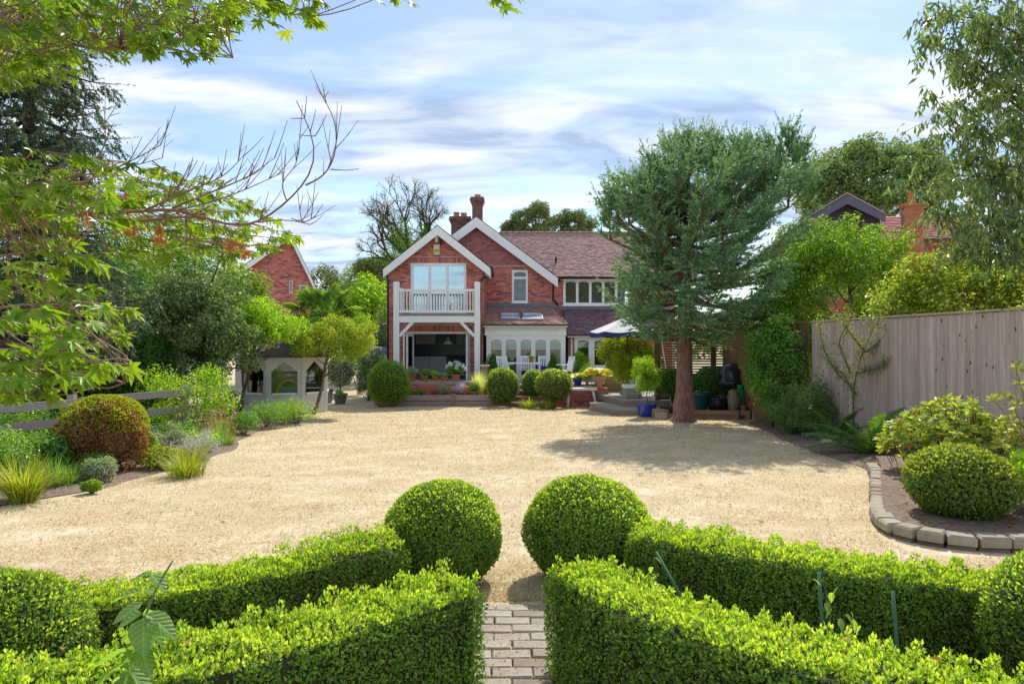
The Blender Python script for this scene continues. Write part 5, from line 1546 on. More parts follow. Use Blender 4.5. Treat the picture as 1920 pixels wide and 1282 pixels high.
ball('clipped_bush', 'rounded clipped bush on bare soil inside the stone edged bed', (4.28, 6.62, .36), (.485, .47, .335), L_BOX2, 17000, .034, M_CORE, 25, lump=.04, tip=L_YG)

M_CANE = plain('green_cane', (.05, .15, .075), .5, .15, 10, .1)
for i, (a, b, lb) in enumerate((((1278, 1120), (1230, 1035), 'leaning green plant cane beside the right path ball'), ((1542, 1172), (1535, 1072), 'upright green plant cane with a small rose shoot tied to it'), ((1682, 1205), (1674, 1108), 'upright green plant cane nearest the stone edged bed'))):
    Y = (3.75, 3.45, 3.35)[i]
    p, q = at(*a, Y), at(*b, Y + .05)
    base = p + (p - q) * ((p.z - .0) / (q.z - p.z))
    tag(MB().tube([tuple(base), tuple(q)], .0085, 7).build('plant_cane', M_CANE, None, True), lb, 'cane')

# large-leaved shoots in the foreground
def leaf_blade(name, L, W, mat, seg=6, curl=.18, cup=.10, seed=0):
    """one ovate leaf with a midrib fold, tip along +X"""
    V = []; Q = []
    for i in range(seg + 1):
        t = i / seg
        w = W * .5 * (math.sin(math.pi * t ** .75) ** .8 if 0 < t < 1 else 0.0)
        z = -curl * L * t * t
        V += [(L * t, -w, z + cup * w), (L * t, 0, z), (L * t, w, z + cup * w)]
        if i:
            a = (i - 1) * 3
            Q += [(a, a + 3, a + 4, a + 1), (a + 1, a + 4, a + 5, a + 2)]
    me = mesh_np(name, V, [Q], True); me.materials.append(mat)
    return me
L_SHOOT = leafm('rose_shoot_leaf', [(.07, .13, .045), (.10, .17, .06), (.14, .23, .06)], .5, .45, (2.2, 2.3, .5), spec=.3, gain=1.7)
def veined(m):
    nt = m.node_tree
    tc = nt.nodes.new('ShaderNodeTexCoord'); sp = nt.nodes.new('ShaderNodeSeparateXYZ'); nt.links.new(tc.outputs['Object'], sp.inputs[0])
    def mt(op, a, b=None):
        n = nt.nodes.new('ShaderNodeMath'); n.operation = op
        for i, v in enumerate((a, b)):
            if v is None: continue
            if isinstance(v, (int, float)): n.inputs[i].default_value = v
            else: nt.links.new(v, n.inputs[i])
        return n.outputs[0]
    ay = mt('ABSOLUTE', sp.outputs['Y'])
    ch = mt('PINGPONG', mt('SUBTRACT', sp.outputs['X'], mt('MULTIPLY', ay, .8)), .0065)
    v = mt('MAXIMUM', mt('LESS_THAN', ch, .0010), mt('LESS_THAN', ay, .0012))
    b = nt.nodes['Principled BSDF']; src = b.inputs['Base Color'].links[0].from_socket
    for l in list(src.links):
        tgt = l.to_socket
        nt.links.new(mixc(nt, mt('MULTIPLY', v, .55), src, (.40, .46, .24)), tgt)
    bump(nt, b, mt('MINIMUM', ch, mt('MULTIPLY', ay, .5)), .8, 1.0)
veined(L_SHOOT)
def shoot(name, label, pts, leaflist, stemr=.006, mat=L_SHOOT, cat='rose'):
    b = Vector(pts[0]); t = thing(name, label, cat, b)
    MB().tube(resample([tuple(p) for p in pts], 14), np.linspace(stemr, stemr * .45, 14), 6).build('stem', plain('green_stem', (.13, .19, .06), .5, .2), t, True)
    rn = random.Random(5)
    for (p, L, W, yaw, pitch, roll) in leaflist:
        me = leaf_blade('leaf', L, W, mat, 6, rn.uniform(.1, .35), rn.uniform(.15, .35))
        piece('leaf', me, t, p, (math.radians(roll), math.radians(pitch), math.radians(yaw)))
    return t
sh = [at(225, 1420, 1.75), at(236, 1262, 1.75), at(262, 1195, 1.76), at(272, 1150, 1.78), at(266, 1110, 1.8), at(280, 1075, 1.82), at(300, 1058, 1.83), at(324, 1050, 1.84)]
sh[0].z = 0.02
lv = []
def LV(px, py, Y, L, W, yaw, pitch, roll=0): lv.append((at(px, py, Y), L, W, yaw, pitch, roll))
LV(240, 1240, 1.75, .11, .06, 185, 28, 10); LV(240, 1252, 1.74, .12, .065, -10, 40, -15); LV(252, 1218, 1.75, .10, .055, 200, 5, 30); LV(262, 1200, 1.75, .09, .06, 160, 60)
LV(268, 1158, 1.76, .095, .07, -60, 35); LV(272, 1150, 1.77, .10, .06, -5, 25, 20); LV(266, 1150, 1.77, .07, .05, 190, 20, -20); LV(282, 1175, 1.76, .08, .05, 15, 55); LV(258, 1210, 1.75, .09, .05, -30, 45)
LV(266, 1108, 1.8, .085, .05, 182, 12); LV(268, 1106, 1.8, .04, .03, 10, 10); LV(282, 1074, 1.82, .06, .04, 195, 10); LV(284, 1076, 1.82, .065, .045, -20, 30); LV(236, 1262, 1.74, .10, .06, -70, 60); LV(238, 1258, 1.75, .09, .05, 100, 50)
[LV(px_, py_, 1.75 + .02 * k_, .075 + .01 * (k_ % 3), .05, (k_ * 83) % 360, 20 + (k_ * 29) % 50, (k_ * 37) % 60 - 30) for k_, (px_, py_) in enumerate(((258, 1200), (246, 1225), (270, 1168), (262, 1190), (240, 1245), (274, 1140), (236, 1265), (268, 1128)))]
LV(244, 1232, 1.75, .085, .055, 20, 65, 30); LV(230, 1275, 1.74, .11, .06, -40, 40, 15)
shoot('rose_shoot', 'tall rose shoot with broad veined leaves in front of the hedge', sh, lv)
lv = []
for k, (px, py) in enumerate(((1525, 1085), (1560, 1110), (1572, 1100), (1553, 1128), (1585, 1150), (1600, 1160), (1612, 1172), (1560, 1140), (1575, 1158), (1595, 1145))):
    LV(px, py, 3.38, .045 + .012 * (k % 3), .03, (k * 77) % 360, 30 + (k * 31) % 40)
shoot('rose_shoot', 'small yellowish rose shoot beside the upright cane between the hedges', [Vector((at(1550, 1250, 3.38).x, 3.38, .01)), at(1555, 1180, 3.38), at(1560, 1140, 3.38), at(1540, 1085, 3.38)], lv, .004)
lv = []
for k, (px, py) in enumerate(((1228, 1045), (1222, 1062), (1236, 1075), (1226, 1088), (1240, 1095), (1215, 1100))):
    LV(px, py, 3.7, .045, .028, (k * 97) % 360, 30 + (k * 23) % 40)
shoot('rose_shoot', 'small rose shoot at the leaning cane by the box ball', [Vector((at(1240, 1150, 3.7).x, 3.7, .01)), at(1235, 1100, 3.7), at(1226, 1044, 3.7)], lv, .004)

# ------------------------------------------------------------------ maple reaching in from the left
def maple_mesh(name, size, mat, seed):
    rn = random.Random(seed)
    lob = [(-128, .45), (-82, .72), (-40, .92), (0, 1.0), (40, .92), (82, .72), (128, .45)]
    ring = []
    for i, (a, l) in enumerate(lob):
        a += rn.uniform(-5, 5); l *= rn.uniform(.9, 1.08)
        ring.append((a - 12, l * .62)); ring.append((a, l)); ring.append((a + 12, l * .62))
        if i < len(lob) - 1: ring.append(((a + lob[i + 1][0]) / 2, .36))
    V = [(0, 0, 0)]
    for a, l in ring:
        q = math.radians(a); V.append((l * size * math.cos(q), l * size * math.sin(q), -.22 * size * l * l + .06 * size * math.cos(q * 4)))
    T = [(0, i, i + 1) for i in range(1, len(ring))]
    me = mesh_np(name, V, [T]); me.materials.append(mat)
    return me
def maple():
    t = thing('maple_tree', 'maple with lobed lime green leaves and long bare twigs arching over the border', 'tree', (-4.9, 4.4, 0.0))
    mb = MB()
    limb(mb, (-4.9, 4.4, -.05), (-4.6, 4.3, 4.6), .16, .07, 3, .03, 9, 8)
    nodes = []
    def br(pts, r0, r1, Y0, Y1, n=18, twigs=0, seed=0, jit=.0):
        m = len(pts)
        P = np.array([at(px, py, Y0 + (Y1 - Y0) * i / (m - 1)) for i, (px, py) in enumerate(pts)])
        P = resample(P, n)
        mb.tube(P, np.linspace(r0, r1, n), 6)
        nodes.extend(P)
        r = np.random.default_rng(seed + 100)
        for k in range(twigs):
            i = int(r.integers(n // 5, n)); d = P[min(i + 1, n - 1)] - P[max(i - 1, 0)]; d /= np.linalg.norm(d) + 1e-9
            v = d * .7 + np.array([r.normal() * .35, r.normal() * .35, r.uniform(.1, .9)]); v /= np.linalg.norm(v)
            L = r.uniform(.06, .22)
            Q = [P[i] + v * L * s + np.array([0, 0, .03 * s * s]) for s in (0, .35, .7, 1.0)]
            mb.tube(Q, [r1 * .9 + .0012, .0022, .0018, .0014], 4)
            if r.random() < .6:
                v2 = v * .6 + np.array([r.normal() * .5, r.normal() * .4, .3]); v2 /= np.linalg.norm(v2)
                mb.tube([Q[1], Q[1] + v2 * L * .45], [.002, .0012], 4)
        return P
    k = 1 / 2.564
    def S(l): return [(x * k, y * k) for x, y in l]
    st = np.array([-4.65, 4.3, 2.2])
    main = br([(-700, 440)] + S([(-300, 1060), (0, 1040), (200, 1030), (420, 1025), (700, 1015), (830, 1000), (990, 1045), (1100, 1090), (1200, 1095), (1300, 1040), (1390, 960), (1470, 890), (1520, 800), (1530, 720), (1515, 650), (1460, 565), (1425, 485)]), .028, .0022, 4.3, 3.6, 60, 16, 1)
    br(S([(1470, 890), (1560, 850), (1610, 760), (1622, 650), (1600, 540), (1570, 500)]), .005, .002, 3.66, 3.55, 14, 9, 2)
    br(S([(1590, 815), (1660, 822), (1725, 812)]), .003, .0015, 3.6, 3.55, 6)
    br(S([(1515, 655), (1545, 610), (1570, 550)]), .003, .0015, 3.6, 3.6, 5); br(S([(1515, 655), (1475, 655), (1435, 648)]), .003, .0015, 3.6, 3.6, 5); br(S([(1460, 570), (1395, 570)]), .003, .0015, 3.6, 3.6, 4); br(S([(1465, 565), (1475, 460)]), .003, .0015, 3.6, 3.6, 4)
    br(S([(1400, 1050), (1480, 1080), (1535, 1015)]), .003, .0015, 3.66, 3.6, 7, 3, 3); br(S([(1240, 1070), (1330, 1055), (1420, 1060), (1490, 1080)]), .004, .002, 3.68, 3.62, 8, 3, 4)
    br(S([(640, 1065), (740, 1060), (850, 1040), (990, 1045)]), .010, .008, 3.95, 3.85, 10, 3, 5)
    br(S([(830, 1130), (960, 1160), (1180, 1185), (1290, 1175)]), .007, .003, 3.8, 3.6, 12, 6, 6)
    br(S([(-200, 1090), (0, 1030), (250, 930), (470, 850), (620, 780), (770, 700)]), .014, .002, 4.0, 3.7, 26, 14, 7)
    br(S([(300, 900), (430, 800), (500, 720), (520, 650), (490, 600), (505, 560)]), .006, .0018, 3.9, 3.8, 14, 9, 8)
    br(S([(-100, 930), (120, 900), (330, 850), (560, 820), (780, 760)]), .010, .002, 4.4, 4.0, 20, 10, 9)
    br(S([(700, 1010), (900, 920), (1080, 850), (1170, 750)]), .007, .0018, 3.9, 3.75, 16, 14, 10)
    br(S([(830, 1000), (1000, 930), (1200, 850), (1320, 760)]), .007, .0018, 3.85, 3.7, 16, 14, 11)
    br(S([(860, 1010), (1060, 960), (1230, 890), (1370, 825)]), .005, .0016, 3.85, 3.75, 14, 10, 12)
    br(S([(760, 1000), (900, 860), (950, 770)]), .004, .0016, 3.9, 3.8, 10, 6, 13)
    br(S([(1380, 970), (1340, 870), (1420, 820), (1440, 710)]), .004, .0016, 3.68, 3.6, 10, 6, 14)
    # leafy upper boughs
    br(S([(-300, 20), (0, 75), (150, 130), (300, 200), (450, 240), (580, 235)]), .014, .004, 3.9, 3.7, 22, 6, 20)
    br(S([(-300, 180), (0, 150), (400, 125), (800, 115), (980, 125), (1150, 160)]), .018, .004, 4.6, 4.2, 26, 6, 21)
    br(S([(0, 60), (120, 40), (260, -40)]), .008, .004, 3.7, 3.6, 8); br(S([(900, 120), (1180, 50), (1250, 15), (1400, 20), (1500, 80)]), .006, .002, 4.2, 4.0, 14, 5, 22)
    br(S([(200, 175), (480, 185), (650, 190), (900, 260), (1120, 280)]), .006, .002, 4.3, 4.0, 14, 6, 23)
    # lower boughs
    br([(-400, 560), (-100, 600), (60, 660), (150, 730), (230, 740), (262, 700)], .012, .002, 2.9, 2.7, 20, 8, 24)
    br([(-300, 600), (0, 580), (90, 560), (170, 585), (260, 600)], .010, .003, 3.2, 3.0, 16, 8, 25)
    br([(-300, 500), (0, 480), (90, 470), (160, 455), (175, 430)], .008, .002, 3.5, 3.3, 14, 5, 26)
    br([(0, 640), (100, 655), (170, 660), (240, 625)], .005, .002, 3.4, 3.3, 10, 8, 27)
    limb(mb, st - [0, 0, 1.2], at(-700, 440, 4.3), .06, .03, 31, .05, 6, 6)
    for e0, e1, q in ((st, at(-117, 36, 4.3), .035), (st + [0, 0, .8], at(-117, 7, 3.9), .03), (st, at(-78, 425, 4.0), .03), (st - [0, 0, .5], at(-300, 600, 3.2), .025), (st - [0, 0, .6], at(-400, 560, 2.9), .025), (st, at(-300, 500, 3.5), .02), (st, at(-40, 362, 4.4), .02)):
        limb(mb, e0, e1, q, q * .5, 33, .05, 6, 6)
    # leaves: sprays of a twig with several leaves
    r = np.random.default_rng(17)
    nodes_ = np.array(nodes)
    qx = 960 + nodes_[:, 0] / nodes_[:, 1] * F; qy = 641 - (nodes_[:, 2] - EYE) / nodes_[:, 1] * F
    nodes_ = nodes_[~((qx > 490) & (qy > 90) & (qy < 425))]      # the leafless arc carries no sprays
    sprays = []
    def region(n, fn, Y0, Y1, size):
        c = 0
        while c < n:
            px, py = fn(r)
            Y = r.uniform(Y0, Y1)
            sprays.append((np.array(at(px, py, Y)), size)); c += 1
    def top(r):
        while True:
            x, y = r.uniform(-60, 480), r.uniform(-60, 175)
            lim = np.interp(x, [-60, 0, 120, 190, 235, 300, 370, 420, 470], [175, 165, 150, 120, 100, 120, 110, 85, 20])
            if y < lim * r.uniform(.75, 1): return x, y
    region(430, top, 3.4, 6.2, .066)
    def band(r):
        while True:
            x, y = r.uniform(200, 560), r.uniform(300, 500)
            a = np.interp(x, [200, 260, 340, 420, 480, 520, 560], [345, 318, 312, 345, 390, 425, 440]); b = np.interp(x, [200, 300, 420, 480, 560], [480, 490, 480, 470, 452])
            if a < y < b: return x, y
    region(200, band, 4.2, 6.6, .066)
    region(80, lambda r: (r.uniform(-60, 230), r.uniform(285, 420)), 3.2, 5.0, .078)
    region(40, lambda r: (r.uniform(-60, 170), r.uniform(420, 560)), 3.0, 4.6, .076)
    region(34, lambda r: (r.normal(60, 70), r.normal(655, 45)), 2.35, 3.3, .074)
    region(14, lambda r: (r.normal(120, 50), r.normal(600, 30)), 2.6, 3.6, .07)
    region(12, lambda r: (r.uniform(500, 615), r.uniform(0, 45)), 3.9, 4.2, .068)
    region(3, lambda r: (r.uniform(915, 950), r.uniform(-18, 6)), 4.0, 4.1, .062)
    region(2, lambda r: (r.uniform(712, 740), r.uniform(-15, -2)), 4.0, 4.1, .06)
    items = []
    for c, size in sprays:
        d = np.array([r.uniform(.2, 1), r.uniform(-.6, .6), r.uniform(-.35, .15)]); d /= np.linalg.norm(d)
        L = r.uniform(.10, .22)
        j = np.argmin(((nodes_ - c) ** 2).sum(1))
        far = np.linalg.norm(nodes_[j] - c)
        s0 = c - d * L * .5
        mb.tube([s0, c, c + d * L * .5], [.003, .0025, .0018], 4)
        if .02 < far < .55: limb(mb, nodes_[j], s0, .004, .003, int(r.integers(1e6)), .06, 4, 4)
        for q in range(int(r.integers(4, 8))):
            p = c + d * L * r.uniform(-.5, .5)
            az_ = math.atan2(d[1], d[0]) + r.normal() * 1.0
            pitch = r.uniform(-.1, .95); roll = r.normal() * .45
            off = np.array([math.cos(az_) * .035, math.sin(az_) * .035, -.012])
            items.append((p + off, az_, pitch, roll, size * r.uniform(.75, 1.25)))
            mb.tube([p, p + off], [.0013, .001], 3)
    mb.build('branches', M_TWIG, t, True)
    meshes = [maple_mesh('leaf', 1.0, L_MAPLE, s) for s in range(4)]
    # the leaves that show largest are objects of their own
    def vis(it):
        p = it[0]; px = 960 + p[0] / p[1] * F; py = 641 - (p[2] - EYE) / p[1] * F
        return it[4] / p[1] if (0 <= px <= 1920 and 0 <= py <= 1282) else 0
    items.sort(key=lambda it: -vis(it))
    for i, (p, az_, pi_, ro, s) in enumerate(items[:300]):
        piece('leaf', meshes[i % 4], t, p, (ro, pi_, az_), (s, s, s))
    AV, AT = [], []; n0 = 0
    co = [np.array([v.co[:] for v in m.vertices]) for m in meshes]; tr = [np.array([q.vertices[:] for q in m.polygons]) for m in meshes]
    for i, (p, az_, pi_, ro, s) in enumerate(items[300:]):
        R = np.array((Matrix.Rotation(az_, 3, 'Z') @ Matrix.Rotation(pi_, 3, 'Y') @ Matrix.Rotation(ro, 3, 'X')))
        AV.append(co[i % 4] @ R.T * s + p); AT.append(tr[i % 4] + n0); n0 += len(co[i % 4])
    link('leaves', mesh_np('leaves', np.concatenate(AV), [np.concatenate(AT)]), L_MAPLE, t, 'stuff')
    # withered brown clusters hanging on the bare branch
    md = [maple_mesh('dry_leaf', 1.0, L_MAPLE_D, s + 9) for s in range(2)]
    for px, py, n in ((58, 405, 4), (80, 415, 4), (163, 368, 5), (160, 410, 3), (237, 418, 4), (258, 430, 4), (246, 372, 3), (298, 433, 5), (310, 445, 3), (430, 460, 4), (445, 458, 4), (460, 466, 4), (318, 38, 3)):
        for q in range(n):
            s = r.uniform(.035, .05)
            piece('dry_leaf', md[q % 2], t, np.array(at(px + r.normal() * 6, py + r.normal() * 6, 3.85)), (r.uniform(-1.5, 1.5), r.uniform(.5, 1.6), r.uniform(0, 6.28)), (s, s, s * 2.2))
maple()

# ------------------------------------------------------------------ conifers
def shoots(P, D, L, nn, nl, nw, seed=0, spread=.75):
    """needled shoots: bottle-brush of thin triangles along each twig"""
    r = np.random.default_rng(seed)
    n = len(P); D = unit(D)
    t = np.tile(np.linspace(.08, 1, nn), (n, 1))
    base = P[:, None, :] + D[:, None, :] * (t * L[:, None])[..., None]
    q = r.normal(size=(n, nn, 3)); q = q - D[:, None, :] * (q * D[:, None, :]).sum(-1, keepdims=True); q = unit(q)
    dirn = unit(q * spread + D[:, None, :] * .65)
    sd = unit(np.cross(dirn, r.normal(size=(n, nn, 3))))
    ln = nl * r.uniform(.7, 1.2, (n, nn, 1))
    V = np.stack([base - sd * nw, base + sd * nw, base + dirn * ln], 2).reshape(-1, 3)
    T = np.arange(len(V)).reshape(-1, 3)
    return V, T
def spruce(name, label, base, height, trunk_r, levels, mat, seed, lowest, nn=13, nl=.055, nw=.006, droop=.15, tiplift=.25, leaders=(), bark=None, sub=1.0, flare=1.9, hang=0.0, z_top=None, cones=False, shoot_len=(.14, .30), skew=0.0, tw=.10):
    """levels: list of (z, length, n branches)"""
    base = Vector(base); t = thing(name, label, 'tree', base)
    r = np.random.default_rng(seed)
    mb = MB(); k = 14
    zz = np.concatenate([[-.05, .05, .18, .4, .8], np.linspace(1.4, height, 10)])
    rad = trunk_r * (1 - .8 * zz.clip(0) / height); rad[:4] = trunk_r * np.array([flare, flare * .86, flare * .70, 1.15])
    prof = [(max(.01, a), z) for a, z in zip(rad, zz)]
    ph = r.uniform(0, 6, 8)
    mb.lathe(prof, tuple(base), 22, lambda a, i: (.14 * np.sin(a * 5 + ph[0]) + .08 * np.sin(a * 3 + ph[1])) * max(0, 1 - i / 4) + .02 * np.sin(a * 7 + i))
    trunk = mb.build('trunk', bark or M_BARK, t, True)
    bm = MB(); SP, SDir, SL = [], [], []
    def branch(o, az_, L, rise, r0):
        lift = 0.0 if hang else float(np.clip((o[2] - base.z - 3.2) / 2.2, 0, 1)) * .95
        n = max(5, int(L * 5)); s = np.linspace(0, 1, n)
        dirh = np.array([math.cos(az_), math.sin(az_), 0])
        P = o + dirh * (s * L)[:, None] + np.array([0, 0, 1]) * (L * (rise * s - droop * np.sin(s * math.pi) + tiplift * s ** 3))[:, None]
        P += np.cumsum(r.normal(size=(n, 3)) * .012 * L, 0) * np.array([1, 1, .6])
        bm.tube(P, np.linspace(r0, .006, n), 5)
        side = np.array([-dirh[1], dirh[0], 0])
        m = int(L * 17 * sub)
        for q in range(m):
            f = r.uniform(.18, 1.0) ** .8
            i = min(int(f * (n - 1)), n - 2); p = P[i] + (P[i + 1] - P[i]) * (f * (n - 1) - i)
            tl = L * r.uniform(.10, .30) * (1.15 - f * .7) + .08
            sg = r.choice([-1, 1])
            td = unit(dirh * r.uniform(.5, 1.0) + side * sg * r.uniform(.25, 1.0) + np.array([0, 0, r.uniform(-.22, .30) + lift * r.uniform(.2, 1.0) - hang * r.uniform(.3, 1.4)]))
            e = p + td * tl + np.array([0, 0, -hang * tl * .6])
            if q % 3 == 0: bm.tube([p, (p + e) / 2 + [0, 0, .01], e], [.006, .004, .003], 3, False)
            ax = e - p; al = np.linalg.norm(ax); ax = ax / al
            if r.random() < .4: e = e + td * .22; ax = e - p; al = np.linalg.norm(ax); ax = ax / al
            c = max(1, int(al / .26))
            for g in range(c): SP.append(p + ax * al * g / c); SDir.append(ax + r.normal(size=3) * .04); SL.append(al / c * 1.15)
            sd2 = unit(np.cross(ax, [0, 0, 1.0]) + r.normal(size=3) * .25)
            for g in range(max(2, int(al / tw))):
                ff = r.uniform(.12, .95); s2 = r.choice([-1, 1])
                SP.append(p + ax * al * ff); SDir.append(ax * r.uniform(.7, 1.1) + sd2 * s2 * r.uniform(.5, .9) + np.array([0, 0, r.uniform(-.15, .2) + lift * .7 - hang * .9])); SL.append(max(.08, al * .42 * (1.1 - ff)) * r.uniform(.7, 1.2))
        tip_ = unit(P[-1] - P[-2] + np.array([0, 0, .05 + lift * .25]) * L * .1)
        for g in range(2): SP.append(P[-1] + tip_ * .2 * g); SDir.append(tip_); SL.append(.24)
        for g in range(n - 1): SP.append(P[g]); SDir.append(P[g + 1] - P[g]); SL.append(np.linalg.norm(P[g + 1] - P[g]) * 1.1)
    for (z, L, nb_, rise) in levels:
        a0 = r.uniform(0, 6.28)
        for i in range(nb_):
            aa = a0 + i * 6.283 / nb_ + r.uniform(-.3, .3)
            branch(np.array([base.x, base.y, base.z + z + r.uniform(-.12, .12)]), aa, L * r.uniform(.62, 1.15) * (1 + skew * math.cos(aa)), rise + r.uniform(-.08, .08), .02 + .016 * L)
    for (x, y, z0, z1, w) in leaders:
        lp = np.array([[x, y, z0], [x + r.normal() * .04, y, (z0 + z1) / 2], [x, y, z1]])
        bm.tube(resample(lp, 6), np.linspace(.035, .008, 6), 5)
        bm.tube(resample([[base.x, base.y, z0 - .8], [(x + base.x) / 2, (y + base.y) / 2, z0 - .45], [x, y, z0]], 7), np.linspace(.06, .035, 7), 5)
        m = int((z1 - z0) * 7)
        for g in range(m):
            f = g / m; z = z0 + (z1 - z0) * f; L = w * (1 - f) + .10
            for q in range(3):
                a = r.uniform(0, 6.28); branch(np.array([x, y, z]), a, L * r.uniform(.7, 1.1), .9, .010)
        for g in range(5): SP.append(np.array([x, y, z1 - .12 * g])); SDir.append(np.array([0, 0, 1.0]) + r.normal(size=3) * .04); SL.append(.16)
    bm.build('branches', bark or M_BARK, t, True)
    SP, SDir = np.array(SP), np.array(SDir)
    V, T = shoots(SP, SDir, np.array(SL), nn, nl, nw, seed + 4, spread=.6)
    link('crown', mesh_np('crown', V, [T]), mat, t)
    print(name, 'shoots', len(SP))
    if cones:
        for i in r.permutation(len(SP))[:26]:
            c = SP[i]
            MB().lathe([(.008, 0), (.022, .02), (.024, .06), (.010, .11)], (c[0], c[1], c[2] - .14), 8).build('cone', M_CONE, t, True)
    return t
M_CONE = plain('spruce_cone', (.17, .07, .045), .8, .3, 30, .5)
def bark_mat():
    m, nt, b = newmat('spruce_bark')
    f = noise(nt, 3.0, 7, .7, sc3=(7, 7, 1.3), dist=.6)
    g = noise(nt, 30, 4, .6)
    c = ramp(nt, f, [(.32, (.09, .045, .038)), (.46, (.27, .14, .11)), (.60, (.40, .23, .19)), (.75, (.50, .34, .29))])
    c = mixc(nt, .5, c, ramp(nt, g, [(.3, (.6, .6, .6)), (.7, (1, 1, 1))]), 'MULTIPLY')
    nt.links.new(c, b.inputs['Base Color']); b.inputs['Roughness'].default_value = .95
    bump(nt, b, f, 1.0, .08)
    return m
M_SPBARK = bark_mat()
tb = (4.5, 18.1, ground(18.1))
lv_ = [(2.3, 1.6, 5, -.03), (2.65, 2.15, 8, -.04), (3.0, 2.3, 9, 0.0), (3.35, 2.4, 9, 0.03), (3.7, 2.4, 9, .05), (4.05, 2.4, 9, .07), (4.4, 2.3, 9, .10), (4.75, 2.3, 9, .12), (5.05, 2.35, 10, .13), (5.3, 2.3, 10, .16), (5.5, 2.1, 10, .20), (5.65, 1.8, 10, .24), (5.75, 1.2, 8, .3)]
def lead(px, pytop, pybase, w, Y=18.1):
    return (HX(px, Y), Y, HZ(pybase, Y), HZ(pytop, Y), w)
spruce('spruce_tree', 'spruce with broad flat topped crown and thick red brown trunk on the lawn', tb, 6.4, .25, lv_, L_NEEDLE, 41, 2.2, bark=M_SPBARK,
       leaders=[lead(1478, 238, 390, .75), lead(1310, 252, 330, .5), lead(1275, 262, 340, .5), lead(1352, 262, 330, .45), lead(1400, 262, 340, .5), lead(1235, 310, 380, .5), lead(1160, 335, 420, .45), lead(1195, 328, 410, .4)] + [lead(px, py - 14, py + 70, .16, Y_) for px, py, Y_ in ((1222, 300, 17.6), (1255, 272, 18.6), (1292, 258, 17.4), (1328, 268, 18.8), (1340, 290, 17.2), (1375, 272, 18.5), (1388, 285, 17.3), (1420, 275, 18.7), (1432, 300, 17.6), (1450, 280, 18.4), (1498, 290, 18.0), (1180, 350, 17.2), (1145, 380, 18.4), (1265, 300, 17.0))], nn=9, nl=.080, nw=.0125, sub=1.25, tw=.13, flare=1.45, skew=.22, shoot_len=(.18, .38))
lv2 = [(z, 2.25 - .055 * i, 9, -.10) for i, z in enumerate(np.linspace(1.9, 9.8, 24))]
spruce('spruce_tree', 'tall dark spruce with hanging branches and brown cones at the left border', (-9.9, 14.2, ground(14)), 11.0, .20, lv2, L_NEEDLE2, 43, 1.5, bark=M_DARKBARK, hang=.75, droop=.05, tiplift=.05, nn=8, nl=.065, nw=.014, cones=True, sub=.75)
# ------------------------------------------------------------------ left border and beyond
def G(px, py):
    Z = 2071.0 / ((py - 641) - 34.7)
    return Vector((HX(px, Z), Z, ground(Z)))
# copper shrub: bronze sides, yellow-green top growth
g = G(192, 885)
t = ball('copper_shrub', 'rounded clipped shrub with bronze sides and yellow green top', (g.x, g.y, g.z + .54), (.60, .56, .54), L_BRONZE, 11000, .045, M_CORE_B, 51, cat='shrub', lump=.13)
D = sphere_dirs(7000, 52, .1); D[:, 0] = D[:, 0]
P = np.array([g.x, g.y, g.z + .54]) + D * np.array([.61, .57, .56]) * (1 + .13 * lumps(D * 3.2, 1, 54) + .06 * lumps(D * 8, 1, 5))[:, None]
keep = (D[:, 2] + .35 * D[:, 0] + .35 * np.random.default_rng(4).normal(size=len(D))) > .5
leaves('new_growth', L_YG, t, P[keep], D[keep], .045, mode='out', seed=53, aspect=.5)
def blades(name, label, c, n, L, w, mat, seed, spread=.9, cat='plant', group=None, curl=.9, heads=None, headmat=None, rad=.08):
    """tuft of arching blades"""
    t = thing(name, label, cat, c, group); r = np.random.default_rng(seed)
    a = r.uniform(0, 6.283, n); ln = L * r.uniform(.6, 1.15, n); out = spread * r.uniform(.15, 1, n)
    o = np.array(c) + np.stack([np.cos(a) * rad * r.random(n), np.sin(a) * rad * r.random(n), np.zeros(n)], -1)
    dh = np.stack([np.cos(a), np.sin(a), np.zeros(n)], -1); sd = np.stack([-np.sin(a), np.cos(a), np.zeros(n)], -1)
    V = []
    S = np.linspace(0, 1, 5)
    for s in S:
        p = o + dh * (ln * out * s ** 1.3)[:, None] + np.array([0, 0, 1]) * (ln * (s - curl * .5 * out * s * s * 1.3))[:, None]
        ww = w * (1 - s ** 1.5) * .5 + .0006
        V += [p - sd * ww, p + sd * ww]
    V = np.stack(V, 1).reshape(-1, 3)
    V[:, 2] = np.maximum(V[:, 2], c[2] + .005)
    b = np.arange(n)[:, None] * 10
    Q = np.concatenate([b + [2 * i, 2 * i + 1, 2 * i + 3, 2 * i + 2] for i in range(4)], 1).reshape(-1, 4)
    link('blades', mesh_np('blades', V, [Q], True), mat, t)
    if heads:
        tips = V.reshape(n, 10, 3)[:, 8][r.permutation(n)[:heads]]
        q = np.repeat(tips, 14, 0) + r.normal(size=(heads * 14, 3)) * np.array([.022, .022, .03])
        leaves('flower_heads', headmat, t, q, r.normal(size=q.shape), .022, seed=seed + 5)
    return t
blades('day_lily', 'large clump of arching strap leaves at the lawn edge under the maple', G(45, 940), 420, .62, .014, L_YG, 61, 1.0, rad=.16)
blades('day_lily', 'smaller strap leaved clump beside the copper shrub', G(150, 925) + Vector((-.5, .3, 0)), 160, .45, .012, L_MID, 62)
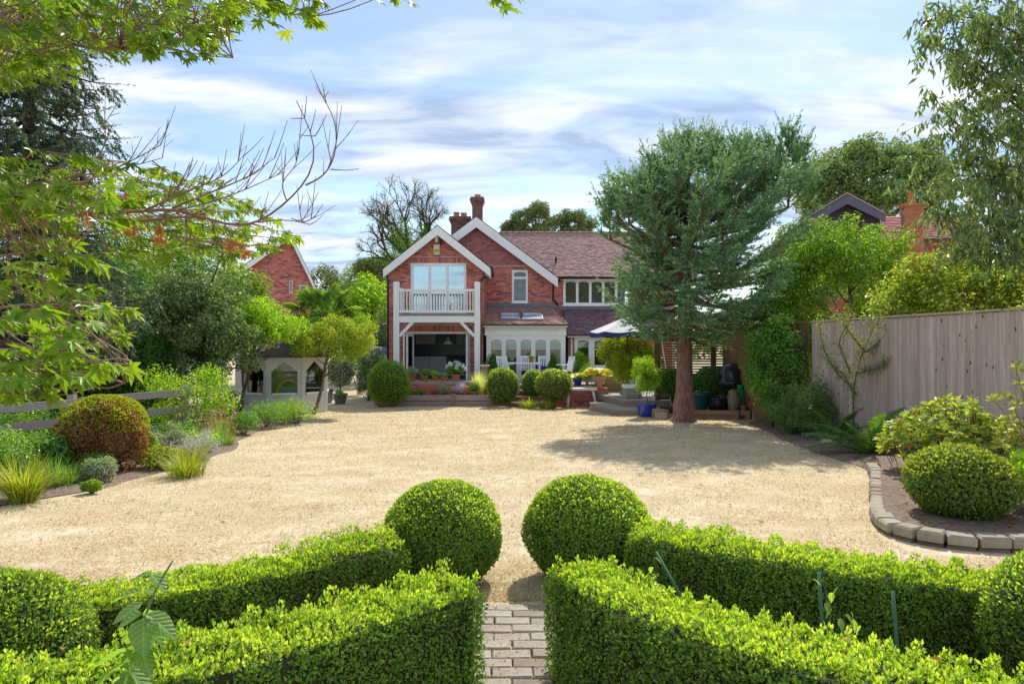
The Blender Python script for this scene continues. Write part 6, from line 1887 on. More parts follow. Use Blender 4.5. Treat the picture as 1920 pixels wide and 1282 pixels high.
SHR = [  # px, py base, rx, h, mat, leaf, label
    (60, 900, .55, .75, L_MID, .05, 'leafy green perennial with buff heads behind the day lilies', 'perennial'),
    (10, 915, .5, .8, L_ROSE, .05, 'loose green perennial at the foot of the maple', 'perennial'),
    (185, 905, .22, .34, L_GREY, .04, 'small grey green sub shrub before the copper shrub', 'shrub'),
    (172, 925, .12, .16, L_LIME, .035, 'tiny lime green seedling clump on bare soil', 'plant'),
    (300, 880, .34, .36, L_YG, .04, 'yellow green leafy mound at the bend of the lawn edge', 'plant'),
    (270, 862, .22, .50, L_LIME, .04, 'upright lime green plant beside the copper shrub', 'plant'),
    (330, 835, .5, .5, L_MID, .045, 'mid green ground cover shrub behind the lavender', 'shrub'),
    (115, 845, .7, .85, L_MID, .05, 'green shrub filling the border below the rail fence', 'shrub'),
    (30, 855, .7, .9, L_ROSE, .05, 'leafy shrub against the lower rails under the maple', 'shrub'),
    (455, 815, .45, .55, L_MID, .04, 'low dark leaved shrub left of the summerhouse planting', 'shrub'),
    (500, 802, .62, .72, L_ROSE, .035, 'bushy small leaved shrub before the summerhouse panel', 'shrub'),
    (555, 795, .66, .74, L_BRIGHT, .035, 'bright bushy shrub at the summerhouse corner by the lawn', 'shrub'),
    (425, 790, .6, .9, L_DARK, .05, 'dark evergreen shrub behind the pink sedum', 'shrub'),
]
for i, (px, py, rx, h, m, lf, lb, cat) in enumerate(SHR):
    shrub('border_plant' if cat != 'shrub' else 'border_shrub', lb, G(px, py), (rx, rx * .9, h), m, 22, rx * .38, 120, lf, 300 + i * 11, cat=cat)
blades('grassy_plant', 'fountain of fine yellow green blades at the bend of the lawn', G(350, 893), 500, .42, .008, L_YG, 63, .8, rad=.25)
blades('lavender', 'lavender with pale spent flower spikes on the lawn edge', G(372, 862), 320, .46, .005, L_GREY, 64, .75, heads=70, headmat=L_LAV, rad=.14)
blades('sedum', 'upright sedum stems with dusty pink heads in the border', G(412, 838), 120, .62, .010, L_ROSE, 65, .35, heads=60, headmat=L_RUST, rad=.2)
# filler growth knitting the border together
rb = np.random.default_rng(88); used_ = set()
for i in range(22):
    y = rb.uniform(8.2, 16.5); x = float(left_edge(y)) - rb.uniform(.25, 1.5)
    m = (L_MID, L_ROSE, L_GREY, L_BRIGHT)[i % 4]; h = rb.uniform(.25, .6); w = rb.uniform(.22, .42)
    lb = ('mid green', 'fresh green', 'silver grey', 'bright green')[i % 4] + (' low mound ' if h < .36 else ' leafy plant ' if h < .5 else ' taller plant ') + ('between day lilies and copper shrub' if y < 9.7 else 'behind the fine bladed fountain' if y < 11.6 else 'around the lavender' if y < 13.6 else 'at the foot of the pink rose' if y < 15.2 else 'before the summerhouse shrubs')
    if lb in used_: continue
    used_.add(lb)
    shrub('border_filler', lb, (x, y, ground(y) + .03), (w, w, h), m, 14, w * .4, 80, rb.uniform(.03, .05), 1500 + i * 7, cat='plant', group='filler plants in the rail fence border', stem_r=.006, lo=.2)
for i in range(7):
    y = rb.uniform(8.6, 15.5); x = float(left_edge(y)) - rb.uniform(.1, .5)
    lb = ('green tuft of thin blades ', 'yellowish tuft of thin blades ')[i % 2] + ('near the copper shrub' if y < 10 else 'along the lawn bend' if y < 12.6 else 'by the lavender and sedum' if y < 14.2 else 'near the summerhouse shrubs')
    if lb in used_: continue
    used_.add(lb)
    blades('border_tuft', lb, (x, y, ground(y) + .02), 120, rb.uniform(.22, .36), .007, L_YG if i % 2 else L_MID, 1700 + i, .8, cat='grass', group='blade tufts along the border edge')
# pink flowered rose
g = G(350, 822)
t = shrub('rose_bush', 'loose rose bush with pink blooms in front of the rail fence end', g, (1.15, .9, 1.6), L_BRIGHT, 48, .24, 120, .05, 401, cat='rose', lo=.2)
rf = np.random.default_rng(9)
fl = np.array([at(px, py, g.y - .55) for px, py in ((335, 742), (395, 748), (415, 745), (352, 752), (372, 765), (400, 772), (440, 775), (320, 758), (428, 760), (275, 770))])
for f in fl:
    b = MB().lathe([(.004, -.015), (.02, 0), (.033, .018), (.024, .03), (.006, .028)], f, 8, lambda a, i: .2 * np.sin(a * 5 + i)); b.build('bloom', L_PINK, t)
# clipped conifer hedge block
Y = 16.4
hedge('conifer_hedge', 'block of clipped green conifer hedge behind the rail fence', [(HX(300, Y), Y), (HX(160, Y), Y + .2), (HX(60, Y), Y + .4)], 1.0, HZ(627, Y) - ground(Y), L_CONIF, M_CORE, 1000, .11, 71, gz=ground(Y), lump=.07, aspect=.3, sprig=.08)
# dark broadleaf evergreen
Y = 17.2
tree('evergreen_shrub', 'dark glossy evergreen with open twiggy crown left of the summerhouse', (HX(385, Y), Y, ground(Y)), (HX(375, Y), Y, 1.95), (1.45, 1.2, 1.7), L_DARK, 95, .30, 170, .10, .09, M_DARKBARK, 72, aspect=.5, cat='evergreen', zmin=-.8, lo=.25, limbs=60,
     extra=np.array([at(px, py, Y) for px, py in ((300, 560), (280, 590), (330, 545), (250, 610), (420, 470), (360, 490), (310, 690), (340, 720), (400, 700), (260, 570), (460, 560), (470, 620))]))
Y = 18.6
tree('broadleaf_tree', 'loose bright green tree leaning over the summerhouse from the evergreen side', (HX(425, Y), Y + .8, ground(Y)), (HX(485, Y), Y, 2.1), (.9, .9, .75), L_BRIGHT, 64, .24, 150, .075, .06, M_BARK, 78, lo=.2, limbs=40,
     extra=np.array([at(px, py, Y) for px, py in ((540, 622), (525, 630), (500, 635), (560, 610), (430, 640), (440, 520))]))
# brighter trees behind
Y = 24.0
tree('broadleaf_tree', 'rounded deep green tree behind the dark evergreen', (HX(330, Y), Y, ground(Y)), (HX(330, Y), Y, 3.1), (2.9, 2.0, 2.2), L_MID, 110, .55, 230, .11, .14, M_BARK, 73, lo=.55)
Y = 21.0
tree('broadleaf_tree', 'bright yellow green tree under the neighbouring gable', (HX(470, Y), Y, ground(Y)), (HX(455, Y), Y, 2.7), (.75, .8, 1.2), L_LIME, 46, .38, 170, .10, .08, M_BARK, 74)
Y = 20.0
tree('broadleaf_tree', 'deep green tree in the shade behind the tall spruce', (HX(150, Y), Y, ground(Y)), (HX(170, Y), Y, 2.6), (2.3, 1.6, 2.2), L_MID, 80, .5, 220, .10, .11, M_BARK, 75)
shrub('laurel_bush', 'dark laurel bush closing the gap behind the rail fence', (-11.2, 17.5, ground(17)), (1.5, 1.2, 2.6), L_MID, 60, .4, 160, .10, 771)
shrub('laurel_bush', 'broad laurel bush under the tall spruce', (-13.6, 19.5, ground(19)), (2.0, 1.4, 3.4), L_MID, 80, .5, 160, .12, 772)
shrub('laurel_bush', 'low laurel bush at the foot of the tall spruce', (-9.6, 13.0, ground(13)), (.9, .8, 1.5), L_ROSE, 40, .3, 140, .08, 773)
# golden small tree over the summerhouse
Y = 20.2
tree('golden_shrub', 'golden leaved small tree spreading over the summerhouse roof', (HX(588, Y) - .1, Y + .3, ground(Y)), (HX(622, Y), Y, 1.78), (1.25, .9, .68), L_GOLD, 115, .2, 115, .065, .06, M_BARK, 76, lo=.3, cat='small tree', extra=np.array([at(px, py, Y) for px, py in ((545, 636), (520, 628), (690, 640), (672, 662), (700, 615), (655, 672))]))
# fan palm
def palm():
    g = G(598, 778); Y = g.y + 1.2; x = HX(600, Y)
    t = thing('fan_palm', 'fan palm with shaggy brown trunk beside the summerhouse', 'palm', (x, Y, ground(Y)))
    zt = HZ(590, Y)
    MB().tube(resample([(x, Y, ground(Y) - .03), (x + .02, Y, .7), (x + .08, Y, zt)], 9), [.14, .12, .11, .11, .11, .12, .12, .11, .09], 14).build('trunk', plain('palm_fibre', (.20, .10, .065), .95, .4, 20, .8, bd=.04), t, True)
    L_P = leafm('palm_leaf', [(.06, .12, .02), (.12, .20, .03), (.20, .28, .05)], .35, .35)
    r = np.random.default_rng(5)
    for k in range(26):
        a = k * 2.4; el_ = math.radians(r.uniform(-45, 70)); L = r.uniform(.55, .85)
        d = np.array([math.cos(a) * math.cos(el_), math.sin(a) * math.cos(el_), math.sin(el_)])
        o = np.array([x + .08, Y, zt]); e = o + d * L - np.array([0, 0, .08])
        mb = MB(); mb.tube([o, (o + e) / 2 + [0, 0, .05], e], [.014, .011, .009], 5)
        side = np.cross(d, [0, 0, 1.0]); side /= np.linalg.norm(side) + 1e-6; nb_ = np.cross(side, d)
        m = 26
        for q in range(m):
            th = (q / (m - 1) - .5) * 4.4
            v = d * math.cos(th) + side * math.sin(th); ln = .62 * (.75 + .25 * math.cos(th)) * r.uniform(.9, 1.05)
            w = np.cross(v, nb_) * .017
            tip = e + v * ln - np.array([0, 0, .12 + .14 * abs(math.sin(th))]) * r.uniform(.6, 1.3)
            md = e + v * ln * .55 + nb_ * .02
            mb.add([e, md - w, tip, md + w], [[[0, 1, 2], [0, 2, 3]]])
        mb.build('frond', L_P, t)
palm()
# standard bay, pots and shrubs left of the house
Y = 25.6
pot('planter_pot', 'square shouldered grey pot holding a standard bay near the palm', (HX(638, Y), Y, ground(Y)), .26, .38, plain('grey_pot', (.16, .17, .19), .7, .1))
c = (HX(638, Y), Y, HZ(697, Y)); 
t = ball('standard_bay', 'pale leaved standard bay tree in the grey pot', c, (.52, .5, .5), L_GREY, 2600, .075, M_CORE, 81, cat='small tree', lump=.09, stem=.025, ground_z=ground(Y) + .32)
shrub('pot_plant', 'bright green seedlings round the stem of the standard bay', (HX(636, Y - .1), Y - .22, ground(Y) + .33), (.2, .18, .2), L_BRIGHT, 10, .07, 50, .04, 82, cat='plant')
pot('planter_pot', 'plain grey green bin shaped pot behind the standard bay', (HX(617, 26), 26.0, ground(26)), .17, .55, plain('grey_green_pot', (.27, .29, .26), .7, .1), 'taper')
Y = 27.5
shrub('white_flowered_shrub', 'tall shrub with dark leaves and white blooms beside the bay wall', (HX(692, Y), Y, ground(Y)), (.75, .7, 2.2), L_DARK, 46, .26, 130, .08, 83)
q = np.random.default_rng(3)
bl = np.array([at(px, py, Y - .7) for px, py in zip(q.uniform(650, 715, 26), q.uniform(660, 735, 26))])
Pq = np.repeat(bl, 12, 0) + q.normal(size=(26 * 12, 3)) * .035
o = bpy.data.objects.get('white_flowered_shrub'); leaves('blooms', L_WHITE, o, Pq, q.normal(size=Pq.shape), .04, seed=4)
shrub('ivy_bank', 'tall bank of pale ivy and climbers left of the house', (HX(672, 31), 31, ground(31)), (1.0, .8, 3.9), L_BRIGHT, 70, .34, 130, .08, 84, cat='climber')
shrub('evergreen_column', 'dark narrow evergreen against the left corner of the house', (HX(715, 30), 30, ground(30)), (.45, .5, 3.8), L_DARK, 44, .26, 150, .07, 85)
# small pale outbuilding with door, mostly behind plants
t = thing('garden_shed', 'small pale boarded shed with dark window left of the house', 'shed', (HX(700, 29), 29, ground(29)))
xa, xb = HX(688, 29), HX(727, 29); z0 = ground(29); z1 = HZ(640, 29)
for i in range(10): MB().box(xa, xb, 29.0 + .004 * (i % 2), 29.06, z0 + i * .19, z0 + i * .19 + .186).build('board', M_SH, t)
MB().box(xa, xb, 29.07, 30.6, z0, z0 + 1.9).build('wall', M_SH, t)
MB().hexa([(xa - .1, 28.85, z0 + 1.91), (xb + .05, 28.85, z0 + 1.91), (xb + .05, 28.85, z0 + 1.98), (xa - .1, 28.85, z0 + 1.98)], [(xa - .1, 30.7, z0 + 2.3), (xb + .05, 30.7, z0 + 2.3), (xb + .05, 30.7, z0 + 2.37), (xa - .1, 30.7, z0 + 2.37)]).build('roof', M_LEAD, t)
window(t, 28.995, HX(700, 29), HX(716, 29), HZ(668, 29), HZ(650, 29), 1, fw=.05, d=.05, sill=False)

# ------------------------------------------------------------------ terrace planting
Y = 23.75
ball('clipped_ball', 'large round clipped bush with bright feathery top at the planter end', (HX(729, Y), Y, HZ(717, Y)), (.73, .70, .76), leafm('feathery_leaf', [(.05, .10, .012), (.10, .20, .015), (.19, .32, .02)], .4, .45), 9000, .06, M_CORE, 91, ground_z=ground(Y) + .02, lump=.05, aspect=.3)
pot('square_tub', 'brown tub under the large clipped bush', (HX(722, Y), Y, ground(Y)), .34, .20, M_SLEEPER_B, 'round')
ball('clipped_ball', 'egg shaped clipped green bush between timber planter and steps', (HX(943, Y), Y - .05, HZ(724, Y)), (.57, .55, .64), L_BOX, 7500, .045, M_CORE, 92, ground_z=ground(Y), lump=.03, tip=L_TIP)
ball('clipped_ball', 'dark clipped bush half hidden right of the garden steps', (HX(1001, 24.1), 24.3, HZ(720, 24.2)), (.42, .42, .50), L_BOX, 4500, .045, M_CORE, 93, ground_z=ground(24), lump=.03, tip=L_TIP)
t = ball('clipped_ball', 'rounded bush on a bare brown stem beside the trestle table', (HX(1038, 23.3), 23.2, HZ(722, 23.2)), (.62, .60, .54), L_BOX2, 7500, .05, M_CORE_B, 94, ground_z=ground(23.2), lump=.05, stem=.07, tip=L_TIP)
gz0 = ground(23.2)
blades('golden_fern', 'low golden fern clump at the foot of the garden steps', (HX(992, 23.1), 23.0, ground(23)), 180, .42, .03, L_GOLD, 95, 1.0, cat='fern', rad=.25)
blades('golden_fern', 'low yellow green fern clump under the stemmed bush', (HX(1024, 22.9), 22.7, ground(22.8)), 180, .40, .03, L_YG, 96, 1.0, cat='fern', rad=.25)
for px, lb, sd in ((920, 'dark cone shaped topiary at the left sunroom post', 97), (1040, 'dark cone shaped topiary at the right sunroom post', 98)):
    Y = 26.3; x = HX(px, Y); z1 = HZ(664, Y)
    t = thing('cone_topiary', lb, 'topiary', (x, Y, PZ))
    n = 3600; r = np.random.default_rng(sd); u = 1 - np.sqrt(r.random(n)); a = r.uniform(0, 6.283, n); R_ = .40 * (1 - u) ** .8 + .02
    P = np.stack([x + R_ * np.cos(a), Y + R_ * np.sin(a), PZ + .02 + (z1 - PZ) * u], -1); N = np.stack([np.cos(a), np.sin(a), np.full(n, .4)], -1)
    leaves('foliage', L_CONIF, t, P, N, .05, mode='out', seed=sd, aspect=.4)
    MB().lathe([(.35, .01), (.22, (z1 - PZ) * .45), (.02, (z1 - PZ) * .92)], (x, Y, PZ), 14).build('core', M_CORE, t, True)
# pots on the terrace wall
TW = .30
def potted(px, r, h, plabel, glabel, mat, plantmat, ph, pr, lf, seed, Y=24.83, z=TW, kind='round', potmat=None, n=14, flowers=None):
    x = HX(px, Y)
    pot('terracotta_pot' if potmat is None else 'glazed_pot', plabel, (x, Y, z), r, h, potmat or M_TERRA, kind)
    t = shrub('pot_plant', glabel, (x, Y, z + h * .86), (pr, pr, ph), plantmat, n, pr * .42, 70, lf, seed, cat='plant', stems=6, stem_r=.006)
    if flowers is not None:
        q = np.random.default_rng(seed); D = sphere_dirs(flowers, seed, .0)
        c = np.array([x, Y, z + h * .86 + ph * .55]) + D * np.array([pr, pr, ph * .55])
        Pq = np.repeat(c, 22, 0) + unit(q.normal(size=(flowers * 22, 3))) * .075
        leaves('blooms', L_WHITE, t, Pq, unit(q.normal(size=Pq.shape)), .05, seed=seed, aspect=.8)
potted(773, .15, .22, 'terracotta pot beside the folded glass doors on the terrace wall', 'grey blue leafy herb in the pot by the folded doors', None, L_GREY, .36, .26, .05, 501)
potted(795, .16, .19, 'wide terracotta bowl second along the terrace wall', 'bright green herb in the wide terracotta bowl', None, L_MID, .30, .26, .045, 502)
potted(816, .12, .18, 'small terracotta pot third along the terrace wall', 'mounded green herb in the small terracotta pot', None, L_BRIGHT, .24, .2, .04, 503)
potted(833, .16, .14, 'shallow terracotta pan on the terrace wall', 'dry grey green tuft in the shallow pan', None, L_GREY, .16, .18, .04, 504)
potted(854, .17, .24, 'deep terracotta pot holding the white hydrangea', 'white mophead hydrangea in the deep terracotta pot', None, L_MID, .42, .36, .07, 505, flowers=16)
potted(889, .18, .16, 'orange terracotta bowl sunk in the timber planter', 'small green plant in the orange bowl of the planter', None, L_MID, .28, .22, .045, 506, Y=24.25, z=HZ(739, 24) - .075)
# planting in the timber planter
pz = HZ(739, 24) - .055
for i, (px, rx, h, m, lb) in enumerate(((768, .3, .22, L_YG, 'yellow green low plant at the left end of the planter'), (790, .25, .22, L_LIME, 'lime leafy plant in the planter beside the low sedums'), (832, .34, .42, L_GREY, 'silvery mound in the middle of the planter'), (860, .3, .46, L_LAV, 'mauve grey lavender mound in the planter'), (812, .22, .42, L_RUST, 'rusty pink sedum heads left of the silvery mound'), (874, .2, .34, L_RUST, 'rusty brown sedum heads right of the lavender mound'))):
    shrub('planter_plant', lb, (HX(px, 24.3), 24.32, pz), (rx, .24, h), m, 14, rx * .4, 90, .04, 520 + i * 7, cat='plant', stem_r=.005)
blades('feather_grass', 'pale green feathery upright plant behind the orange bowl', (HX(898, 24.55), 24.5, pz), 420, .85, .010, leafm('pale_feather', [(.22, .28, .10), (.36, .40, .18), (.48, .50, .28)], .4, .6), 530, .32, rad=.2)
shrub('planter_plant', 'dark green bushy rosemary at the planter end', (HX(890, 24.45), 24.48, pz), (.24, .2, .55), L_MID, 14, .12, 90, .035, 531, cat='plant')
pot('tapered_planter', 'tall cream tapered planter at the corner of the terrace', (HX(909, 25.4), 25.4, PZ), .17, HZ(684, 25.4) - PZ, plain('cream_stone', (.56, .47, .35), .8, .1), 'taper')
shrub('pot_plant', 'pale yellow green trailing plant above the egg shaped bush', (HX(938, 25.2), 25.2, PZ), (.5, .35, .62), L_YG, 22, .18, 90, .06, 533, cat='plant')
pot('terracotta_pot', 'small terracotta pot on the garden table', (.72, 25.95, PZ + .741), .10, .14, M_TERRA)
shrub('pot_plant', 'small green herb on the garden table', (.72, 25.95, PZ + .85), (.18, .16, .2), L_MID, 10, .07, 60, .03, 534, cat='plant')
# hostas
hm = leaf_blade('leaf', 1.0, .62, L_HOSTA, 6, .45, .25)
def hosta(label, x, y, z, R, n, seed):
    t = thing('hosta', label, 'hosta', (x, y, z)); r = np.random.default_rng(seed)
    mb = MB()
    for k in range(n):
        a = k * 2.4; el_ = r.uniform(.25, 1.25); s = R * r.uniform(.55, .8); L0 = R * r.uniform(.25, .5)
        o = np.array([x, y, z]) + np.array([math.cos(a) * math.cos(el_), math.sin(a) * math.cos(el_), math.sin(el_)]) * L0
        mb.tube([(x, y, z), tuple(o)], [.008, .006], 4)
        piece('leaf', hm, t, o, (r.normal() * .3, -el_ * .55, a), (s, s, s))
    mb.build('stalks', L_YG, t)
    return t
pot('terracotta_urn', 'large pale terracotta urn on the brick pier', (3.02, 24.02, .12), .25, .42, M_TERRA_P, 'urn')
hosta('broad yellow hosta spilling from the large terracotta urn', 3.02, 24.02, .50, .52, 44, 601)
pot('glazed_pot', 'small cobalt blue pot on the wall by the table', (HX(1083, 24.15), 24.17, .17), .17, .28, M_BLUE)
hosta('small yellow hosta in the cobalt blue pot', HX(1083, 24.15), 24.17, .42, .34, 24, 602)
shrub('pot_plant', 'pale green bushy plant between the two hostas', (HX(1104, 24.25), 24.6, PZ), (.4, .3, .8), L_LIME, 20, .16, 90, .05, 603, cat='plant')
shrub('border_shrub', 'bright green climber before the lean to window', (HX(1090, 27.6), 27.9, PZ), (.4, .3, 1.15), L_BRIGHT, 24, .18, 100, .07, 604)
Y = 22.3
tree('variegated_shrub', 'tall yellow variegated bamboo like shrub behind the recliner', (HX(1192, 22.9), 22.9, ZU), (HX(1192, 22.9), 22.9, 1.05), (.72, .6, .85), L_GOLD, 64, .24, 120, .12, .03, M_BARK, 605, aspect=.22, cat='shrub', limbs=30, lo=.3)
tree('variegated_shrub', 'pale arching leafy shrub against the lean to wall', (HX(1165, 25.8), 26.2, PZ), (HX(1165, 26), 26.2, 1.2), (.75, .5, .8), L_YG, 44, .24, 110, .14, .03, M_BARK, 606, aspect=.2, cat='shrub', limbs=20, lo=.3)
Y = 19.75
pot('blue_pot', 'big cobalt blue glazed pot at the end of the deck steps', (HX(1213, Y), Y, ground(Y)), .27, .36, M_BLUE, 'belly')
tree('pot_shrub', 'tall leafy shrub growing in the big blue pot', (HX(1213, Y), Y, ground(Y) + .31), (HX(1211, Y), Y, .72), (.40, .36, .62), L_BRIGHT, 54, .17, 130, .05, .02, M_BARK, 607, cat='shrub', limbs=20, lo=.3)
ball('clipped_ball', 'shaded dark clipped bush right of the spruce trunk', (HX(1338, 20.2), 20.3, HZ(714, 20.3)), (.52, .5, .42), L_CONIF, 3500, .06, M_CORE, 608, ground_z=-.19, stem=.05)
ball('clipped_ball', 'shaded dark clipped bush left of the spruce trunk', (HX(1262, 20.3), 20.45, HZ(716, 20.4)), (.40, .38, .40), L_CONIF, 2600, .06, M_CORE, 609, ground_z=ZU, stem=.05)

# ------------------------------------------------------------------ right border
L_THORN_S = leafm('sage_green_leaf', [(.04, .085, .03), (.075, .135, .045), (.12, .19, .06)], .35, .5, gain=2.0)
Y = 16.2
tree('climbing_shrub', 'dense dark green climber standing against the brown fence', (6.1, Y, ground(Y)), (6.17, Y, 1.1), (.55, .9, 1.35), L_MID, 90, .24, 120, .075, .04, M_DARKBARK, 701, cat='climber', lo=.4, limbs=26)
tree('climbing_shrub', 'loose fine leaved green shrub beside the thorny stems', (6.1, 14.4, ground(14.4)), (6.12, 14.4, .3), (.48, .55, .7), L_THORN_S, 44, .2, 120, .07, .03, M_DARKBARK, 702, cat='shrub', lo=.4, aspect=.3)
# thorny open shrub, greyish leaves
L_THORN = leafm('thorn_leaf', [(.09, .13, .04), (.16, .20, .08), (.26, .29, .14)], .35, .5, gain=1.5)
t = thing('thorny_shrub', 'open thorny shrub with small leaves along bare stems on the grey fence', 'shrub', (6.3, 13.0, ground(13)))
mb = MB(); LP = []
r = np.random.default_rng(12)
for pts in (((1600, 775), (1600, 720), (1620, 650), (1640, 610), (1665, 575)), ((1605, 700), (1650, 690), (1660, 680)), ((1618, 655), (1590, 620), (1575, 590)), ((1600, 730), (1560, 690), (1540, 640), (1535, 600)), ((1595, 700), (1570, 640), (1600, 590)), ((1605, 740), (1580, 700), (1545, 670)), ((1612, 670), (1650, 640), (1690, 590))):
    P = resample([tuple(at(px, py, 13.0 - .3 * i)) for i, (px, py) in enumerate(pts)], 16)
    if pts[0][1] == 775: P[0, 2] = ground(13)
    mb.tube(P, np.linspace(.016, .004, 16), 5)
    for p in P:
        LP.append(np.repeat(p[None], 26, 0) + r.normal(size=(26, 3)) * .045)
        v = r.normal(size=3); v /= np.linalg.norm(v); mb.tube([p, p + v * .2], [.004, .002], 3)
        LP.append(p + v * r.random((12, 1)) * .2 + r.normal(size=(12, 3)) * .02)
mb.build('stems', M_BARK, t, True)
LP = np.concatenate(LP); leaves('foliage', L_THORN, t, LP, r.normal(size=LP.shape), .034, seed=5)
# ferns
def frond_mesh(name, mat):
    V, T = [], []; n = 22
    for i in range(n):
        s = (i + .5) / n; x = s; z = .42 * s - .55 * s * s; w = .19 * math.sin(math.pi * min(1, s * .93 + .07)) ** .8
        for sg in (-1, 1):
            k = len(V); V += [(x - .022, 0, z), (x + .022, 0, z), (x + .05, sg * w, z - .05 * w / .2)]; T.append((k, k + 1, k + 2))
    k = len(V); V += [(0, -.008, 0), (0, .008, 0), (1.0, 0, -.13)]; T.append((k, k + 1, k + 2))
    me = mesh_np(name, V, [T]); me.materials.append(mat); return me
fm = frond_mesh('frond', L_FERN)
for i, (px, py, R, lb) in enumerate(((1475, 815, 1.15, 'dark fern at the lawn edge below the climber'), (1550, 830, 1.0, 'fern between the climber and the pale rocks'), (1600, 855, 1.05, 'large fern arching over the lawn beside the rhododendron'), (1530, 795, .95, 'fern deep in the border before the thorny shrub'))):
    g = G(px, py); g.x += .25
    t = thing('fern', lb, 'fern', g)
    r = np.random.default_rng(800 + i)
    for k in range(20):
        s = R * r.uniform(.7, 1.1)
        piece('frond', fm, t, (g.x, g.y, g.z + .04), (r.normal() * .25, -r.uniform(.1, 1.0), k * 2.4 + r.normal() * .2), (s, s, s))
for i, (px, py, s) in enumerate(((1522, 822, .16), (1540, 826, .12), (1555, 836, .15))):
    g = G(px, py); me = rounded_box('border_rock', s * 2, s * 1.4, s * .9, s * .25, M_EDGE)
    o = tag(link('border_rock', me), ('flat pale rock under the dark fern', 'small pale rock between the ferns', 'pale angular rock at the lawn edge by the large fern')[i], 'rock'); o.location = (g.x, g.y, g.z - .02); o.rotation_euler = (.1, -.08, i * .9)
shrub('border_plant', 'blue green leafy plant among the ferns', G(1570, 815) + Vector((.2, 0, 0)), (.35, .3, .5), L_GREY, 18, .15, 90, .06, 811, cat='plant')
# rhododendron: whorls of long leaves on open stems
t = thing('rhododendron', 'yellowing rhododendron with brown tinged leaves in the raised bed', 'rhododendron', (5.55, 8.75, bedz))
r = np.random.default_rng(31); mb = MB(); WP, WD = [], []
for k in range(330):
    a = r.uniform(0, 6.283); rho = math.sqrt(r.random()); h = (1 - .55 * rho ** 2.2) * r.uniform(.45, 1.0)
    p = np.array([5.55 + .86 * rho * math.cos(a), 8.75 + .62 * rho * math.sin(a), bedz + .93 * h])
    WP.append(p); WD.append(np.array([rho * math.cos(a) * .5, rho * math.sin(a) * .5, 1.0]))
    if k % 4 == 0: limb(mb, (5.55 + r.normal() * .12, 8.75 + r.normal() * .1, bedz - .02), p, .012, .005, k, .12, 4, 5)
    else: limb(mb, WP[int(r.integers(0, k))] if k > 8 and False else p - np.array([rho * math.cos(a) * .1, rho * math.sin(a) * .1, .22]), p, .006, .004, k, .05, 4, 3)
WP, WD = np.array(WP), unit(np.array(WD))
m = 10
ang = np.tile(np.arange(m) * 6.283 / m, (len(WP), 1)) + r.uniform(0, 6, (len(WP), 1))
U = unit(np.cross(WD, [.3, .9, .1])); W = np.cross(WD, U)
d = U[:, None] * np.cos(ang)[..., None] + W[:, None] * np.sin(ang)[..., None] + WD[:, None] * r.uniform(-.35, .6, (len(WP), m, 1))
P = np.repeat(WP, m, 0); d = unit(d.reshape(-1, 3))
leaves('foliage', L_RHODO, t, P, d, .105, mode='out', spread=.25, up=.05, aspect=.42, seed=32, fold=.05)
mb.build('stems', M_BARK, t, True)
# airy shrub at the fence, right edge
t = thing('sparse_azalea', 'sparse azalea with tufts of pale leaves before the grey fence', 'azalea', (5.9, 7.3, bedz))
mb = MB(); WP = []
for k, (px, py) in enumerate(((1862, 750), (1905, 690), (1870, 800), (1898, 790), (1885, 745), (1915, 720), (1875, 830), (1905, 830), (1910, 760), (1915, 810))):
    p = np.array(at(px, py, 7.4)); WP.append(p); limb(mb, (5.75, 7.35, bedz - .02), p, .008, .004, k, .12, 4, 6)
WP = np.array(WP); P = np.repeat(WP, 16, 0); d = unit(r.normal(size=P.shape) + [0, 0, .3])
leaves('foliage', L_RHODO, t, P + d * .02, d, .085, mode='out', spread=.2, up=.1, aspect=.4, seed=33, fold=.05)
mb.build('stems', M_TWIG, t, True)
shrub('border_shrub', 'bright green azalea at the right end of the stone edged bed', (5.15, 6.65, bedz), (.45, .5, .62), L_BRIGHT, 30, .17, 110, .06, 821)
tag(MB().tube([(4.95, 6.35, bedz + .012), (5.03, 6.28, bedz + .02), (5.10, 6.36, bedz + .02), (5.05, 6.44, bedz + .012)], .012, 6).build('hose_piece', plain('orange_rubber', (.55, .24, .06), .5, .1), None, True), 'short curl of orange hose on the bed beside the clipped bush', 'hose')
# dead leaves lying on the beds and the lawn
r = np.random.default_rng(77); n = 700
xs = np.concatenate([r.uniform(3.6, 5.6, 420), r.uniform(-5, 5, 280)]); ys = np.concatenate([r.uniform(5.95, 9.0, 420), r.uniform(5.5, 20, 280)])
zs = np.concatenate([np.full(420, bedz + .008), groundv(ys[420:]) + .015])
ok = np.concatenate([xs[:420] > 3.45 + np.clip(ys[:420] - 6.2, 0, 4) * .54, np.ones(280, bool)])
P = np.stack([xs, ys, zs], -1)[ok]
P = np.concatenate([P, np.array([(-1.75, 2.42, .585), (-1.62, 2.5, .59), (-.72, 2.95, .59), (-1.2, 2.6, .585), (1.5, 2.4, .59), (.8, 2.9, .59), (.48, 5.05, .725), (1.9, 4.05, .47), (-.35, 3.38, .585), (1.25, 2.55, .59)])])
o = leaves('fallen_leaves', L_MAPLE_D, None, P, np.tile([0, 0, 1.0], (len(P), 1)), .045, seed=7, spread=.4, aspect=.6); o['kind'] = 'stuff'
tag(o, 'scattered dry brown leaves on the lawn and bed', 'leaves')

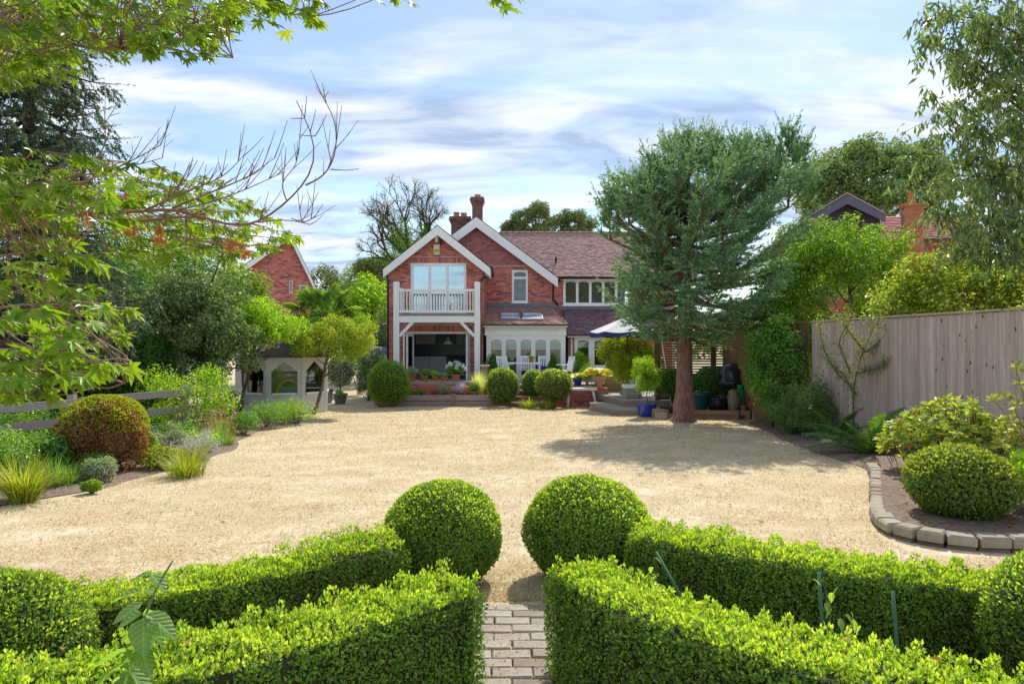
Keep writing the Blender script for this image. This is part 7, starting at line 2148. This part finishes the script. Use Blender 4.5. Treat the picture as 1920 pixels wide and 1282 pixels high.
# ------------------------------------------------------------------ beyond the right hand fence
L_SHRUB = leafm('fence_tree_leaf', [(.035, .085, .012), (.07, .15, .015), (.14, .24, .022), (.24, .33, .04)], .4, .45, gain=1.6)
Y = 17.5
tree('broadleaf_tree', 'big bright green bushy tree rising behind the closeboard fence', (HX(1590, Y), Y, ground(Y)), (HX(1590, Y), Y, 2.75), (2.15, 1.5, 2.0), L_SHRUB, 210, .36, 210, .085, .10, M_BARK, 901, lo=.55, zmin=-.9, extra=np.array([at(px, py, Y + .3) for px, py in ((1420, 600), (1440, 570), (1400, 610), (1470, 560), (1500, 590), (1380, 600), (1450, 600))]))
Y = 12.5
tree('bramble_thicket', 'bramble thicket with pale and rusty leaves topping the fence', (8.3, Y, ground(Y)), (8.1, Y, 2.15), (1.25, 1.5, 1.15), L_BRAMBLE, 110, .34, 230, .085, .05, M_TWIG, 902, lo=.5, cat='thicket', zmin=-.5)
tree('bramble_thicket', 'bramble thicket under the drooping gum tree leaves', (8.7, 9.6, ground(9.6)), (8.5, 9.6, 1.9), (1.2, 1.6, 1.0), L_BRAMBLE, 70, .34, 200, .085, .05, M_TWIG, 903, lo=.5, cat='thicket', zmin=-.5)
# eucalyptus: hanging narrow leaves on slender branches
t = thing('gum_tree', 'tall gum tree with hanging narrow leaves beyond the fence', 'tree', (8.6, 10.6, ground(10)))
r = np.random.default_rng(44); mb = MB(); LP = []
tr_ = limb(mb, (8.6, 10.6, ground(10) - .05), (7.75, 10.3, 8.2), .13, .05, 1, .03, 8, 14)
ends = [(1735, 70), (1750, 30), (1770, 120), (1745, 170), (1760, 230), (1790, 60), (1800, 20), (1800, 190), (1780, 290), (1770, 350), (1740, 340), (1800, 380), (1830, 100), (1850, 30), (1850, 180), (1840, 260), (1830, 330), (1880, 60), (1890, 140), (1890, 230), (1880, 320), (1860, 400), (1910, 30), (1915, 110), (1915, 200), (1915, 300), (1905, 390), (1820, 430), (1760, 400), (1880, 440), (1730, 300), (1950, 80), (1950, 220), (1950, 360), (1840, -30), (1900, -40), (1780, -30), (1710, 340), (1800, 460)]
for k, (px, py) in enumerate(ends):
    e = np.array(at(px, py, 10.0 + r.uniform(-.7, .9)))
    h = np.argmin(np.abs(tr_[:, 2] - (e[2] - .7))); h = max(h, 3)
    P = limb(mb, tr_[h], e, .024, .005, 60 + k, .10, 5, 9)
    for q in range(10):
        o_ = P[int(r.integers(4, 9))]; v = unit(np.array([r.normal(), r.normal(), r.uniform(-.7, .4)])); L = r.uniform(.25, .55)
        tw = [o_, o_ + v * L * .5, o_ + v * L + np.array([0, 0, -.10])]
        mb.tube(tw, [.005, .004, .002], 4)
        m = 22; s = r.random((m, 1)); LP.append(o_ + v * L * s + np.array([0, 0, -.1]) * s ** 2 + r.normal(size=(m, 3)) * .05)
mb.build('trunk', M_BARK, t, True)
LP = np.concatenate(LP); D_ = np.tile([0, 0, -1.0], (len(LP), 1)) + r.normal(size=LP.shape) * .55
leaves('crown', L_EUC, t, LP, unit(D_), .135, mode='out', spread=.3, up=-.1, aspect=.25, seed=45)
Y = 42
tree('oak_tree', 'wide rounded oak far behind the dark gabled house', (HX(1650, Y), Y, -.63), (HX(1640, Y), Y, HZ(350, Y) - .3), (4.4, 3.5, 2.9), L_OAK, 150, .68, 150, .24, .38, M_DARKBARK, 904, lo=.6, limbs=60)
tree('oak_tree', 'shorter oak standing beside the spruce and hiding the dark gable foot', (HX(1512, 25), 25, -.63), (HX(1512, 25), 25, HZ(500, 25)), (1.3, 1.2, 1.75), L_OAK, 60, .42, 180, .13, .16, M_DARKBARK, 905)
# ------------------------------------------------------------------ trees behind the house
Y = 50
for i, (px, py, rx, rz, lb) in enumerate(((1003, 415, 1.75, 1.5, 'tallest rounded tree showing above the house roof'), (1078, 426, 1.5, 1.25, 'rounded tree above the roof beside the tallest one'), (958, 432, .6, .55, 'small tree top just clearing the roof ridge'))):
    tree('roofline_tree', lb, (HX(px, Y), Y, -.63), (HX(px, Y), Y, HZ(py, Y)), (rx, rx, rz), L_FAR, int(26 + 20 * rx), .36, 130, .15, .16, M_DARKBARK, 910 + i, lo=.4)
# leafless tree with ivy
t = thing('bare_tree', 'nearly leafless spreading tree with ivy clad trunk behind the house', 'tree', (HX(776, 46), 46, -.63))
r = np.random.default_rng(71); mb = MB(); tips = []; ivy = []
def grow(p, d, L, rad, depth):
    n = 5; P = [p]; q = p.copy(); dd = d.copy()
    for i in range(n):
        dd = unit(dd + r.normal(size=3) * .10 + np.array([0, 0, .03])); q = q + dd * L / n; P.append(q.copy())
    mb.tube(P, np.linspace(rad, rad * .62, n + 1), 5 if depth < 3 else 3, False)
    if depth < 3: ivy.extend(P)
    if depth >= 6 or rad < .008: tips.append((q, dd)); return
    k = 2 if r.random() < .45 else 3
    for i in range(k):
        v = r.normal(size=3); v -= dd * (v @ dd); v /= np.linalg.norm(v)
        sp_ = r.uniform(.3, .75) if depth else r.uniform(.35, .75)
        nd = unit(dd + v * sp_ + np.array([0, 0, -.02 * depth]))
        grow(q, nd, L * r.uniform(.62, .84), rad * r.uniform(.5, .7), depth + 1)
    if depth > 0 and r.random() < .7:
        v = unit(r.normal(size=3)); grow(P[3], unit(dd * .5 + v), L * .5, rad * .35, depth + 2)
base = np.array([HX(776, 46), 46, -.63])
limb(mb, base, base + [0, 0, 7.2], .42, .34, 2, .01, 9, 8); ivy.extend([base + [0, 0, z] for z in np.linspace(4, 7.4, 14)])
for d0, L in (((-.6, .1, 1), 1.75), ((.05, -.3, 1), 2.05), ((.4, .2, 1), 1.8), ((-.2, .5, 1), 1.9), ((-1.0, -.2, .7), 1.4), ((.25, .3, 1), 1.95)):
    grow(base + [0, 0, 6.6 + r.uniform(0, .6)], unit(np.array(d0)), L, .20, 1)
mb.build('trunk', M_DARKBARK, t, True)
iv = np.array(ivy); Pq = np.repeat(iv, 70, 0) + r.normal(size=(len(iv) * 70, 3)) * np.array([.22, .22, .25])
leaves('ivy', L_MID, t, Pq, r.normal(size=Pq.shape), .12, seed=72)
tp = np.array([q for q, _ in tips]); Pq = np.repeat(tp, 9, 0) + r.normal(size=(len(tp) * 9, 3)) * .10
leaves('leaf_wisps', L_FAR, t, Pq, r.normal(size=Pq.shape), .07, seed=73)
print('bare tips', len(tips))
# low trees and hedges closing the view left of the house
for i, (px, py, Y, rx, rz, m, lb) in enumerate(((610, 560, 58, 2.2, 2.6, L_FAR, 'olive tree on the far skyline beside the neighbouring gable'), (655, 545, 62, 2.4, 2.4, L_OAK, 'pale green tree on the far skyline left of the house'), (705, 540, 55, 1.6, 2.4, L_OAK, 'green tree on the skyline touching the house corner'), (640, 590, 40, 1.9, 1.7, L_MID, 'mid green tree below the skyline beyond the palm'), (690, 575, 38, 1.2, 1.6, L_BRIGHT, 'bright green tree between palm and house corner'), (700, 505, 52, 1.1, .6, L_FAR, 'thin leaved branches reaching left of the gable'))):
    tree('skyline_tree', lb, (HX(px, Y), Y, -.63), (HX(px, Y), Y, HZ(py, Y)), (rx, rx, rz), m, 46, .55, 120, .2, .14, M_DARKBARK, 940 + i * 3, lo=.4)
# woods closing the horizon
r = np.random.default_rng(6)
a = np.linspace(-1.0, 1.0, 150); Cs = np.stack([95 * np.sin(a) + r.normal(size=150) * 3, 95 * np.cos(a) + r.normal(size=150) * 3, r.uniform(.5, 2.6, 150)], -1)
P, N = clump_points(Cs, r.uniform(2.0, 3.6, 150), 130, 8, .5)
o = leaves('distant_wood', L_OAK, None, P, N, .8, seed=9); o['kind'] = 'stuff'; tag(o, 'far belt of trees closing the horizon', 'trees')

# ------------------------------------------------------------------ groups: repeats of a kind share one phrase
GROUPS = {'box_hedge': 'clipped box hedges of the parterre', 'box_ball': 'clipped box balls of the parterre', 'clipped_ball': 'clipped bushes along the terrace and yard',
          'plant_cane': 'green canes between the hedges', 'rose_shoot': 'rose shoots among the hedges', 'border_shrub': 'shrubs in the flower borders', 'border_plant': 'plants in the flower borders',
          'terracotta_pot': 'terracotta pots about the terrace', 'pot_plant': 'plants growing in pots', 'planter_plant': 'plants in the timber planter', 'fern': 'ferns below the fence',
          'golden_fern': 'golden ferns by the steps', 'skyline_tree': 'trees on the skyline left of the house', 'roofline_tree': 'trees showing above the house roof', 'broadleaf_tree': 'broadleaf trees beyond the borders',
          'laurel_bush': 'laurels behind the rail fence', 'cone_topiary': 'cone topiaries before the sunroom', 'hosta': 'yellow hostas in pots', 'day_lily': 'strap leaved clumps', 'bramble_thicket': 'brambles over the fence',
          'oak_tree': 'oaks behind the dark gabled house', 'closeboard_fence': 'closeboard fence along the right border', 'sleeper_edging': 'timber sleeper edgings', 'terrace_wall': 'brick walls of the terrace',
          'neighbouring_house': 'neighbouring houses', 'spruce_tree': 'spruces in the garden', 'climbing_shrub': 'climbers at the fence', 'variegated_shrub': 'variegated shrubs by the deck', 'border_rock': 'rocks among the ferns', 'planter_pot': 'grey pots left of the house', 'glazed_pot': 'blue glazed pots'}
for o in list(bpy.data.objects):
    if o.parent is None and 'category' in o.keys() and 'group' not in o.keys():
        k = o.name.split('.')[0]
        if k in GROUPS: o['group'] = GROUPS[k]
